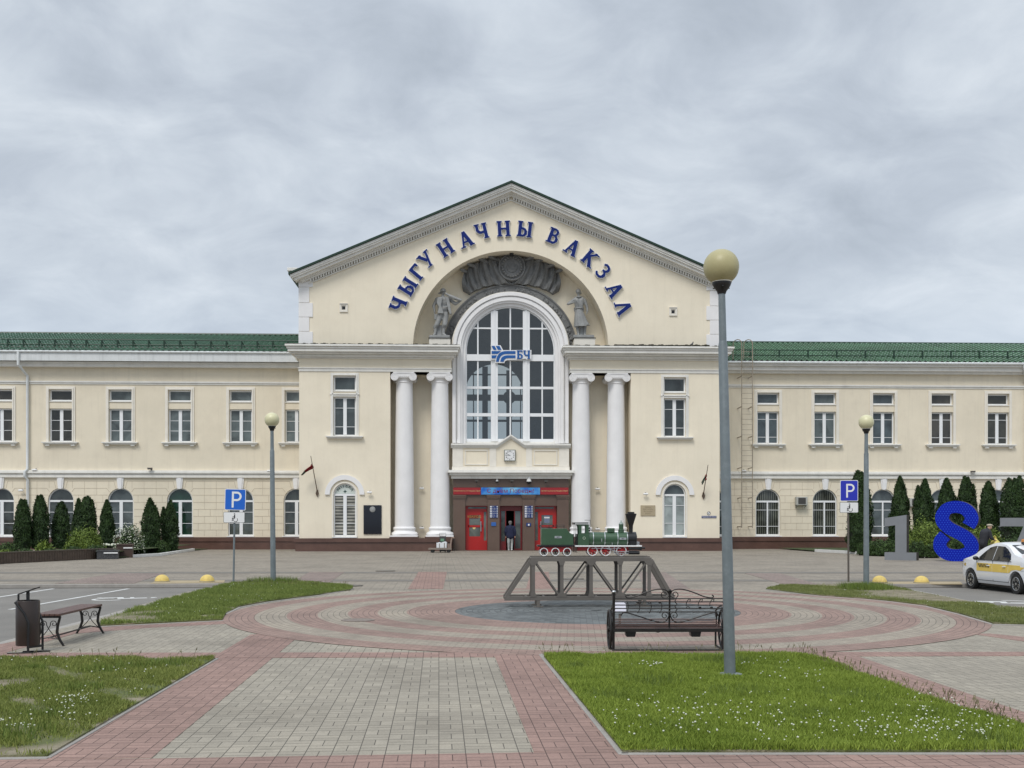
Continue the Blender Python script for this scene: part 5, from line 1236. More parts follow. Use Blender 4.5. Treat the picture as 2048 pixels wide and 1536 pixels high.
wall_lamp(72, 940, Yw, 'cam', 'white camera beside the drainpipe above the left wing string course'); wall_lamp(45, 981, Yw, 'cam', 'white camera below the left wing string course left of the drainpipe')
wall_lamp(303, 940, Yw, 'spot', 'small floodlight on the left wing string course between two arched windows'); wall_lamp(541, 942, Yw, 'cam', 'white camera right beside the left thin lamp pole')
wall_lamp(740, 985, Yc, 'cam', 'white camera above the black plaque'); wall_lamp(844, 977, Yr, 'cam', 'upper camera between the two left columns'); wall_lamp(844.5, 1056, Yr, 'cam', 'lower camera between the two left columns')
wall_lamp(1195, 978, Yr, 'cam', 'upper camera between the two right columns'); wall_lamp(1195, 1058, Yr, 'cam', 'lower camera between the two right columns, above the locomotive'); wall_lamp(1291, 988, Yc, 'cam', 'white camera above the tan plaque')
wall_lamp(1487, 942, Yw, 'cam', 'white camera behind the steel ladder'); wall_lamp(1712, 945, Yw, 'spot', 'small floodlight above the tallest thuja of the right wing'); wall_lamp(1941, 946, Yw, 'spot', 'small floodlight above the thujas behind the blue figure eight')
wall_lamp(953, 963.5, Ye, 'spot', 'left dark floodlight over the red and blue banners', .6); wall_lamp(1023.5, 963.5, Ye, 'spot', 'middle dark floodlight over the blue banner', .6); wall_lamp(1091.5, 964, Ye, 'spot', 'right dark floodlight over the banners', .6)
wall_lamp(994, 962, Ye, 'dome', 'small white dome camera hanging left of the middle floodlight', .55); wall_lamp(1057.5, 962, Ye, 'dome', 'large white dome camera with a black glass hanging over the blue banner', 1.0)
# air conditioners
def aircon(px, py, label):
    a = at(px, py, Yw); r = empty('air_conditioner', (a.x, Yw, a.z), 0, label, 'air conditioner', 'air conditioners on the right wing')
    mb = MB(); mb.box(-.36, .36, -.42, -.06, -.25, .27); mb.build('case', mat('aircon case %d' % px, (.42, .42, .39), .5), r, bevel=.02)
    mb = MB(); mb.box(-.24, .24, -.428, -.421, -.19, .21)
    for i in range(9): mb.box(-.24, .24, -.44, -.43, -.17+i*.043, -.155+i*.043)
    mb.build('grille', mat('aircon grille %d' % px, (.09, .085, .08), .5), r)
    mb = MB(); 
    for x in (-.28, .28): mb.bar((x, 0, -.27), (x, -.42, -.27), .04); mb.bar((x, 0, -.42), (x, -.38, -.28), .03)
    mb.build('bracket', STEEL, r)
aircon(1600, 1002.5, 'grey air conditioner between the first two arched windows of the right wing'); aircon(1826, 1005, 'grey air conditioner half hidden between the second and third thuja of the right wing')
# roof ladder
Yl = Yw - 1.0; la = at(1483.5, 1056, Yl); lb = at(1505, 1056, Yl); zt = CH+(HY-684)*Yl/F
r = empty('roof_ladder', ((la.x+lb.x)/2, Yl, la.z), 0, 'tall rusty steel ladder with hooked tops fixed to the right wing beside the central block', 'ladder')
w = (lb.x-la.x)/2; H = zt-la.z; RUST = mat('weathered ladder steel', (.30, .255, .20), .6, var=.3, scale=5)
for sg in (-1, 1):
    mb = MB(); mb.tube([(sg*w, 0, 0), (sg*w, 0, H)] + [(sg*w-.22+.22*math.cos(t), .0+.25*(1-math.cos(t)), H+.30*math.sin(t)) for t in [R(a) for a in (30, 60, 90, 120, 150)]] + [(sg*w-.42, .5, H-.1), (sg*w-.42, .55, H-.9)], .03, 6); mb.build('rail', RUST, r, smooth=True)
for i in range(36): mb = MB(); z = .3+i*.325; mb.tube([(-w, 0, z), (w, 0, z)], .013, 6); (mb.build('rung', RUST, r) if z < H-.2 else None)
for py in (749, 811, 871, 934, 995, 1053):
    z = CH+(HY-py)*Yl/F-la.z
    for sg in (-1, 1): mb = MB(); mb.bar((sg*w, .0, z), (sg*w-.02, .97, z-.02), .05); mb.build('wall_bracket', RUST, r)
# ================================================================ SCULPTURE IN THE NICHE
Yn = Yr
Q3 = lambda zx, zy, Y: at(820+zx/5.12, 480+zy/5.12, Y)
r = empty('relief_frieze', (AX, Yn-.3, zsp+3.6), 0, 'dark grey carved band with bunched banners and a round crest inside the great arch', 'relief')
def under(o, p): bpy.context.view_layer.update(); o.parent = p; o.matrix_parent_inverse = p.matrix_world.inverted(); return o
mb = MB(); mb.uband(AX, zsp, 120.8*s, 138*s, Yn-.16, Yn+.02, ztop-.1, n=60); mb.uband(AX, zsp, 135.6*s, 138.2*s, Yn-.22, Yn-.162, ztop-.1, n=60)
rg = np.random.default_rng(4)
for i in range(150):
    a = PI*(i+.5)/150; rr_ = (126+4*math.sin(i*1.3))*s; x, z = AX+rr_*math.cos(a), zsp+rr_*math.sin(a)
    if i % 25 > 20: continue
    mb.ball((x, Yn-.17, z), rg.uniform(.05, .11), 7, 5, (1, .7, 1))
for a in (28, 62, 118, 152, 90): 
    a = R(a); mb.bar((AX+121*s*math.cos(a), Yn-.17, zsp+121*s*math.sin(a)), (AX+134*s*math.cos(a), Yn-.17, zsp+134*s*math.sin(a)), .55, .09, up=(0, 1, 0))
under(mb.build('carved_band', RELIEF, smooth=35), r)
TL = [(905, 200), (880, 190), (830, 188), (800, 210), (760, 205), (715, 212), (690, 250), (640, 260), (598, 285), (575, 320), (550, 330)]
BL = [(1030, 470), (960, 455), (900, 470), (845, 465), (790, 485), (740, 490), (700, 512), (660, 525), (630, 540), (600, 565), (535, 530)]
for sg in (1, -1):
    mb = MB(); n = 64; m = 12; vs = []
    def ip(P, t): k = t*(len(P)-1); i = min(int(k), len(P)-2); f = k-i; return (P[i][0]+(P[i+1][0]-P[i][0])*f, P[i][1]+(P[i+1][1]-P[i][1])*f)
    for i in range(n+1):
        t = i/n; a = ip(TL, t); b = ip(BL, t)
        for j in range(m+1):
            u = j/m; bow = 46*math.sin(PI*u)*(.3+.7*t)*(1 if True else 0)
            zx = a[0]+(b[0]-a[0])*u - bow*.45 + 10; zy = a[1]+(b[1]-a[1])*u + bow*.35
            if sg < 0: zx = 2070-zx
            d = .36+.10*math.sin(t*PI*10+u*5.5)+.045*math.sin(t*PI*27+u*9)+.08*math.sin(PI*u)
            p = Q3(zx, zy, Yn); vs.append((p.x, Yn-d, p.z))
    k = m+1; fs = [(i*k+j, i*k+j+1, (i+1)*k+j+1, (i+1)*k+j) for i in range(n) for j in range(m)]
    N0 = len(vs); vs += [(v[0], Yn+.02, v[2]) for v in vs]
    bd_ = [i*k for i in range(n+1)] + [n*k+j for j in range(1, m+1)] + [i*k+m for i in range(n-1, -1, -1)] + [j for j in range(m-1, 0, -1)]
    for a, b in zip(bd_, bd_[1:]+bd_[:1]): fs.append((a, b, b+N0, a+N0))
    mb.add(vs, fs); under(mb.build('banner_drapery', RELIEF, smooth=60), r)
    mb = MB()
    for (x, y, x2, y2) in ((515, 330, 600, 345), (578, 268, 700, 300), (690, 212, 800, 240), (790, 185, 900, 225)):
        if sg < 0: x, x2 = 2070-x, 2070-x2
        p, q = Q3(x, y, Yn), Q3(x2, y2, Yn); p.y = Yn-.75; q.y = Yn-.25; mb.tube([p, p.lerp(q, .3), q], [.05, .12, .09], 8)
    under(mb.build('banner_poles', RELIEF, smooth=True), r)
mc_ = Q3(1040, 300, Yn); mb = MB()
mb.lathe([(0, -.62), (.3, -.6), (.32, -.55), (.5, -.55), (.52, -.60), (.60, -.60), (.62, -.54), (.70, -.54), (.73, -.62), (.80, -.60), (.82, -.4), (.82, 0), (0, 0)], axis='y', n=40, c=(mc_.x, Yn, mc_.z))
for i in range(22):
    a = 2*PI*i/22; mb.ball((mc_.x+.57*math.cos(a), Yn-.6, mc_.z+.57*math.sin(a)), .08, 7, 5)
for i in range(9):
    a = R(-60+i*15+90); mb.bar((mc_.x+.06*math.cos(a), Yn-.63, mc_.z-.1+.06*math.sin(a)), (mc_.x+.34*math.cos(a), Yn-.61, mc_.z-.1+.34*math.sin(a)), .03, .04, up=(0, 1, 0))
under(mb.build('crest', RELIEF, smooth=40), r)
a = Q3(1040, 135, Yn-.9); r2 = empty('niche_lamp', (a.x, Yn-.9, a.z), 0, 'small black lamp hanging under the crown of the great arch above the round crest', 'lamp')
mb = MB(); mb.lathe([(0, .18), (.12, .16), (.15, .05), (.10, -.12), (.05, -.18), (0, -.18)], n=14); mb.build('housing', BLACK, r2, smooth=True); mb = MB(); mb.box(-.28, .28, -.06, .06, .14, .22); mb.build('bracket', BLACK, r2)

def blob(name, caps, ells, m, voxel, parent=None, smooth_it=3):
    mb = MB()
    for (p, q, r0, r1) in caps:
        p, q = Vector(p), Vector(q); mb.ball(p, r0, 12, 8); mb.ball(q, r1, 12, 8); mb.tube([p, q], [r0, r1], 12)
    for (c, r_, sc) in ells: mb.ball(c, r_, 16, 12, sc)
    o = mb.build(name, m); md = o.modifiers.new('r', 'REMESH'); md.mode = 'VOXEL'; md.voxel_size = voxel
    sm = o.modifiers.new('s', 'SMOOTH'); sm.iterations = smooth_it; sm.factor = .5
    bake(o); o.data.materials.clear(); o.data.materials.append(m); o.data.polygons.foreach_set('use_smooth', [True]*len(o.data.polygons))
    if parent: o.parent = parent
    return o
def hand(p, d, sz, up=(0, 0, 1), side=1):
    """palm, four bent fingers and a thumb as capsules"""
    p, d, up = Vector(p), Vector(d).normalized(), Vector(up); w = d.cross(up).normalized(); n = w.cross(d)
    C = [(p, p+d*sz*.45, sz*.2, sz*.22)]
    for i, (o, l) in enumerate(((-.20, .42), (-.07, .48), (.07, .45), (.19, .36))):
        a = p+d*sz*.5+w*o*sz; b = a+d*l*sz*.55+n*sz*.06; c = b+d*l*sz*.35+n*sz*.18
        C += [(a, b, sz*.07, sz*.062), (b, c, sz*.062, sz*.05)]
    a = p+d*sz*.15+w*side*.2*sz; b = a+(d*.6+w*side*.6)*sz*.35; C += [(a, b, sz*.08, sz*.06)]
    return C
# ---- statues: drawn from the photo's proportions in local metres
def zst(px0, py0, fx0, fy0):
    k = s/11.81*(Yn-.7)/Yc
    return lambda x, y, d=0.0: Vector(((x-fx0)*k, d, (fy0-y)*k)), k
Ys = Yc + .62
T, k = zst(0, 0, 240, 1270)
b0 = at(860+240/11.81, 565+1270/11.81, Ys)
r = empty('statue', b0, 0, 'grey statue of a worker in cap and open jacket, left of the arched window', 'statue', 'statues in the niche')
u = k*1.0
caps = [(T(300, 330), T(305, 280), 34*u, 34*u), (T(225, 400), T(385, 390), 62*u, 60*u), (T(240, 430), T(255, 600), 82*u, 72*u), (T(370, 430), T(365, 600), 80*u, 70*u), (T(255, 640), T(365, 640), 78*u, 76*u),
        (T(165, 400), T(85, 560), 46*u, 38*u), (T(85, 560), T(112, 700, -.05), 38*u, 28*u),
        (T(440, 390), T(600, 520, -.15), 48*u, 40*u), (T(600, 520, -.15), T(690, 475, -.25), 38*u, 28*u),
        (T(260, 740), T(165, 1000, -.06), 76*u, 60*u), (T(165, 1000, -.06), T(125, 1060), 62*u, 54*u), (T(135, 1070), T(120, 1210), 44*u, 36*u), (T(118, 1225), T(90, 1245, -.12), 34*u, 26*u),
        (T(375, 740), T(350, 1000, -.08), 76*u, 60*u), (T(350, 1000, -.08), T(330, 1045), 62*u, 56*u), (T(330, 1060), T(315, 1200), 44*u, 36*u), (T(315, 1225), T(370, 1248, -.12), 36*u, 24*u)]
caps += hand(T(112, 715, -.05), (0, -.1, -1), 80*u) + hand(T(690, 475, -.25), (.7, -.3, .3), 75*u)
ells = [(T(308, 235, -.02), 56*u, (.85, .95, 1.2)), (T(330, 245, -.17), 14*u, (.7, 1, 1.5)), (T(262, 245), 14*u, (.6, 1, 1.4)), (T(356, 250), 10*u, (.6, 1, 1.4))]
blob('body', caps, ells, STAT, .035, r)
mb = MB(); mb.ball(T(308, 190), 66*u, 18, 10, (1, 1.05, .75)); mb.tube([T(250, 215, -.02)+Vector((0, -.08, 0)), T(308, 212, -.24), T(368, 208, -.05)], 20*u, 8); mb.tube([T(255, 250), T(195, 262, .05)], [26*u, 14*u], 8); mb.build('cap', STAT, r, smooth=True)
def coat(P, d0, d1, name, n=8):
    mb = MB(); k_ = len(P); vs = [(p[0], d0+.02*math.sin(i*2.1), p[2]) for i, p in enumerate(P)] + [(p[0], d1+.02*math.sin(i*2.1), p[2]) for i, p in enumerate(P)]
    mb.prism([(p[0], p[2]) for p in P], d0, d1); o = mb.build(name, STAT, r, bevel=.03); return o
coat([T(*p) for p in ((180, 380), (290, 370), (285, 470), (265, 560), (330, 760), (180, 755), (215, 620), (165, 520))], -.30, -.12, 'jacket')
coat([T(*p) for p in ((350, 350), (450, 380), (480, 560), (515, 765), (465, 770), (410, 600), (385, 470))], -.30, -.05, 'jacket')
mb = MB(); mb.bar(T(300, 595, -.30), T(415, 590, -.30), .07, .05, up=(0, 1, 0)); mb.bar(T(300, 490, -.29), T(400, 485, -.29), .04, .04, up=(0, 1, 0)); mb.build('belt', STAT, r)
mb = MB(); mb.tube([T(365, 285, -.30), T(470, 345, -.32), T(590, 400, -.34), T(745, 455, -.36)], [20*u, 36*u, 42*u, 30*u], 8); mb.tube([T(450, 365, -.3), T(570, 410, -.36)], 26*u, 8); mb.build('tool', STAT, r, smooth=60)
mb = MB(); mb.lathe([(0, -.17), (.10, -.17), (.13, .14), (0, .14)], c=T(140, 820, -.06), n=14); mb.build('pail', STAT, r, smooth=30)
mb = MB()
for (a, b, w) in ((70, 180, 40), (280, 360, 40)): pass
mb.box(T(-10, 0).x, T(470, 0).x, -.42, .45, T(0, 1340).z, T(0, 1268).z); mb.box(T(150, 0).x, T(280, 0).x, .05, .3, T(0, 1268).z, T(0, 1000).z); mb.build('plinth', STAT, r, bevel=.03)
pz0, pz1 = ztop-.05, b0.z+T(0, 1340).z-.004
mb = MB(); x0, x1 = at(859, 680, Ys).x, at(901, 680, Ys).x; mb.box(x0, x1, Ys-.55, Yr, pz0, pz1-.03); part(mb, 'statue_pedestal', CREAMT); mb = MB(); mb.box(x0-.04, x1+.04, Ys-.6, Yr, pz1-.028, pz1); part(mb, 'pedestal_cap', LEDGE)
# right statue
T, k = zst(0, 0, 500, 1265); b0 = at(1120+500/11.81, 565+1265/11.81, Ys)
r = empty('statue', b0, 0, 'grey statue of a woman in a knee length skirt, right of the arched window', 'statue', 'statues in the niche')
caps = [(T(440, 330), T(435, 280), 30*u, 32*u), (T(370, 400), T(530, 395), 54*u, 54*u), (T(400, 430), T(410, 580), 72*u, 60*u), (T(500, 430), T(490, 580), 72*u, 60*u), (T(390, 650), T(500, 650), 66*u, 70*u),
        (T(330, 410), T(185, 520, -.12), 40*u, 34*u), (T(185, 520, -.12), T(310, 492, -.28), 34*u, 26*u), (T(585, 420), T(640, 580), 42*u, 36*u), (T(640, 580), T(645, 690, -.05), 34*u, 26*u),
        (T(410, 1040), T(430, 1190), 44*u, 32*u), (T(435, 1225), T(430, 1250, -.12), 32*u, 24*u), (T(590, 1040), T(585, 1200), 42*u, 32*u), (T(585, 1225), T(590, 1248, -.12), 32*u, 24*u)]
caps += hand(T(315, 492, -.28), (1, -.1, .1), 70*u) + hand(T(640, 705, -.05), (-.2, -.1, -1), 78*u, side=-1)
ells = [(T(430, 225, -.02), 54*u, (.85, .95, 1.2)), (T(412, 235, -.17), 12*u, (.7, 1, 1.5)), (T(478, 240), 14*u, (.6, 1, 1.4))]
blob('body', caps, ells, STAT, .035, r)
mb = MB(); mb.ball(T(434, 208, .045), 61*u, 16, 10, (1.0, .95, 1.05)); mb.ball(T(485, 250, .08), 26*u, 10, 8); mb.build('hair', STAT, r, smooth=True)
mb = MB(); n = 40; m = 9; vs = []
for j in range(m+1):
    t = j/m; zc_ = 640+(1050-640)*t; cxx = 440+t*60; rx = 92+t*68; ry = .26+.1*t
    for i in range(n):
        a = 2*PI*i/n; f = 1+.085*t*math.sin(a*9); flare = 1+(.22*t if math.cos(a) > .5 else 0); p = T(cxx+rx*math.cos(a)*f*flare, zc_-(40*t if math.cos(a) > .7 else 0)); vs.append((p.x, ry*math.sin(a)*f, p.z))
mb.add(vs, [(j*n+i, j*n+(i+1) % n, (j+1)*n+(i+1) % n, (j+1)*n+i) for j in range(m) for i in range(n)] + [tuple(range(n)), tuple(m*n+i for i in range(n))]); mb.build('skirt', STAT, r, smooth=60)
mb = MB(); mb.tube([T(385, 345, -.05), T(420, 350, -.17), T(470, 345, -.16), T(520, 350, -.02), T(455, 340, .15), T(385, 345, -.05)], 18*u, 8); mb.tube([T(335, 400, -.22), T(440, 520, -.31), T(480, 560, -.29)], 9*u, 6); mb.build('neckerchief', STAT, r, smooth=True)
mb = MB(); mb.lathe([(0, -.03), (.30, -.03), (.30, .05), (0, .05)], c=T(445, 620), n=20); mb.build('belt', STAT, r, smooth=30)
mb = MB(); mb.box(T(300, 0).x, T(790, 0).x, -.42, .45, T(0, 1335).z, T(0, 1262).z); mb.box(T(470, 0).x, T(560, 0).x, .0, .25, T(0, 1262).z, T(0, 1000).z); mb.build('plinth', STAT, r, bevel=.03)
pz1 = b0.z+T(0, 1335).z-.004
mb = MB(); x0, x1 = at(1147, 680, Ys).x, at(1188, 680, Ys).x; mb.box(x0, x1, Ys-.55, Yr, pz0, pz1-.03); part(mb, 'statue_pedestal', CREAMT); mb = MB(); mb.box(x0-.04, x1+.04, Ys-.6, Yr, pz1-.028, pz1); part(mb, 'pedestal_cap', LEDGE)

# ================================================================ LAMPS
def lamp(loc, h, lean=(0, 0), label='', gr=.195, base_r=.068, stained=False):
    r = empty('street_lamp', loc, 0, label, 'street lamp', 'globe lamps on the plaza'); hp = h-gr*2-.075; hm = hp*.86
    A = lambda z: Vector((lean[0]*z/h, lean[1]*z/h, z))
    mb = MB(); mb.tube([A(0), A(hm), A(hm+.05)], [base_r, base_r*.80, base_r*.66], 20); mb.tube([A(hm+.05), A(hp)], [base_r*.66, base_r*.60], 20)
    mb.build('pole', STEEL, r, smooth=40)
    c = A(hp); mb = MB(); mb.lathe([(base_r*.70, -.03), (base_r*.85, .0), (.070, .02), (.098, .06), (.108, .085), (.108, .10), (0, .10)], c=c, n=22)
    for i in range(3): a = i*2.1+.4; mb.tube([c+Vector((.06*math.cos(a), .06*math.sin(a), .04)), c+Vector((.105*math.cos(a), .105*math.sin(a), .045))], .008, 6)
    mb.build('collar', BLACK, r, smooth=35)
    mb = MB(); mb.lathe([(.100, .101), (.114, .101), (.112, .112), (.100, .112)], c=c, n=24); mb.build('flange', CREAMT, r)
    c = A(hp+.075+gr); mb = MB(); n = 40
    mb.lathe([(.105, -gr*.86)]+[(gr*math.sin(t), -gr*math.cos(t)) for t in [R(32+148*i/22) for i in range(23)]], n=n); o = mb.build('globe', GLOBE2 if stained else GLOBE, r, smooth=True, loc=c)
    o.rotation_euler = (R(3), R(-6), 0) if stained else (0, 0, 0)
    mb = MB(); mb.lathe([(0, .0), (base_r*2.1, .0), (base_r*2.1, .062), (base_r*1.2, .07), (0, .07)], n=18); mb.build('base_plate', STEEL, r); return r
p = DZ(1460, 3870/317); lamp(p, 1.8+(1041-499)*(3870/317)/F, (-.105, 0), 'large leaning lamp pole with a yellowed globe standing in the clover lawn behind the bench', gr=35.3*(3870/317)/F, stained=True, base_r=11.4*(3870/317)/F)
p = DZ(546.5, 30.6, 0); lamp(p, 1.8+(1041-825)*30.6/F, (-.04, 0), 'thin lamp pole with a cream globe on the lawn beside the left parking sign', gr=14.6*30.6/F, base_r=.078)
p = DZ(1732.5, 29.2, 0); lamp(p, 1.8+(1041-829.5)*29.2/F, (0, 0), 'thin lamp pole with a cream globe on the bare lawn beside the right parking sign', gr=15*29.2/F, base_r=.078)
mb = MB(); p = G(1466, 1326); mb.box(-.13, .13, -.1, .1, 0, .06)
# ================================================================ PARKING SIGNS
PB = mat('parking sign blue', (.010, .12, .55), .3, var=.03)
PB2 = mat('deep parking sign blue', (.018, .03, .42), .3, var=.03)
def psign(base, top_y, pole_px, plate, sub, label, lean, blue):
    d = base[1]; b = DZ(base[0], d); r = empty('parking_sign', b, -PSI, label, 'traffic sign', 'parking signs for disabled drivers'); k = d/F
    zz = lambda py: CH+(HY-py)*k; xx = lambda px: (px-base[0])*k
    mb = MB(); mb.tube([(0, 0, 0), (xx(pole_px), 0, zz(plate[2])-.05)], .028, 10); mb.build('pole', STEEL if blue is PB else mat('brown sign pole', (.10, .085, .07), .5), r, smooth=True)
    def rr(x0, x1, z0, z1, q):
        P = []
        for cx_, cz_, a0 in ((x1-q, z1-q, 0), (x0+q, z1-q, 90), (x0+q, z0+q, 180), (x1-q, z0+q, 270)):
            for i in range(5): a = R(a0+i*22.5); P.append((cx_+q*math.cos(a), cz_+q*math.sin(a)))
        return P
    x0, x1, z1, z0 = xx(plate[0]), xx(plate[1]), zz(plate[2]), zz(plate[3]); tilt = R(lean)
    cxp, czp = (x0+x1)/2, (z0+z1)/2; Mt = Matrix.Translation((cxp, 0, czp)) @ Matrix.Rotation(tilt, 4, 'Y') @ Matrix.Translation((-cxp, 0, -czp))
    mb = MB(); mb.prism(rr(x0, x1, z0, z1, .035), -.055, -.045); mb.xf(Mt); mb.build('plate', PWHITE, r)
    mb = MB(); e = .017; mb.prism(rr(x0+e, x1-e, z0+e, z1-e, .028), -.058, -.0551); mb.xf(Mt); mb.build('blue_field', blue, r)
    w = x1-x0; mb = MB(); sx = cxp-.115*w; st_ = .095*w; zt, zb_ = czp+.38*w, czp-.38*w
    mb.box(sx-st_/2, sx+st_/2, -.0605, -.0581, zb_, zt)
    R0 = .225*w; cx_ = sx+.19*w; cz_ = zt-R0; n = 16
    o = [(cx_+R0*math.sin(PI*i/n), cz_+R0*math.cos(PI*i/n)) for i in range(n+1)]; i_ = [(cx_+(R0-st_)*math.sin(PI*i/n), cz_+(R0-st_)*math.cos(PI*i/n)) for i in range(n+1)]
    mb.prism([(sx+st_/2, zt)] + o + [(sx+st_/2, cz_-R0), (sx+st_/2, cz_-R0+st_)] + i_[::-1] + [(sx+st_/2, zt-st_)], -.0605, -.0581); mb.xf(Mt); mb.build('letter', PWHITE, r)
    x0, x1, z1, z0 = xx(sub[0]), xx(sub[1]), zz(sub[2]), zz(sub[3]); cxp, czp = (x0+x1)/2, (z0+z1)/2
    mb = MB(); mb.prism(rr(x0, x1, z0, z1, .03), -.055, -.045); mb.build('lower_plate', BLACK, r)
    mb = MB(); mb.prism(rr(x0+.009, x1-.009, z0+.009, z1-.009, .024), -.058, -.0551); mb.build('white_field', PWHITE, r)
    o = wheelchair('wheelchair_symbol', (0, 0, 0), (z1-z0)*.80, 0, BLACK, 0, .002); o.data.transform(facing(cxp+.01, -.0585, czp-.012)); o.parent = r
    mb = MB(); mb.bar((-.05, -.035, zz(plate[2])-.15), (.05, -.035, zz(plate[2])-.15), .03, .02); mb.bar((xx(pole_px)-.05, -.035, (z0+z1)/2), (xx(pole_px)+.05, -.035, (z0+z1)/2), .03, .02); mb.build('clamp', STEEL, r)
psign((467, 3870/124), 0, 470, (450.5, 492.5, 978, 1020.5), (448, 490.5, 1024, 1045.5), 'bright blue parking sign with a wheelchair plate at the left car park', 1.5, PB)
psign((1697, 3870/123), 0, 1696, (1679, 1715, 960.5, 1002.5), (1678.5, 1715.5, 1004.5, 1025.5), 'deep blue parking sign with a wheelchair plate on a brown pole, right car park', 0, PB2)
# ================================================================ YELLOW HALF BALLS
for i, (px, py, lab) in enumerate(((324, 1164, 'yellow concrete half ball at the left car park, farther from the parking sign'), (414.5, 1164, 'yellow concrete half ball at the left car park, nearer to the parking sign'), (1759, 1166, 'flaking yellow half ball at the right car park, next to the lamp pole'), (1843, 1166.5, 'flaking yellow half ball at the right car park, nearer to the white car'))):
    g = G(px, py); r = empty('half_ball_bollard', g, 0, lab, 'bollard', 'yellow half balls along the car parks'); q = 14*(3870/(py-1041))/F
    mb = MB(); mb.lathe([(q*1.0, 0.0), (q*1.02, .03)] + [(q*math.cos(t)*1.0, .03+q*.92*math.sin(t)) for t in [R(a*7.5) for a in range(1, 12)]] + [(0, .03+q*.92)], n=32); mb.build('dome', YELLOW, r, smooth=50)
    mb = MB(); mb.lathe([(0, .012), (q*1.12, .012), (q*1.12, .03), (q, .036), (0, .036)], n=32); mb.build('base', mat('stained base %d' % i, (.30, .26, .17), .8, var=.2), r)
# ================================================================ LITTER BIN
g = DZ(60, 3870/264.5); k = (3870/264.5)/F; r = empty('litter_bin', g, R(8), 'dark brown cylindrical litter bin with a tilted lid beside the slatted bench', 'litter bin')
zz = lambda py: CH+(HY-py)*k; mb = MB(); q = 22.6*k
mb.lathe([(0, zz(1290)), (q*.97, zz(1290)), (q, zz(1288)), (q, zz(1202)), (q*.97, zz(1200.5)), (q*.93, zz(1200.5)), (q*.93, zz(1230)), (0, zz(1230))], n=36, c=(-4*k, 0, 0)); mb.build('drum', BINM, r, smooth=35)
mb = MB(); n = 28; th = R(-19); lc = Vector((-2*k, 0, zz(1182.5)))
vs = [lc + Vector((22*k*math.cos(2*PI*i/n)*math.cos(th), 21*k*math.sin(2*PI*i/n), -22*k*math.cos(2*PI*i/n)*math.sin(th)+h)) for h in (0, .014) for i in range(n)]
mb.add(vs, [tuple(range(n))[::-1], tuple(range(n, 2*n))] + [(i, (i+1) % n, n+(i+1) % n, n+i) for i in range(n)]); mb.build('lid', BLACK, r)
mb = MB()
for (x, y, t) in ((-19, -.09, 1188), (1, -.12, 1181), (-9, .13, 1184)): mb.tube([(x*k, y*.8, zz(1206)), (x*k, y*.8, zz(t)+.0)], .014, 8)
mb.build('lid_post', BLACK, r)
for (dx, dy) in ((2, -.155), (22, .05)):
    mb = MB(); mb.tube([(dx*k-.0, dy, .03), (dx*k, dy, .20), (dx*k, dy, .42), (dx*k-.05, dy, .55), (dx*k-.12, dy*.95, .64), (dx*k-.17, dy*.9, .70)], .016, 8); mb.build('support', BLACK, r, smooth=True)
mb = MB(); mb.box(-37*k, 15*k, -.16, -.12, .0, .022); mb.box(-15*k, 36*k, .03, .07, .0, .022); mb.bar((0, -.14, .09), (22*k, .05, .09), .03); mb.build('foot', BLACK, r)
# ================================================================ SLATTED BENCH (seen end on)
a = DZ(97, 3870/251.5); b = DZ(180, 3870/226.5); d = (b-a); ln = d.length; hd = math.atan2(d.y, d.x); r = empty('slatted_bench', (a.x, a.y, 0), hd, 'backless brown slatted bench with curled iron legs by the left car park', 'bench')
SH = .47; hw = .185
for i in range(5):
    y = -hw+.045+i*(2*hw-.09)/4; mb = MB(); mb.box(-.06, ln+.06, y-.034, y+.034, SH-.035, SH); mb.build('slat', WOOD, r, bevel=.008)
mb = MB()
for x in (.0, ln): mb.box(x-.015, x+.015, -hw+.01, hw-.01, SH-.065, SH-.037)
mb.build('seat_bar', BLACK, r)
for x in (.0, ln):
    for sg in (-1, 1):
        mb = MB(); mb.tube([(x, sg*(hw-.02), SH-.05), (x, sg*(hw-.055), SH-.17), (x, sg*(hw-.065), SH-.27), (x, sg*(hw-.03), SH-.37), (x, sg*(hw+.03), 0)], [.017, .021, .022, .02, .016], 10); mb.build('leg', IRON, r, smooth=True)
    mb = MB()
    for sg in (-1, 1):
        P = [(x, sg*.0, .25), (x, sg*.03, .31)]
        for t in range(16): a_ = R(200-t*30); rr_ = .052*(1-t/20); P.append((x, sg*(.075+rr_*math.cos(a_)), SH-.15+rr_*math.sin(a_)))
        mb.tube(P, .006, 6); mb.tube([(x, 0, .25), (x, sg*.06, .17), (x, sg*(hw-.06), .11)], .006, 6)
    mb.tube([(x, -hw+.04, .10), (x, 0, .125), (x, hw-.04, .10)], .009, 6); mb.build('scroll', IRON, r, smooth=True)
mb = MB(); mb.tube([(0, 0, .12), (ln, 0, .12)], .011, 8); mb.build('stretcher', IRON, r)
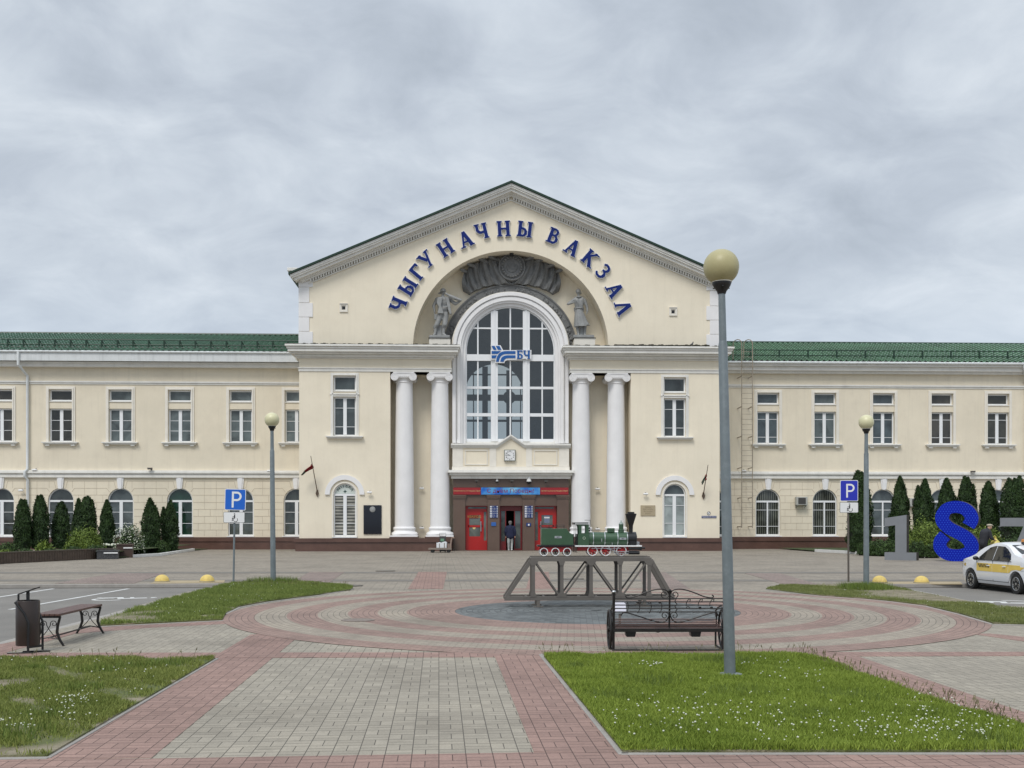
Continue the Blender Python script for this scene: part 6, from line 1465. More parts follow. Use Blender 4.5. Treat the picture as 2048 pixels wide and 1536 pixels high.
# ================================================================ CARRIAGE BENCH WITH NOTES
D0 = 3870/262.; k = D0/F; ox = 1332; g = DZ(ox, D0); r = empty('ornamental_bench', g, -PSI, 'wrought iron bench with music notes in its back, in front of the truss bridge', 'bench')
bx_ = lambda px: (px-ox)*k; bz = lambda py: CH+(HY-py)*k; P_ = lambda px, py, y=0.0: Vector((bx_(px), y, bz(py)))
xl, xr = bx_(1227), bx_(1447); zs = bz(1257)
for x, t in ((xl, 1184.5), (xr, 1205)):
    mb = MB(); mb.tube([(x, .02, .02), (x, .0, zs), (x, -.05, bz(t))], .019, 8); mb.build('post', IRON, r, smooth=True)
    mb = MB(); mb.lathe([(0, 0), (.026, 0), (.03, .012), (.02, .025), (0, .025)], c=(x, -.05, bz(t)), n=12); mb.build('finial', SILVER if t < 1190 else IRON, r)
mb = MB(); mb.tube([P_(1338.5, 1182, -.05), P_(1338.5, 1255, 0)], .013, 8); mb.ball(P_(1339, 1181, -.05), .022); mb.build('centre_post', IRON, r)
for py in (1196.8, 1203.2, 1209.7, 1216.5, 1223.3): mb = MB(); mb.tube([(xl, -.035, bz(py)), (xr, -.035, bz(py))], .0085, 6); mb.build('staff_line', IRON, r)
def smoothp(P, n=6):
    out = []
    for i in range(len(P)-1):
        p0, p1, p2, p3 = P[max(i-1, 0)], P[i], P[i+1], P[min(i+2, len(P)-1)]
        for j in range(n):
            t = j/n; out.append(tuple(.5*((2*p1[a])+(-p0[a]+p2[a])*t+(2*p0[a]-5*p1[a]+4*p2[a]-p3[a])*t*t+(-p0[a]+3*p1[a]-3*p2[a]+p3[a])*t**3) for a in (0, 1)))
    return out+[P[-1]]
def scr(pts, r_=.0095, cap=True): mb.tube([P_(*p, -.035) for p in (smoothp(pts, 5) if len(pts) < 14 else pts)], r_, 6)
def spiral(cx_, cy_, r0, a0, turns, dirn, n=18): return [(cx_+r0*(1-.8*i/n)*math.cos(R(a0)+dirn*turns*2*PI*i/n), cy_+r0*(1-.8*i/n)*math.sin(R(a0)+dirn*turns*2*PI*i/n)) for i in range(n+1)]
for sg in (-1, 1):
    c = 1338.5; fx_ = lambda x: c+sg*(x-c)
    mb = MB(); scr([(fx_(x), y) for x, y in ((1423, 1189.5), (1426, 1192), (1424, 1194.5), (1418, 1195), (1405, 1192), (1385, 1184), (1365, 1178.5), (1350, 1178.5), (1342, 1183), (1339, 1190))])
    scr([(fx_(x), y) for x, y in [(1339.5, 1191)] + spiral(1349, 1188.5, 8.5, 150, 1.25, -1)], .007); mb.build('scroll', IRON, r, smooth=True)
    mb = MB(); scr([(fx_(x), y) for x, y in ((1436, 1231), (1434, 1228), (1430, 1224.5), (1420, 1226), (1400, 1232), (1375, 1240), (1355, 1244.5), (1345, 1240), (1339.5, 1230))]); scr([(fx_(x), y) for x, y in [(1339.5, 1231)] + spiral(1348, 1231, 8, 200, 1.2, 1)], .007)
    mb.build('scroll', IRON, r, smooth=True)
for (x, up) in ((1256, 1), (1279, 1), (1302, 1), (1323, 1), (1375, 0), (1399, 0), (1422, 0)):
    mb = MB()
    if up: scr([(x-4.5, 1226), (x-1, 1219), (x, 1211), (x-1, 1206)], .006); q = P_(x-4, 1204.5, -.035)
    else: scr([(x+2, 1197.5), (x-2.5, 1204), (x-3.5, 1212)], .006); scr([(x+2, 1197.5), (x+5, 1199), (x+3, 1203)], .006); q = P_(x, 1214.5, -.035)
    if x in (1256, 1302, 1375): mb.tube([q+Vector((.02*math.cos(t*PI/5), 0, .013*math.sin(t*PI/5))) for t in range(10)], .006, 6, closed=True)
    else: mb.ball(q, .021, 10, 7, (1, .5, .7))
    mb.build('music_note', IRON, r, smooth=True)
mb = MB(); scr([(1352, 1197), (1349, 1203), (1353, 1208), (1349, 1213), (1353, 1218), (1349, 1224)], .007); mb.build('music_note', IRON, r, smooth=True)
for i in range(6):
    y = .05+i*.082; mb = MB(); mb.box(xl+.02, xr-.02, y-.022, y+.022, zs-.005+i*.017, zs+.008+i*.017); mb.build('seat_slat', WOOD, r, bevel=.005)
mb = MB(); mb.box(xl-.01, xr+.01, -.03, .01, zs-.045, zs+.0); mb.box(xl-.01, xr+.01, .49, .52, zs-.04, zs+.0); mb.build('seat_rail', IRON, r)
for x in (1263, 1394):
    mb = MB(); w_ = 11*k; mb.prism([(bx_(x)-w_, zs-.05), (bx_(x)+w_, zs-.05), (bx_(x)+w_*.8, zs-.125), (bx_(x)-w_*.8, zs-.125)], .08, .26); mb.build('seat_box', BLACK, r, bevel=.01)
mb = MB(); mb.tube([P_(1303, 1260, .1), P_(1310, 1264, .1), P_(1318, 1266, .1), P_(1326, 1264, .1), P_(1333, 1260, .1)], .007, 6); mb.build('scroll', IRON, r, smooth=True)
for x, sg in ((1228.5, -1), (1445, 1)):
    X0 = bx_(x)+sg*.045; wr = .265; cz_ = .285
    mb = MB(); mb.tube([(X0, .24+wr*math.cos(t*PI/20), cz_+wr*math.sin(t*PI/20)) for t in range(40)], .016, 8, closed=True); w1 = mb.build('wheel', IRON, r, smooth=True)
    mb = MB(); mb.lathe([(0, -.03), (.045, -.03), (.045, .03), (0, .03)], axis='x', c=(X0, .24, cz_), n=16); mb.build('hub', IRON, w1)
    for q in range(10): a = q*PI/5; mb = MB(); mb.tube([(X0, .24+.04*math.cos(a), cz_+.04*math.sin(a)), (X0, .24+wr*math.cos(a), cz_+wr*math.sin(a))], .007, 6); mb.build('spoke', IRON, w1)
    mb = MB(); mb.tube([(bx_(x), .02, zs-.03), (bx_(x), .5, zs-.03), (bx_(x), .5, .02)], .014, 8); mb.build('side_frame', IRON, r); 
    mb = MB(); Pp = [(bx_(x), -.04, zs+.27), (bx_(x), .1, zs+.30), (bx_(x), .3, zs+.27), (bx_(x), .45, zs+.22)] + [(bx_(x), .45+.05*math.sin(t*.7), zs+.17+.05*math.cos(t*.7)) for t in range(8)]; mb.tube(Pp, .012, 8); mb.tube([(bx_(x), .45, zs), (bx_(x), .43, zs+.2)], .01, 6); mb.build('armrest', IRON, r, smooth=True)
mb = MB(); mb.tube([(xl-.02, .0, .02), (xr+.02, .0, .02)], .013, 8); mb.tube([(xl, 0, .02), (xl, .5, .02)], .013, 8); mb.tube([(xr, 0, .02), (xr, .5, .02)], .013, 8); mb.build('ground_bar', IRON, r)
# ================================================================ TRUSS BRIDGE
D0 = 3870/174.; k = D0/F; ox = 1180; g = DZ(ox, D0); r = empty('truss_bridge', (g.x, g.y, 0), 0, 'knee high grey brown model truss bridge in the middle of the paved circle', 'model bridge')
bx_ = lambda px: at(px, HY, g.y).x-g.x; bz = lambda py: CH+(HY-py)*k; zb0, zb1, zt0, zt1 = bz(1200.5), bz(1192.5), bz(1122.5), bz(1115)
xbot = (bx_(1008.5), bx_(1347)); nodes = [bx_(v) for v in (1066.5, 1123.5, 1182, 1240, 1298)]; GAP = .62
for yy in (0, GAP):
    def m_(n, f): 
        mb = MB(); f(mb); return mb.build(n, BRIDGE, r, bevel=.004)
    m_('bottom_chord', lambda mb: mb.box(xbot[0], xbot[1]+.02, yy-.035, yy+.035, zb0, zb1)); m_('top_chord', lambda mb: mb.box(nodes[0]-.05, nodes[-1]+.05, yy-.035, yy+.035, zt0, zt1))
    m_('end_post', lambda mb: mb.bar((xbot[0]+.035, yy, zb1-.03), (nodes[0]-.04, yy, zt0+.03), .075, .066, up=(0, 1, 0))); m_('end_post', lambda mb: mb.bar((xbot[1]-.02, yy, zb1-.03), (nodes[-1]+.04, yy, zt0+.03), .075, .066, up=(0, 1, 0)))
    for x in nodes: m_('upright', lambda mb: (mb.box(x-.03, x+.03, yy-.022, yy+.022, zb1+.001, zt0-.001), mb.box(x-.036, x+.036, yy-.032, yy-.023, zb1+.001, zt0-.001)))
    for a, b in ((0, 1), (2, 1), (2, 3), (4, 3)): m_('diagonal', lambda mb: mb.bar((nodes[a]+(.04 if b > a else -.04), yy, zt0), (nodes[b]+(-.04 if b > a else .04), yy, zb1), .034, .05, up=(0, 1, 0)))
    for i, x in enumerate(nodes):
        for top in ((1, 0) if True else ()):
            if (top and i in (0, 1, 2, 3, 4)) or (not top): 
                w_ = .11 if (i % 2 == (0 if top else 1)) else .07; z0_, sgn = (zt0+.01, -1) if top else (zb1-.01, 1)
                m_('gusset_plate', lambda mb: mb.prism([(x-w_, z0_), (x+w_, z0_), (x+w_*.85, z0_+sgn*.03), (x+.038, z0_+sgn*.10), (x-.038, z0_+sgn*.10), (x-w_*.85, z0_+sgn*.03)], yy-.042, yy-.037))
for i in range(10):
    x = xbot[0]+.1+(xbot[1]-xbot[0]-.2)*i/9; mb = MB(); mb.box(x-.02, x+.02, .036, GAP-.036, zb0+.01, zb1-.01); mb.build('cross_beam', BRIDGE, r)
mb = MB(); mb.box(nodes[0]-.05, nodes[-1]+.05, .036, GAP-.036, zt1-.03, zt1-.006); mb.build('deck', BRIDGE, r)
for yy in (.14, GAP-.14): mb = MB(); mb.box(nodes[0]-.04, nodes[-1]+.04, yy-.012, yy+.012, zt1-.005, zt1+.022); mb.build('rail', BRIDGE, r)
for px in (1076.5, 1289):
    for yy in (0, GAP):
        x = bx_(px); mb = MB(); mb.box(x-.034, x+.034, yy-.034, yy+.034, .03, zb0-.001); mb.build('leg', BRIDGE, r); mb = MB(); mb.box(x-.10, x+.10, yy-.08, yy+.08, .016, .03); mb.build('foot_plate', BRIDGE, r)
# ================================================================ LOCOMOTIVE
zr = zt1+.024; yl = GAP/2; kl = k; LR = empty('model_locomotive', (g.x, g.y+yl, zr), 0, 'green and black model steam locomotive with red wheels standing on the truss bridge', 'model locomotive')
q4 = 8.533   # zoom factor of the close look
lx = lambda z: bx_(1060+z/q4)*(1+yl/D0); lz = lambda z: (815-z)/q4*k*1.014; HWL = .175
def lb(name, m, f, bevel=.004, smooth=False, parent=None): mb = MB(); f(mb); return mb.build(name, m, parent or LR, bevel=bevel, smooth=smooth)
# tender
tp = [(215, 350), (645, 350), (665, 385), (690, 415), (725, 438), (760, 445), (760, 625), (215, 625)]
lb('tender', LOCO, lambda mb: mb.prism([(lx(a), lz(b)) for a, b in tp], -HWL, HWL)); lb('tender_frame', LOCOB, lambda mb: mb.box(lx(150), lx(770), -HWL-.01, HWL+.01, lz(655), lz(628)))
lb('tender_rail', LOCOB, lambda mb: [mb.tube([(lx(205), sg*(HWL-.01), lz(h)), (lx(610), sg*(HWL-.01), lz(h))], .004, 6) for h in (288, 312) for sg in (-1, 1)] + [mb.tube([(lx(v), sg*(HWL-.01), lz(352)), (lx(v), sg*(HWL-.01), lz(288))], .004, 6) for v in (205, 355, 480, 610) for sg in (-1, 1)] + [mb.tube([(lx(205), -HWL+.01, lz(h)), (lx(205), HWL-.01, lz(h))], .004, 6) for h in (288, 312)], bevel=0)
lb('number_plate', SILVER, lambda mb: mb.box(lx(437), lx(557), -HWL-.006, -HWL-.001, lz(512), lz(475)), .001); text_obj('1871', .036, LOCOB, 'lettering', LR, facing((lx(437)+lx(557))/2, -HWL-.007, lz(494)), .0005, bold=.001)
lb('truck_frame', LOCOR, lambda mb: [mb.prism([(lx(200), lz(660)), (lx(715), lz(660)), (lx(725), lz(700)), (lx(700), lz(745)), (lx(600), lz(735)), (lx(550), lz(745)), (lx(450), lz(745)), (lx(330), lz(745)), (lx(210), lz(735)), (lx(195), lz(700))], sg*.13-.012, sg*.13+.012) for sg in (-1, 1)])
def wheel(cx_, r_, red, y):
    c = (lx(cx_), y, r_); sg = -1 if y < 0 else 1
    w = lb('wheel', PWHITE, lambda mb: mb.tube([(c[0]+(r_-.010)*math.cos(t*PI/16), y, c[2]+(r_-.010)*math.sin(t*PI/16)) for t in range(32)], .0105, 8, closed=True), 0, True)
    m_ = LOCOR if red else LOCOB
    lb('hub', m_, lambda mb: mb.lathe([(0, -.022), (r_*.22, -.022), (r_*.25, .015), (0, .015)], axis='y', c=c, n=14), 0, True, w)
    for i in range(8 if red else 6): a = i*2*PI/(8 if red else 6); lb('spoke', m_, lambda mb: mb.bar((c[0], y, c[2]), (c[0]+(r_-.015)*math.cos(a), y, c[2]+(r_-.015)*math.sin(a)), r_*.17, .014, up=(0, 1, 0)), 0, False, w)
for cx_ in (257, 452, 652):
    for y in (-.155, .155): wheel(cx_, 72/q4*k, False, y)
for cx_ in (1080, 1305, 1570):
    for y in (-.155, .155): wheel(cx_, 90/q4*k, True, y)
for v in (257, 452, 652, 1080, 1305, 1570): lb('axle', LOCOB, lambda mb: mb.tube([(lx(v), -.15, (72 if v < 700 else 90)/q4*k), (lx(v), .15, (72 if v < 700 else 90)/q4*k)], .012, 8), 0)
# engine
lb('running_board', PWHITE, lambda mb: mb.box(lx(785), lx(1915), -HWL-.02, HWL+.02, lz(657), lz(634))); lb('main_frame', LOCOR, lambda mb: [mb.box(lx(830), lx(1700), sg*.11-.012, sg*.11+.012, lz(720), lz(660)) for sg in (-1, 1)])
cabz = lz(432)
def cab(mb):
    for sg in (-1, 1):
        y0_, y1_ = (-HWL, -HWL+.012) if sg < 0 else (HWL-.012, HWL)
        mb.box(lx(833), lx(1018), y0_, y1_, lz(634), lz(442)); mb.prism([(lx(850), lz(442)), (lx(895), lz(442)), (lx(895), lz(282)), (lx(820), lz(282)), (lx(845), lz(310))], y0_, y1_)
        mb.box(lx(972), lx(1018), y0_, y1_, lz(442), lz(282)); mb.box(lx(895), lx(972), y0_, y1_, lz(442), lz(428)); mb.box(lx(895), lx(972), y0_, y1_, lz(305), lz(282))
    mb.box(lx(1000), lx(1018), -HWL+.013, HWL-.013, lz(634), lz(442))
lb('cab', LOCO, cab); 
lb('cab_window_frame', PWHITE, lambda mb: [mb.tube([(lx(a), sg*(HWL+.001), lz(b)) for a, b in ((900, 310), (945, 310), (948, 420), (900, 420))], .005, 6, closed=True) for sg in (-1, 1)], 0)
rp = [(lx(760), lz(262)), (lx(775), lz(248)), (lx(1005), lz(240)), (lx(1012), lz(278)), (lx(775), lz(285))]
lb('cab_roof', mat('grey cab roof', (.33, .34, .33), .4), lambda mb: mb.prism([(lx(775), lz(282)), (lx(778), lz(256)), (lx(1005), lz(250)), (lx(1014), lz(280))], -HWL-.015, HWL+.015)); lb('roof_edge', LOCOB, lambda mb: (mb.box(lx(760), lx(1008), -HWL-.02, HWL+.02, lz(251), lz(243)), mb.box(lx(758), lx(780), -HWL-.018, HWL+.018, lz(280), lz(252))))
lb('handrail', LOCOB, lambda mb: [mb.tube([(lx(v), sg*HWL, lz(750)), (lx(v), sg*HWL, lz(285))], .004, 6) for v in (790, 808) for sg in (-1, 1)] + [mb.tube([(lx(755), sg*HWL, lz(440)), (lx(755), sg*HWL, lz(750)), (lx(830), sg*HWL, lz(750))], .004, 6) for sg in (-1, 1)], 0)
lb('cab_door', LOCOB, lambda mb: [mb.box(lx(815), lx(830), sg*(HWL-.02)-.005, sg*(HWL-.02)+.005, lz(634), lz(440)) for sg in (-1, 1)])
lb('cab_emblem', mat('pale emblem', (.45, .52, .40), .5), lambda mb: mb.tube([(lx(937)+.026*math.cos(t*PI/10), -HWL-.004, lz(510)+.026*math.sin(t*PI/10)) for t in range(20)], .005, 6, closed=True), 0)
rb = (lz(410)-lz(640))/2; zcb = lz(525)
lb('boiler', LOCO, lambda mb: mb.lathe([(0, lx(1018)), (rb, lx(1018)), (rb, lx(1690)), (0, lx(1690))], axis='x', c=(0, 0, zcb), n=36), 0, 35)
for v in (1100, 1296, 1515, 1678): lb('boiler_band', SILVER, lambda mb: mb.lathe([(rb+.0005, lx(v)-.007), (rb+.004, lx(v)-.007), (rb+.004, lx(v)+.007), (rb+.0005, lx(v)+.007)], axis='x', c=(0, 0, zcb), n=36), 0, 35)
lb('smokebox', LOCOB, lambda mb: (mb.lathe([(0, lx(1690)), (rb+.006, lx(1690)), (rb+.006, lx(1832)), (rb*.8, lx(1842)), (0, lx(1846))], axis='x', c=(0, 0, zcb), n=36), mb.prism([(lx(1700), lz(640)), (lx(1820), lz(640)), (lx(1800), lz(560)), (lx(1715), lz(560))], -.15, .15)), 0, 35)
lb('chimney', LOCOB, lambda mb: mb.lathe([(0, lz(430)), (34/q4*k, lz(430)), (34/q4*k, lz(370)), (37/q4*k, lz(300)), (98/q4*k, lz(108)), (98/q4*k, lz(97)), (60/q4*k, lz(88)), (62/q4*k, lz(66)), (0, lz(64))], c=(lx(1750), 0, 0), n=28), 0, 30)
lb('sand_dome', LOCO, lambda mb: mb.box(lx(1348), lx(1467), -.07, .07, lz(415), lz(342)), .008)
lb('steam_dome', LOCO, lambda mb: mb.lathe([(0, lz(420)), (52/q4*k, lz(420)), (50/q4*k, lz(370)), (40/q4*k, lz(362)), (40/q4*k, lz(275)), (0, lz(275))], c=(lx(1583), 0, 0), n=20), 0, 30)
lb('dome_cap', mat('grey dome cap', (.25, .31, .28), .4), lambda mb: mb.lathe([(42/q4*k, lz(275)), (36/q4*k, lz(262)), (8/q4*k, lz(228)), (5/q4*k, lz(205)), (0, lz(203))], c=(lx(1583), 0, 0), n=20), 0, 30)
lb('whistle_pipe', LOCOB, lambda mb: (mb.tube([(lx(1045), -.05, lz(420)), (lx(1050), -.05, lz(200))], .005, 6), mb.tube([(lx(1050), -.05, lz(206)), (lx(955), -.05, lz(206))], .005, 6), mb.ball((lx(1040), -.05, lz(340)), .018), mb.ball((lx(1035), -.05, lz(385)), .02)), 0)
lb('boiler_handrail', LOCOB, lambda mb: [mb.tube([(lx(1060), sg*.10, lz(380)), (lx(1700), sg*.10, lz(380))], .003, 6) for sg in (-1, 1)], 0)
lb('boiler_plate', SILVER, lambda mb: mb.box(lx(1540), lx(1655), -rb-.008, -rb-.002, lz(538), lz(502)), .001); text_obj('1871', .034, LOCOB, 'lettering', LR, facing((lx(1540)+lx(1655))/2, -rb-.009, lz(520)), .0005, bold=.001)
lb('boiler_fitting', SILVER, lambda mb: (mb.box(lx(1230), lx(1243), -rb-.02, -rb, lz(570), lz(520)), mb.box(lx(1410), lx(1420), -rb-.01, -rb+.03, lz(625), lz(588))))
for sg in (-1, 1):
    lb('cylinder', LOCOB, lambda mb: (mb.lathe([(0, lx(1690)), (.036, lx(1690)), (.036, lx(1875)), (0, lx(1880))], axis='x', c=(0, sg*.165, lz(760)), n=18), mb.lathe([(0, lx(1690)), (.02, lx(1690)), (.02, lx(1880)), (0, lx(1880))], axis='x', c=(0, sg*.165, lz(690)), n=14)), 0, 35)
    lb('connecting_rod', SILVER, lambda mb: (mb.bar((lx(1310), sg*.185, lz(685)), (lx(1530), sg*.185, lz(745)), .012), mb.bar((lx(1060), sg*.18, lz(683)), (lx(1560), sg*.18, lz(683)), .010), mb.bar((lx(1455), sg*.185, lz(768)), (lx(1690), sg*.185, lz(768)), .010), mb.bar((lx(1500), sg*.185, lz(737)), (lx(1690), sg*.185, lz(737)), .015), mb.bar((lx(1445), sg*.188, lz(657)), (lx(1445), sg*.188, lz(765)), .012)), 0)
lb('buffer_beam', LOCOB, lambda mb: mb.box(lx(1880), lx(1915), -HWL, HWL, lz(720), lz(635))); lb('buffer', LOCOB, lambda mb: [mb.lathe([(0, lx(1900)), (.014, lx(1900)), (.014, lx(1960)), (.026, lx(1962)), (.026, lx(1972)), (0, lx(1972))], axis='x', c=(0, sg*.11, lz(680)), n=14) for sg in (-1, 1)], 0); lb('lamp', SILVER, lambda mb: [mb.lathe([(0, lz(630)), (.014, lz(630)), (.014, lz(580)), (0, lz(570))], c=(lx(1870), sg*.1, 0), n=10) for sg in (-1, 1)], 0)
# light plastic sheet lying on the sett circle behind the bench back
g = DZ(1240, 18.2); r = empty('information_plate', g, -PSI, 'small pale plate standing on the dark setts behind the left end of the ornamental bench', 'plate')
k = 18.2/F; mb = MB(); mb.bar((0, -.03, CH-(1224-HY)*k), (0, .05, CH-(1203-HY)*k), .20, .012, up=(0, 1, 0)); mb.build('plate', mat('pale lilac plate', (.55, .55, .62), .4), r); mb = MB(); mb.box(-.02, .02, .01, .05, .0, .22); mb.build('post', BRIDGE, r)
# ================================================================ FLOWER BEDS
BEDS = mat('bed soil and groundcover', (.045, .065, .02), .95, var=.5, scale=3, bump=.8, bscale=20)
bl = [G(-260, 1150), G(0, 1128), G(195, 1118), G(235, 1117), G(264, 1115), G(320, 1112), G(387, 1101.5)]
poly = [(p.x, p.y) for p in bl] + [(bl[-1].x+.3, Yw-.5), (bl[0].x-2, Yw-.5)]
sheet('flower_bed', poly, .06, BEDS)
sheet('flower_bed', [(p.x, p.y) for p in bl[:4]] + [(bl[3].x-.2, Yw-1.6), (bl[0].x-2, Yw-1.6)], .34, BEDS)
br_ = [G(1632, 1104), G(1700, 1107.5), G(1770, 1111.5), G(1840, 1114.5), G(1950, 1119), G(2150, 1128)]
sheet('flower_bed', [(p.x, p.y) for p in br_] + [(br_[-1].x+1, Yw-.5), (br_[0].x-.3, Yw-.5)], .08, BEDS)
def kerbP(P, w, h, m, name='kerb'):
    mb = MB()
    for a, b in zip(P, P[1:]):
        a, b = Vector((a.x, a.y, h/2)), Vector((b.x, b.y, h/2)); d = (b-a).normalized(); mb.bar(a-d*.03, b+d*.03, w, h)
    return tag(mb.build(name, m, bevel=.01), kind='structure')
kerbP(bl[4:], .15, .14, KERBW); kerbP(br_, .15, .16, KERBW)
# boarded front of the raised bed
r = empty('planter_wall', bl[1], 0, 'low brown boarded wall along the front of the left flower bed', 'planter wall'); o0 = bl[1]
BRD = mat('weathered brown boards', (.075, .052, .038), .6, var=.3, scale=6)
mb = MB(); P = bl[:4]; tz = .46
for a, b in zip(P, P[1:]):
    L_ = (b-a).length; d = (b-a)/L_; n_ = int(L_/.16)
    for i in range(n_): p, q = a+d*(i*.16)-o0, a+d*(i*.16+.145)-o0; mb.bar(p+Vector((0, 0, tz/2)), q+Vector((0, 0, tz/2)), .05, tz-.02)
mb.build('boards', BRD, r); mb = MB()
for a, b in zip(P, P[1:]): mb.bar(a-o0+Vector((0, .03, tz+.012)), b-o0+Vector((0, .03, tz+.012)), .13, .045)
mb.build('top_rail', mat('top rail', (.10, .08, .06), .6), r)
mb = MB(); a, b = bl[1]-o0, bl[3]-o0; mb.build('x', BRD, r) if False else None
def planter(px0, px1, pyb, pyt, m, label, stripe_px, dep=.9):
    g = G((px0+px1)/2, pyb); k = (g.y/F)*1.0; w = (px1-px0)*k/2; h = (pyb-pyt)*k
    r = empty('planter_box', g, R(14), label, 'planter', 'planter boxes of the left flower bed'); mb = MB(); mb.box(-w, w, 0, dep, 0, h-.05); mb.build('box', m, r, bevel=.01)
    mb = MB(); mb.box(-w-.03, w+.03, -.03, dep+.03, h-.05, h); mb.box(-w+.08, w-.08, .08, dep-.08, h, h+.01); mb.build('rim', m, r)
    mb = MB(); mb.box((stripe_px[0]-(px0+px1)/2)*k, (stripe_px[1]-(px0+px1)/2)*k, -.045, -.031, (pyb-stripe_px[2])*k-.03, (pyb-stripe_px[2])*k+.03); mb.build('white_strip', PWHITE, r)
    return r
planter(195, 234, 1118.5, 1101, mat('speckled black stone', (.05, .052, .055), .5, var=.7, scale=22), 'speckled dark stone planter box at the right end of the boarded wall', (208, 234, 1106))
planter(234, 264, 1115.5, 1089, mat('smooth brown planter', (.060, .035, .026), .5), 'smooth brown planter box beside the speckled stone one', (247, 264, 1096))
mb = MB()
for i in range(26): g = G(200+i*.9, 1112); mb.ball((g.x+rng.normal(0, .1), g.y+.5+rng.normal(0, .2), .52+rng.random()*.08), .05, 6, 4)
tag(mb.build('white_flowers', PETAL, fix=False), kind='stuff')

# ================================================================ PLANTS
def leaves(name, gen, n, sz, m, parent, jitter=.6, asp=1.8, seed=0, up=.0):
    """n leaf sprays: gen(n) -> points, outward normals"""
    rg = np.random.default_rng(seed); P, Nn = gen(n, rg); n = len(P)
    Nn = Nn + rg.normal(0, jitter, (n, 3)); Nn /= np.linalg.norm(Nn, axis=1)[:, None]
    a = rg.normal(0, 1, (n, 3)); a[:, 2] += up; U = np.cross(Nn, a); U /= np.linalg.norm(U, axis=1)[:, None]+1e-9; V = np.cross(Nn, U); V[V[:, 2] < 0] *= -1 if up else 1
    s_ = rg.uniform(.55, 1.3, n)[:, None]*sz
    c = np.stack([P-U*s_*.5, P+U*s_*.5+V*s_*.1, P+V*s_*asp+Nn*s_*.3, P-U*s_*.3+V*s_*asp*.7], 1)
    me = bpy.data.meshes.new(name); me.vertices.add(n*4); me.vertices.foreach_set('co', c.reshape(-1)); me.loops.add(n*4); me.loops.foreach_set('vertex_index', np.arange(n*4)); me.polygons.add(n); me.polygons.foreach_set('loop_start', np.arange(n)*4); me.update(calc_edges=True); me.materials.append(m)
    o = bpy.data.objects.new(name, me); COL.objects.link(o); o.parent = parent; return o
def thuja(loc, h, w, label, seed, tips=None, lean=0, fullness=.45):
    r = empty('thuja', loc, 0, label, 'thuja', 'columnar thujas in front of the station'); rg0 = np.random.default_rng(seed)
    tips = tips or [(0, 1.0, 1.0)]
    ph = rg0.random(6)*6.28
    def prof(t, k): 
        t = np.clip(t, 0, 1); return k*w/2*np.where(t < .12, .80+t*1.6, np.clip(1-(np.clip(t-.12, 0, 1)/.88)**(1.9+fullness), 0, 1)**.8)+.02
    def gen(n, rg):
        A = []; B_ = []
        for (ox, hh, ww) in tips:
            m_ = int(n*ww*hh/sum(a[1]*a[2] for a in tips)); t = rg.random(m_)**1.1; th = rg.random(m_)*2*PI
            lump = 1+.10*np.sin(th*3+ph[0]+t*9)+.08*np.sin(th*5+ph[1]-t*17)+.06*np.sin(t*31+ph[2]+th*2)
            rr_ = prof(t, ww)*lump*(.80+.25*rg.random(m_)**.6); z = t*h*hh*.985+.06
            A.append(np.c_[ox*np.clip(t*1.6, 0, 1)+rr_*np.cos(th), rr_*np.sin(th), z]); B_.append(np.c_[np.cos(th), np.sin(th), np.full(m_, .5)])
        return np.concatenate(A), np.concatenate(B_)
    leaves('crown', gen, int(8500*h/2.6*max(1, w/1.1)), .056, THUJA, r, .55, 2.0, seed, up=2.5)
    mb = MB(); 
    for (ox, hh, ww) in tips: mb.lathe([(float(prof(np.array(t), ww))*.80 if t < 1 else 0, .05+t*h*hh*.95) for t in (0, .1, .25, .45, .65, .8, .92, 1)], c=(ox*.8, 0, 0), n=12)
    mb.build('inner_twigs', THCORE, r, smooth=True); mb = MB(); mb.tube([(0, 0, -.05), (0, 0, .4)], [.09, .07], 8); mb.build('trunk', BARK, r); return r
def th(px, pytop, wpx, dep, gz, label, seed, **kw):
    p = DZ(px, dep, gz); h = CH+(HY-pytop)*dep/F-gz
    if 'tips' in kw: kw['tips'] = [(a*dep/F, b, c) for a, b, c in kw['tips']]
    return thuja(p, h, wpx*.90*dep/F, label, seed, **kw)
th(46, 1001, 34, 54, .3, 'first dark thuja from the left edge of the photo, over the planter wall', 11, tips=[(-3, 1, .95), (4, .985, .8)])
th(79, 993, 36, 54.6, .3, 'double tipped thuja just right of the drainpipe', 12, tips=[(-3, .99, .7), (3, 1, 1)])
th(121.5, 1006, 37, 55.5, .3, 'thuja in front of the arched window right of the drainpipe', 13, tips=[(2, 1, 1), (-3, .96, .8)])
th(154, 1000, 25, 61, .3, 'slim thuja behind the big one over the green juniper bush', 14, tips=[(3, 1, .9)])
th(174, 995, 40, 59, .3, 'broad thuja behind the bright green juniper bush', 15, tips=[(2, 1, 1), (-4, .98, .9), (10, .93, .5)])
th(214, 1003, 30, 57, .3, 'slim thuja left of the white flowering bush', 16)
th(303, 999, 38, 59.5, .05, 'thuja right of the white flowering bush', 17, tips=[(-3, 1, 1), (7, .86, .7)])
th(341, 1003, 32, 60.5, .05, 'thuja at the right end of the left flower bed', 18, tips=[(0, 1, 1), (-14, .86, .55)])
th(1719, 943, 52, 57.8, .05, 'tallest thuja behind the right parking sign', 21, tips=[(-3, 1, .9), (4, .985, .9)], fullness=1.2)
th(1800, 955, 42, 57.5, .05, 'thuja behind the grey figure 1', 22)
th(1848, 960, 45, 57, .05, 'thuja between the grey figure 1 and the blue figure 8', 23, tips=[(2, 1, 1), (-12, .91, .6)])
th(1893, 959, 42, 56.5, .05, 'broad thuja behind the left half of the blue figure 8', 24, fullness=1.2)
th(1932, 955, 48, 57.3, .05, 'thuja behind the right half of the blue figure 8', 25, tips=[(-3, 1, .9), (4, .99, .9), (15, .9, .4)])
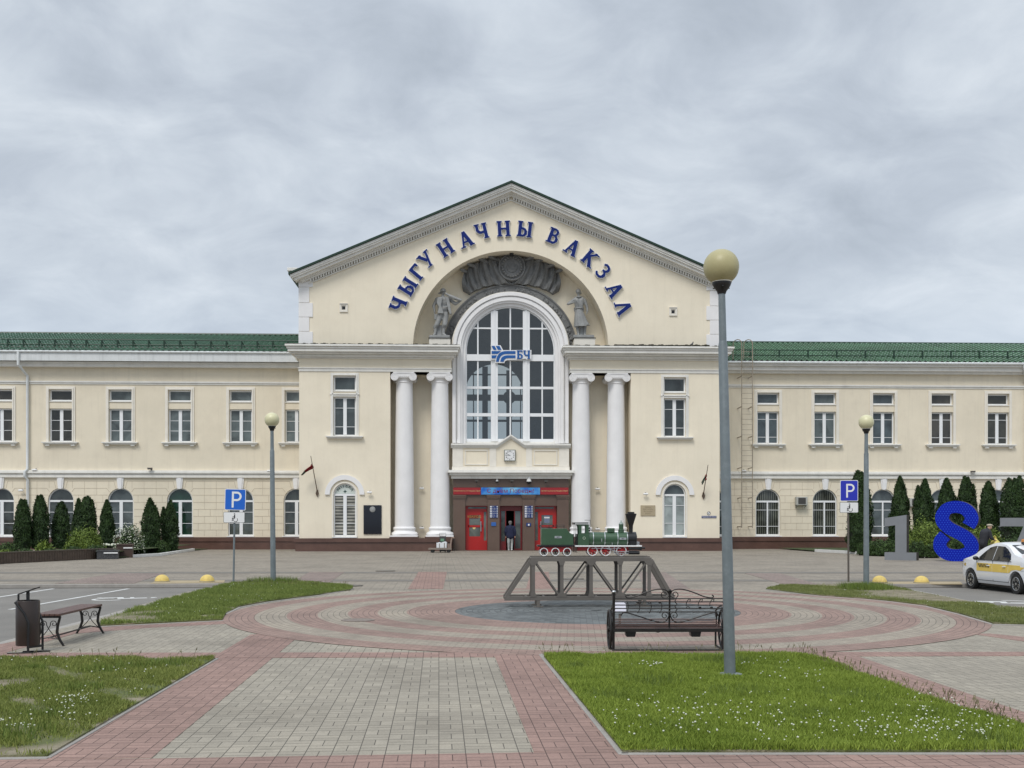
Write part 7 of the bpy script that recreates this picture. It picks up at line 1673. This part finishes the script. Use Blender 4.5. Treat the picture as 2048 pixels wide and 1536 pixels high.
th(1977, 965, 41, 56.2, .05, 'round topped thuja right of the blue figure 8', 26, fullness=1.6)
th(2030, 954, 62, 55.3, .05, 'broad many tipped thuja behind the grey figure 7', 27, tips=[(-12, .97, .7), (0, .965, .7), (9, 1, .7)], fullness=1.2)
th(2075, 960, 45, 55, .05, 'thuja cut by the right edge of the photo behind the grey figure 7', 28)
def bush(px, pyc, wpx, hpx, dep, gz, m, label, seed, n=2600, sz=.045, flowers=0, cat='shrub', name='shrub', spiky=0, group='low shrubs in the flower beds'):
    p = DZ(px, dep, gz); k = dep/F; rx = wpx*k/2; top = CH+(HY-(pyc-hpx/2))*k-gz; H = max(top, .2)
    r = empty(name, p, 0, label, cat, group); ph = np.random.default_rng(seed).random(4)*6.28
    def gen(n, rg, f=1.0):
        th_ = rg.random(n)*2*PI; c = rg.random(n)**.75; ph_ = np.arccos(1-c); lump = 1+.12*np.sin(th_*4+ph[0])*np.sin(ph_*5+ph[1])+.08*np.sin(th_*7+ph[2])
        d = np.c_[np.sin(ph_)*np.cos(th_), np.sin(ph_)*np.sin(th_), np.cos(ph_)]; rr_ = (lump*(.78+.26*rg.random(n)+spiky*rg.random(n)**3))[:, None]*f
        return d*rr_*np.array([rx, rx*.85, H*.98]) + np.array([0, 0, .02]), d+np.array([0, 0, .3])
    leaves('foliage', gen, n, sz, m, r, .7, 2.2 if spiky else 1.5, seed, up=1.5 if spiky else 0)
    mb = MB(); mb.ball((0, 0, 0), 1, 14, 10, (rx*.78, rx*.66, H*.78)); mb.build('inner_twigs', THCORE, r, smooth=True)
    if flowers:
        rg = np.random.default_rng(seed+5); P, Nn = gen(flowers, rg, 1.04); mb = MB()
        for q in P: mb.ball(tuple(q), rg.uniform(.018, .045), 5, 4, (1, 1, .7))
        tag(mb.build('blossoms', PETAL, r, fix=False), kind='stuff')
    return r
bush(170, 1079, 62, 33, 52.5, .3, JUNI, 'bright green spreading juniper bush in front of the broad thuja', 31, 7000, .045, spiky=.25)
bush(259, 1069, 58, 40, 56, .1, BUXUS, 'bush covered with white blossom behind the brown planter box', 32, 2600, .06, flowers=620)
bush(16, 1096, 36, 22, 50.5, .3, BUXUS, 'dark shrub at the left edge of the photo', 33, 1500); bush(52, 1106, 30, 14, 48.5, .3, BUXUS, 'flat round shrub at the foot of the first thujas', 34, 1200)
bush(10, 1108, 24, 10, 47.5, .3, JUNI, 'small bright shrub at the left edge of the photo above the boards', 35, 900, .05); bush(88, 1096, 24, 17, 49.5, .3, JUNI, 'loose bright leafed plant between the double tipped thuja and the boards', 36, 500, .09, spiky=.4)
bush(100, 1104, 26, 12, 49, .3, BUXUS, 'low cushion shrub right of the loose bright plant', 37, 1100); bush(148, 1101, 33, 15, 50.3, .3, BUXUS, 'cushion shrub below the juniper, left one of two', 38, 1300); bush(191, 1099, 38, 16, 51, .3, BUXUS, 'cushion shrub below the juniper, right one of two', 39, 1400)
bush(323, 1094, 30, 26, 58.5, .05, BUXUS, 'round shrub between the last two thujas of the left bed', 40, 1500); bush(284, 1092, 22, 24, 58, .05, BUXUS, 'dark shrub at the foot of the thuja right of the blossom', 41, 900)
bush(1766, 1093, 64, 32, 54.5, .05, BUXUS, 'clipped dark hedge shrub left of the grey figure 1', 50, 4200, .055); bush(1731, 1096, 34, 26, 55.5, .05, BUXUS, 'leafy shrub at the foot of the tallest thuja', 51, 1500)
bush(1860, 1076, 88, 56, 54.5, .05, JUNI, 'large feathery juniper between the figures 1 and 8', 52, 11000, .05, spiky=.3); bush(1834, 1095, 36, 30, 51.5, .05, BUXUS, 'round bright shrub right beside the grey figure 1', 53, 1700)
bush(1862, 1098, 30, 24, 51.5, .05, BUXUS, 'dark low shrub between the round shrub and the blue figure 8', 54, 1300); bush(1916, 1088, 34, 40, 52.5, .05, BUXUS, 'dark shrub seen through the lower hole of the blue figure 8', 55, 2200)
bush(1962, 1084, 80, 46, 54, .05, JUNI, 'feathery juniper behind the person with the yellow bag', 56, 9000, .05, spiky=.3); bush(2020, 1094, 60, 40, 50, .05, BUXUS, 'dark shrub behind the white car roof', 57, 2600)
bush(1798, 1090, 26, 34, 55, .05, BUXUS, 'dark shrub behind the stem of the grey figure 1', 58, 1300)
# ================================================================ BIG FIGURES 1 8 7
FG1 = mat('dark grey figure paint', (.20, .21, .225), .45, var=.06); FGS = mat('dark brown figure side', (.035, .028, .02), .7, var=.2)
m8, nt, b = newmat('blue bulb panel'); tcx = nd(nt, 'ShaderNodeTexCoord'); sp = nd(nt, 'ShaderNodeSeparateXYZ'); nt.links.new(tcx.outputs['Object'], sp.inputs[0])
v_ = mth(nt, 'DIVIDE', sp.outputs[2], .098); iv = mth(nt, 'FLOOR', v_); u_ = mth(nt, 'ADD', mth(nt, 'DIVIDE', sp.outputs[0], .115), mth(nt, 'MULTIPLY', mth(nt, 'FRACT', mth(nt, 'MULTIPLY', iv, .5)), 1.0))
du = mth(nt, 'MULTIPLY', mth(nt, 'SUBTRACT', mth(nt, 'FRACT', u_), .5), .115); dv = mth(nt, 'MULTIPLY', mth(nt, 'SUBTRACT', mth(nt, 'FRACT', v_), .5), .098)
d_ = mth(nt, 'SQRT', mth(nt, 'ADD', mth(nt, 'MULTIPLY', du, du), mth(nt, 'MULTIPLY', dv, dv))); f_ = mth(nt, 'LESS_THAN', d_, .021)
nt.links.new(mixc(nt, f_, (.003, .016, .36), (.03, .09, .62)), b.inputs['Base Color']); b.inputs['Roughness'].default_value = .5; b.inputs['Specular IOR Level'].default_value = .15
def figure(name, pts, base_px, dep, kpx, m, label, depth=.42, scale=1.0, rz=-37):
    """pts in photo pixels relative to the foot (x right, y up)"""
    p = DZ(base_px, dep, 0); r = empty(name, p, R(rz), label, 'big figure', 'large standing year figures'); k = dep/F
    mb = MB(); P = [(x*k*kpx, y*k) for x, y in pts]; mb.prism(P, 0.012, depth); s1 = mb.build('body', FGS, r)
    mb = MB(); mb.prism(P, 0, .0115); mb.build('face', m, r); return r
z7 = lambda L_, x0, y0: [((x-x0)/5.69, (y0-y)/5.69) for x, y in L_]
# 1
figure('figure_one', z7([(400, 775), (640, 738), (640, 1165), (745, 1165), (745, 1255), (400, 1255), (400, 1165), (517, 1165), (517, 855), (400, 872)], 572, 1255), 1800.5, 48.6, 1.02, FG1, 'dark grey standing figure 1 in front of the flower bed')
path = [(1345, 868), (1378, 810), (1372, 740), (1310, 668), (1215, 642), (1120, 665), (1068, 740), (1072, 820), (1130, 890), (1215, 942), (1310, 1000), (1375, 1080), (1370, 1165), (1300, 1212), (1210, 1226), (1110, 1208), (1046, 1140), (1044, 1060), (1078, 1008), (1098, 985)]
SP = smoothp(path); hwz = 74; dep8 = 47.3; kk = dep8/F/5.69
p = DZ(1911.5, dep8, 0); r = empty('figure_eight', p, R(-37), 'tall blue figure 8 covered with small round bulbs between the grey figures', 'big figure', 'large standing year figures')
Lf, Rt = [], []
for i, q in enumerate(SP):
    a, b = Vector(SP[max(i-1, 0)]), Vector(SP[min(i+1, len(SP)-1)]); d = (b-a).normalized(); n_ = Vector((-d.y, d.x))
    t = i/(len(SP)-1); hw_ = hwz*(1.02 if .3 < t < .62 else .98)
    Lf.append(((q[0]+n_.x*hw_-1212)*kk, (1290-q[1]-n_.y*hw_)*kk)); Rt.append(((q[0]-n_.x*hw_-1212)*kk, (1290-q[1]+n_.y*hw_)*kk))
def ribbon(y0, y1):
    mb = MB(); n = len(Lf); vs = [(a[0], y0, a[1]) for a in Lf]+[(a[0], y0, a[1]) for a in Rt]+[(a[0], y1, a[1]) for a in Lf]+[(a[0], y1, a[1]) for a in Rt]
    zoff = min(v[2] for v in vs); vs = [(v[0], v[1], (v[2]-zoff)*.945) for v in vs]; fs = []
    for i in range(n-1): fs += [(i, i+1, n+i+1, n+i), (2*n+i, 3*n+i, 3*n+i+1, 2*n+i+1), (i, 2*n+i, 2*n+i+1, i+1), (n+i, n+i+1, 3*n+i+1, 3*n+i)]
    fs += [(0, n, 3*n, 2*n), (n-1, 3*n-1, 4*n-1, 2*n-1)]; return mb.add(vs, fs)
ribbon(.012, .45).build('body', FGS, r); ribbon(0, .0115).build('face', m8, r)
figure('figure_seven', z7([(1715, 755), (2160, 755), (2160, 830), (1995, 1262), (1800, 1262), (1955, 852), (1715, 852)], 1900, 1262), 2036, 46.2, 1.02, FG1, 'dark grey standing figure 7 behind the white car, cut by the right edge')
# ================================================================ LUGGAGE CART
g = DZ(881, 3870/64.2); k = g.y/F; ox = 881; r = empty('luggage_trolley', g, -PSI, 'flat luggage trolley with a bent handle standing before the inner left column', 'trolley'); cx_ = lambda px: (px-ox)*k; cz_ = lambda py: CH+(HY-py)*k
TR = mat('dusty trolley boards', (.22, .18, .15), .7); mb = MB(); mb.box(cx_(857.5), cx_(903), -.32, .32, cz_(1099), cz_(1096)); mb.build('deck', TR, r)
for px in (865.5, 897.5):
    for y in (-.26, .26): mb = MB(); q = 3.7*k; mb.lathe([(0, -.03), (q, -.03), (q, .03), (0, .03)], axis='y', c=(cx_(px), y, q), n=18); w = mb.build('wheel', RUBBER, r)
mb = MB()
for y in (-.25, .25): mb.tube([(cx_(901), y, cz_(1097)), (cx_(902.5), y, cz_(1080)), (cx_(904.5), y, cz_(1074)), (cx_(908), y, cz_(1076))], .022, 8)
mb.tube([(cx_(908), -.25, cz_(1076)), (cx_(908), .25, cz_(1076))], .022, 8); mb.build('handle', mat('pinkish handle', (.35, .25, .2), .5), r, smooth=True)
SK = mat('white sacks', (.70, .72, .74), .7, var=.08, bump=.6, bscale=8)
def sack(px0, px1, py0, py1, lab, lean):
    r = empty('white_sack', (g.x+cx_((px0+px1)/2), g.y, cz_(1096)+.004), R(lean), lab, 'sack', 'white sacks on the trolley'); w = (px1-px0)*k/2; h = (py1-py0)*k
    mb = MB(); mb.prism([(-w, 0), (w*.96, 0), (w, h*.9), (w*.5, h*.95), (w*.1, h), (-w*.6, h*.9), (-w*.98, h*.93)], -.14, .14); mb.build('cloth', SK, r, bevel=.035); mb = MB(); mb.box(-.02, .02, -.152, -.141, h*.05, h*.8); mb.build('seam', TR, r)
sack(873, 884.5, 1084.5, 1096, 'slack white sack on the trolley, left one', 4); sack(884.6, 894, 1083, 1096, 'taller white sack on the trolley beside the suitcase box', -5)
r = empty('wheeled_suitcase', (g.x+cx_(885), g.y+.52, 0), 0, 'dark suitcase with a square pull handle and a green patch behind the white sacks', 'suitcase')
mb = MB(); mb.box(-.19, .19, -.12, .12, .06, cz_(1072.5)); mb.build('shell', mat('dark suitcase', (.05, .048, .05), .5), r, bevel=.03); mb = MB(); mb.tube([(-.18, 0, cz_(1072.5)), (-.18, 0, cz_(1066.5)), (.18, 0, cz_(1066.5)), (.18, 0, cz_(1072.5))], .014, 6); mb.build('handle', BLACK, r); mb = MB(); mb.box(-.12, .08, -.128, -.121, cz_(1083), cz_(1077.5)); mb.build('patch', mat('green patch', (.14, .28, .18), .5), r)
for sx in (-1, 1): mb = MB(); mb.ball((sx*.14, 0, .035), .035, 8, 6); mb.build('wheel', RUBBER, r)
r = empty('cardboard_box', (g.x+cx_(899), g.y, cz_(1096)+.004), 0, 'small brown box at the handle end of the trolley', 'box'); mb = MB(); mb.box(-.11, .11, -.2, .2, 0, cz_(1087.5)-cz_(1096)); mb.build('carton', mat('brownish carton', (.24, .17, .14), .7), r, bevel=.008); mb = MB(); mb.box(-.02, .02, -.203, .203, -.001, cz_(1087.5)-cz_(1096)+.003); mb.build('tape', TR, r)
# ================================================================ PIGEON on the ledge
a = at(1384, 686.5, Yc-.4); a.z = ztop+.08; r = empty('pigeon', a, 0, 'dark pigeon perched on the mossy cornice ledge right of the arch', 'pigeon')
blob('body', [(Vector((-.10, 0, .08)), Vector((.02, 0, .13)), .03, .055), (Vector((.02, 0, .13)), Vector((.06, 0, .22)), .05, .026)], [((.065, 0, .245), .03, (1, .9, 1)), ((.10, 0, .24), .009, (2, .7, .7)), ((-.17, 0, .06), .03, (2.2, .8, .3))], mat('pigeon feathers', (.06, .062, .07), .7), .012, r)
mb = MB(); mb.tube([(0, .015, .08), (0, .015, -.02)], .006, 5); mb.tube([(0, -.015, .08), (0, -.015, -.02)], .006, 5); mb.build('legs', mat('pigeon legs', (.25, .08, .06), .6), r)
# ================================================================ PEOPLE
SKIN = mat('skin', (.52, .32, .23), .55, var=.03); NAVYC = mat('navy jacket cloth', (.010, .014, .045), .85, var=.2, scale=9, bump=.5, bscale=14); LTR = mat('light grey trousers', (.36, .37, .36), .85, var=.1, bump=.4, bscale=12); GCAP = mat('grey knitted cap', (.15, .135, .13), .9)
g = DZ(1020.5, 3870/60.6); r = empty('person', g, R(-3), 'person in a navy jacket and pale trousers walking in through the middle doorway', 'person')
V3 = lambda *a: Vector(a)
hip = .90; L1 = [(V3(-.09, 0, hip), V3(-.10, -.03, .48), .085, .060), (V3(-.10, -.03, .48), V3(-.09, .02, .09), .058, .040), (V3(-.09, .0, .045), V3(-.09, .15, .03), .042, .035)]
L2_ = [(V3(.09, 0, hip), V3(.095, .06, .48), .085, .060), (V3(.095, .06, .48), V3(.085, -.06, .12), .058, .040), (V3(.085, -.08, .07), V3(.085, .06, .03), .042, .034)]
tor = [(V3(0, 0, .92), V3(0, .02, 1.36), .135, .14), (V3(-.17, .01, 1.42), V3(.17, .01, 1.42), .062, .062), (V3(0, .02, 1.45), V3(0, .03, 1.55), .052, .05)]
ar = [(V3(-.20, .01, 1.41), V3(-.27, .0, 1.14), .055, .045), (V3(-.27, 0, 1.14), V3(-.25, .10, .90), .043, .032), (V3(.20, .01, 1.41), V3(.27, -.02, 1.14), .055, .045), (V3(.27, -.02, 1.14), V3(.28, .02, .89), .043, .032)]
hd_ = [((0, .045, 1.645), .095, (.84, 1.0, 1.2)), ((0, .145, 1.635), .016, (.8, 1.2, 1.4)), ((.082, .04, 1.64), .022, (.4, .8, 1.3)), ((-.082, .04, 1.64), .022, (.4, .8, 1.3))]
blob('body', L1+L2_+tor+ar+hand(V3(-.25, .12, .87), (0, .2, -1), .15)+hand(V3(.28, .02, .86), (0, 0, -1), .15, side=-1), hd_, SKIN, .013, r, 2)
blob('jacket', [(V3(0, 0, .86), V3(0, .01, 1.36), .185, .17), (V3(-.08, 0, .86), V3(-.07, .0, 1.30), .16, .15), (V3(.08, 0, .86), V3(.07, 0, 1.30), .16, .15), (V3(-.19, .01, 1.41), V3(.19, .01, 1.41), .085, .085), (V3(-.21, .01, 1.40), V3(-.29, 0, 1.13), .085, .072), (V3(-.29, 0, 1.13), V3(-.265, .09, .93), .07, .058), (V3(.21, .01, 1.40), V3(.29, -.02, 1.13), .085, .072), (V3(.29, -.02, 1.13), V3(.29, .015, .93), .07, .058), (V3(0, .01, 1.46), V3(0, .02, 1.51), .08, .075)], [], NAVYC, .02, r, 3)
blob('trousers', [(a, b, c+.018, d+.022) for a, b, c, d in (L1[:2]+L2_[:2])]+[(V3(-.07, 0, .90), V3(.07, 0, .90), .115, .115)], [], LTR, .018, r, 2)
mb = MB(); mb.lathe([(.083, 1.64), (.105, 1.66), (.108, 1.70), (.098, 1.745), (.06, 1.775), (0, 1.783)], c=(0, .04, 0), n=18); mb.ball((0, .0, 1.60), .088, 14, 9, (.85, .62, .9)); mb.build('cap', GCAP, r, smooth=True)
mb = MB()
for (a, b) in ((V3(-.09, -.06, .045), V3(-.09, .17, .035)), (V3(.085, -.12, .085), V3(.085, .08, .035))): mb.tube([a, a.lerp(b, .3), b], [.05, .052, .036], 12)
mb.build('shoes', mat('white trainers', (.5, .5, .48), .5), r, smooth=True)
BLKC = mat('charcoal jacket cloth', (.022, .023, .030), .8, var=.2, bump=.4, bscale=14)
g = DZ(1966, 45.4); r = empty('person', g, R(-78), 'stooping person in a charcoal jacket and pale flat cap behind the white car', 'person')
# local +Y is where the person faces
L1 = [(V3(-.09, 0, .88), V3(-.10, .06, .47), .085, .06), (V3(-.10, .06, .47), V3(-.10, -.02, .09), .058, .04), (V3(-.10, -.02, .045), V3(-.10, .14, .03), .042, .034)]
L2_ = [(V3(.09, 0, .88), V3(.10, .08, .47), .085, .06), (V3(.10, .08, .47), V3(.10, .02, .09), .058, .04), (V3(.10, .02, .045), V3(.10, .18, .03), .042, .034)]
tor = [(V3(0, 0, .90), V3(0, .12, 1.30), .14, .14), (V3(-.17, .16, 1.34), V3(.17, .16, 1.34), .062, .062), (V3(0, .18, 1.38), V3(0, .28, 1.47), .052, .05)]
ar = [(V3(-.20, .16, 1.33), V3(-.24, .22, 1.06), .055, .045), (V3(-.24, .22, 1.06), V3(-.16, .44, 1.04), .043, .032), (V3(.20, .16, 1.33), V3(.24, .20, 1.06), .055, .045), (V3(.24, .20, 1.06), V3(.14, .42, 1.0), .043, .032)]
hd_ = [((0, .33, 1.53), .095, (.84, 1.0, 1.18)), ((0, .43, 1.50), .017, (.8, 1.2, 1.4)), ((.08, .32, 1.52), .022, (.4, .8, 1.3)), ((-.08, .32, 1.52), .022, (.4, .8, 1.3))]
blob('body', L1+L2_+tor+ar+hand(V3(-.15, .46, 1.03), (.2, 1, -.3), .15)+hand(V3(.13, .44, .99), (-.2, 1, -.3), .15, side=-1), hd_, SKIN, .013, r, 2)
blob('jacket', [(V3(0, 0, .84), V3(0, .12, 1.28), .18, .18), (V3(-.19, .16, 1.33), V3(.19, .16, 1.33), .085, .085), (V3(0, .05, 1.0), V3(0, .08, 1.25), .19, .20), (V3(-.21, .16, 1.32), V3(-.26, .22, 1.06), .08, .068), (V3(-.26, .22, 1.06), V3(-.18, .40, 1.045), .066, .055), (V3(.21, .16, 1.32), V3(.26, .20, 1.06), .08, .068), (V3(.26, .20, 1.06), V3(.16, .38, 1.01), .066, .055), (V3(0, .18, 1.38), V3(0, .22, 1.42), .08, .075)], [], BLKC, .02, r, 3)
blob('trousers', [(a, b, c+.018, d+.022) for a, b, c, d in (L1[:2]+L2_[:2])]+[(V3(-.07, 0, .88), V3(.07, 0, .88), .115, .115)], [], mat('black trousers', (.012, .012, .016), .85), .018, r, 2)
mb = MB(); mb.ball((0, .32, 1.60), .115, 18, 9, (1, 1.12, .48)); mb.ball((0, .42, 1.575), .09, 14, 7, (.9, .95, .18)); mb.build('flat_cap', mat('pale beige cap', (.38, .34, .26), .9), r, smooth=True)
mb = MB(); mb.tube([V3(-.10, -.08, .045), V3(-.10, .16, .035)], [.05, .036], 12); mb.tube([V3(.10, -.04, .045), V3(.10, .20, .035)], [.05, .036], 12); mb.build('shoes', BLACK, r, smooth=True)
gb = r.matrix_basis if False else None
bpy.context.view_layer.update(); q = r.matrix_world @ V3(0, .60, .66)
rb_ = empty('yellow_bag', q, 0, 'bulging yellow plastic bag held in front of the person in the flat cap', 'bag'); YB = mat('yellow plastic bag', (.62, .52, .12), .4, var=.2, scale=12, bump=.8, bscale=10)
mb = MB(); mb.lathe([(0, 0), (.13, .01), (.20, .07), (.215, .15), (.17, .25), (.09, .33), (.05, .38), (.07, .44), (0, .43)], n=18); mb.build('bag_body', YB, rb_, smooth=True); mb = MB(); mb.tube([(-.04, 0, .40), (-.07, 0, .46), (-.02, 0, .50), (.03, 0, .45)], .012, 6); mb.build('handle', YB, rb_, smooth=True)
# ================================================================ CAR
WHITEC = mat('white car paint', (.74, .75, .77), .18, var=.01, coat=.6); CGL = glass_mat('car glass', (.014, .017, .018), .02, .2); YST = mat('yellow stripe film', (.74, .53, .11), .3); SEAM = mat('panel gap', (.06, .06, .06), .7); HUBM = mat('alloy dark', (.07, .07, .075), .3, metal=.7)
fwh = G(1943.5, 1177.5, LOT); rwh = G(2034, 1188.5, LOT); ax_ = (fwh-rwh); wb = ax_.length; sc_ = wb/2.55; hdg = math.atan2(ax_.y, ax_.x)
# local x forward, y left; the near (left) wheels stand on the two ground points
cR = (fwh+rwh)/2; nleft = Vector((-math.sin(hdg), math.cos(hdg), 0)); c0 = cR - nleft*.80*sc_
r = empty('white_taxi', (c0.x, c0.y, LOT), hdg, 'white saloon taxi with a yellow side stripe and checkers parked in the right car park', 'car'); r.scale = (sc_,)*3
roofp = [(-2.12, .98), (-1.95, 1.04), (-1.55, 1.07), (-1.15, 1.13), (-.55, 1.42), (-.1, 1.475), (.3, 1.46), (.75, 1.33), (1.2, 1.05), (1.6, .96), (1.98, .82), (2.12, .62)]
def HW(x, z):
    e = 1-max(0, (abs(x)-1.55)/.65)**2*.30; base = .845*e
    if z < .55: base -= (.55-z)**2*.55
    if z > .92: base -= (z-.92)*.42
    elif z > .70: base -= (z-.70)*.05
    return base
def top(x): 
    for (a, za_), (b, zb_) in zip(roofp, roofp[1:]):
        if a <= x <= b: t = (x-a)/(b-a); t = t*t*(3-2*t)*.35+t*.65; return za_+(zb_-za_)*t
    return roofp[0][1] if x < roofp[0][0] else roofp[-1][1]
xs_ = [-2.16, -2.12, -2.0, -1.85, -1.7, -1.5, -1.3, -1.1, -.9, -.7, -.5, -.3, -.1, .1, .3, .5, .7, .9, 1.1, 1.3, 1.5, 1.7, 1.85, 1.98, 2.08, 2.14]
mb = MB(); vs = []; m_ = 0
for x in xs_:
    t = top(x); e = max(0, abs(x)-2.05)*3; zl_ = [.22+e*.3, .30, .42, .55, .70, .82, min(.92, t-.02)] + [min(.92, t-.02)+(t-min(.92, t-.02))*q for q in (.3, .6, .85, .97)]
    sec = [(HW(x, z)*(1-e*.25)*(.98 if z < .25 else 1), z) for z in zl_]; yt = sec[-1][0]; sec += [(yt*.82, t+.02), (yt*.45, t+.035), (0, t+.04)]
    full = sec+[(-a, b) for a, b in sec[:-1][::-1]]; m_ = len(full); vs += [(x, a, b) for a, b in full]
fs = [(i*m_+j, i*m_+j+1, (i+1)*m_+j+1, (i+1)*m_+j) for i in range(len(xs_)-1) for j in range(m_-1)] + [tuple(range(m_)), tuple((len(xs_)-1)*m_+j for j in range(m_))] + [((i+1)*m_, (i+1)*m_+m_-1, i*m_+m_-1, i*m_) for i in range(len(xs_)-1)]
mb.add(vs, fs); body = mb.build('body', WHITEC, r, smooth=40)
ct = MB()
for x in (-1.275, 1.275): ct.lathe([(0, -1.2), (.375, -1.2), (.375, 1.2), (0, 1.2)], axis='y', c=(x, 0, .30), n=36)
cut = ct.build('cutter', SEAM, r); bo = body.modifiers.new('b', 'BOOLEAN'); bo.object = cut; bo.operation = 'DIFFERENCE'; bo.solver = 'EXACT'; bo.use_self = True; bpy.context.view_layer.update(); bake(body); bpy.data.objects.remove(cut)
def skin(name, pts, off, m, parent=r, sub=1):        # panel lying on the car's side
    obs = None
    for sg in (1, -1):
        mb = MB(); tris = tessellate_polygon([[Vector((p[0], p[1], 0)) for p in pts]]); P = [(p[0], sg*(HW(p[0], p[1])+off), p[1]) for p in pts]; P2 = [(p[0], sg*(HW(p[0], p[1])-.01), p[1]) for p in pts]; n = len(P)
        mb.add(P+P2, [tuple(t) for t in tris]+[tuple(q+n for q in t) for t in tris]+[(i, (i+1) % n, n+(i+1) % n, n+i) for i in range(n)]); obs = mb.build(name, m, parent)
    return obs
skin('side_window', [(.72, .955), (.80, 1.02), (.62, 1.16), (.36, 1.33), (.10, 1.385), (.02, 1.385), (.02, .955)], .012, CGL); skin('side_window', [(-.03, .955), (-.03, 1.385), (-.40, 1.375), (-.62, 1.30), (-.88, 1.16), (-.98, 1.0), (-.90, .955)], .012, CGL)
skin('window_trim', [(.86, .94), (.90, .965), (.10, .955), (-1.0, .955), (-1.04, .94)], .016, BLACK)
for a, b in ((1.88, 1.55), (1.55, .90), (.90, .02), (.0, -.86), (-.88, -1.50), (-1.5, -2.0)):
    n_ = 4; pts = [(a+(b-a)*i/n_, .80) for i in range(n_+1)]+[(b+(a-b)*i/n_, (.67 if abs((b+(a-b)*i/n_)) < 1.1 else (.72 if a > 0 else .70))) for i in range(n_+1)]
    if a > 1.5: pts = [(1.80, .80), (1.56, .815), (1.56, .72), (1.66, .74)]
    elif a > 1.0: pts = [(1.55, .835), (1.3, .84), (.91, .845), (.91, .60), (.98, .62), (1.13, .69), (1.3, .72), (1.55, .74)]
    elif a < -.8 and a > -1: pts = [(-.88, .845), (-1.2, .845), (-1.5, .845), (-1.5, .70), (-1.28, .715), (-1.05, .68), (-.93, .60), (-.88, .60)]
    elif abs(a) < 1: pts = [(a, .845), (b, .845), (b, .60), (a, .60)]
    skin('side_stripe', pts, .006, YST)
for x in (.90, -.02, -.87): skin('door_seam', [(x, .94), (x+.012, .94), (x+.012, .32), (x, .32)], .009, SEAM)
skin('rocker_seam', [(.90, .325), (-.87, .325), (-.87, .31), (.90, .31)], .009, SEAM)
for x in (.18, -.70): skin('door_handle', [(x-.05, .80), (x+.10, .80), (x+.10, .77), (x-.05, .77)], .035, WHITEC)
for i in range(7):
    for j in range(2): x = .80-i*.088-(.044 if j else 0); skin('checker', [(x, .825-j*.055), (x-.044, .825-j*.055), (x-.056, .772-j*.055), (x-.012, .772-j*.055)], .010, BLACK)
for x, fx_ in ((-1.275, 0), (1.275, 1)):
    for sg in (1, -1):
        y = sg*.745; mb = MB(); mb.lathe([(.19, -.09), (.285, -.095), (.30, -.07), (.30, .07), (.285, .095), (.19, .09)], axis='y', c=(x, y, .30), n=32); w = mb.build('wheel', RUBBER, r, smooth=35)
        mb = MB(); mb.lathe([(.20, .07), (.205, .088), (.185, .09), (.185, .03), (0, .02)] if sg < 0 else [(0, .0), (.18, .02), (.18, .02), (.2, .02)], axis='y', c=(x, y, .30), n=28)
        mb = MB(); ys = y+sg*.085; mb.tube([(x+.193*math.cos(t*PI/14), ys, .30+.193*math.sin(t*PI/14)) for t in range(28)], .011, 6, closed=True); mb.lathe([(0, -.02), (.04, -.02), (.035, .02), (0, .02)], axis='y', c=(x, ys-sg*.01, .30), n=14)
        for q in range(10): a = q*PI/5+(.12 if q % 2 else -.12)*1.0; mb.bar((x, ys-sg*.012, .30), (x+.185*math.cos(a), ys, .30+.185*math.sin(a)), .022, .02, up=(0, 1, 0))
        mb.build('rim', SILVER, w, smooth=35); mb = MB(); mb.lathe([(0, -.01), (.19, -.01), (.19, .01), (0, .01)], axis='y', c=(x, y+sg*.04, .30), n=24); mb.build('brake', BLACK, w)
mb = MB()
for sg in (1, -1): mb.ball((.80, sg*.93, .99), .085, 12, 8, (.7, 1.15, .75)); mb.bar((.80, sg*.80, .96), (.80, sg*.90, .97), .05, .04)
mb.build('mirror', BLACK, r, smooth=True)
mb = MB(); mb.box(-.72, -.48, -.20, .20, 1.40, 1.51); mb.build('sign_foot', BLACK, r); mb = MB(); mb.prism([(-.71, 1.512), (-.49, 1.512), (-.52, 1.60), (-.68, 1.60)], -.22, .22); mb.build('roof_sign', mat('orange roof sign', (.62, .25, .05), .35), r, bevel=.02)
mb = MB(); mb.prism([(-1.16, 1.14), (-.62, 1.40), (-.60, 1.43), (-1.20, 1.13)], -.55, .55); mb.build('rear_window', CGL, r); mb = MB(); mb.prism([(1.18, 1.085), (.80, 1.325), (.78, 1.36), (1.22, 1.09)], -.58, .58); mb.build('windscreen', CGL, r)
skin('headlight', [(2.02, .74), (1.82, .80), (1.84, .70), (1.98, .66)], .012, SILVER); skin('tail_light', [(-2.05, .90), (-1.75, .92), (-1.78, .80), (-2.05, .78)], .012, RED)
mb = MB(); mb.box(-.9, .9, -.72, .72, .16, .26); mb.build('underbody', BLACK, r)
bpy.context.view_layer.update()
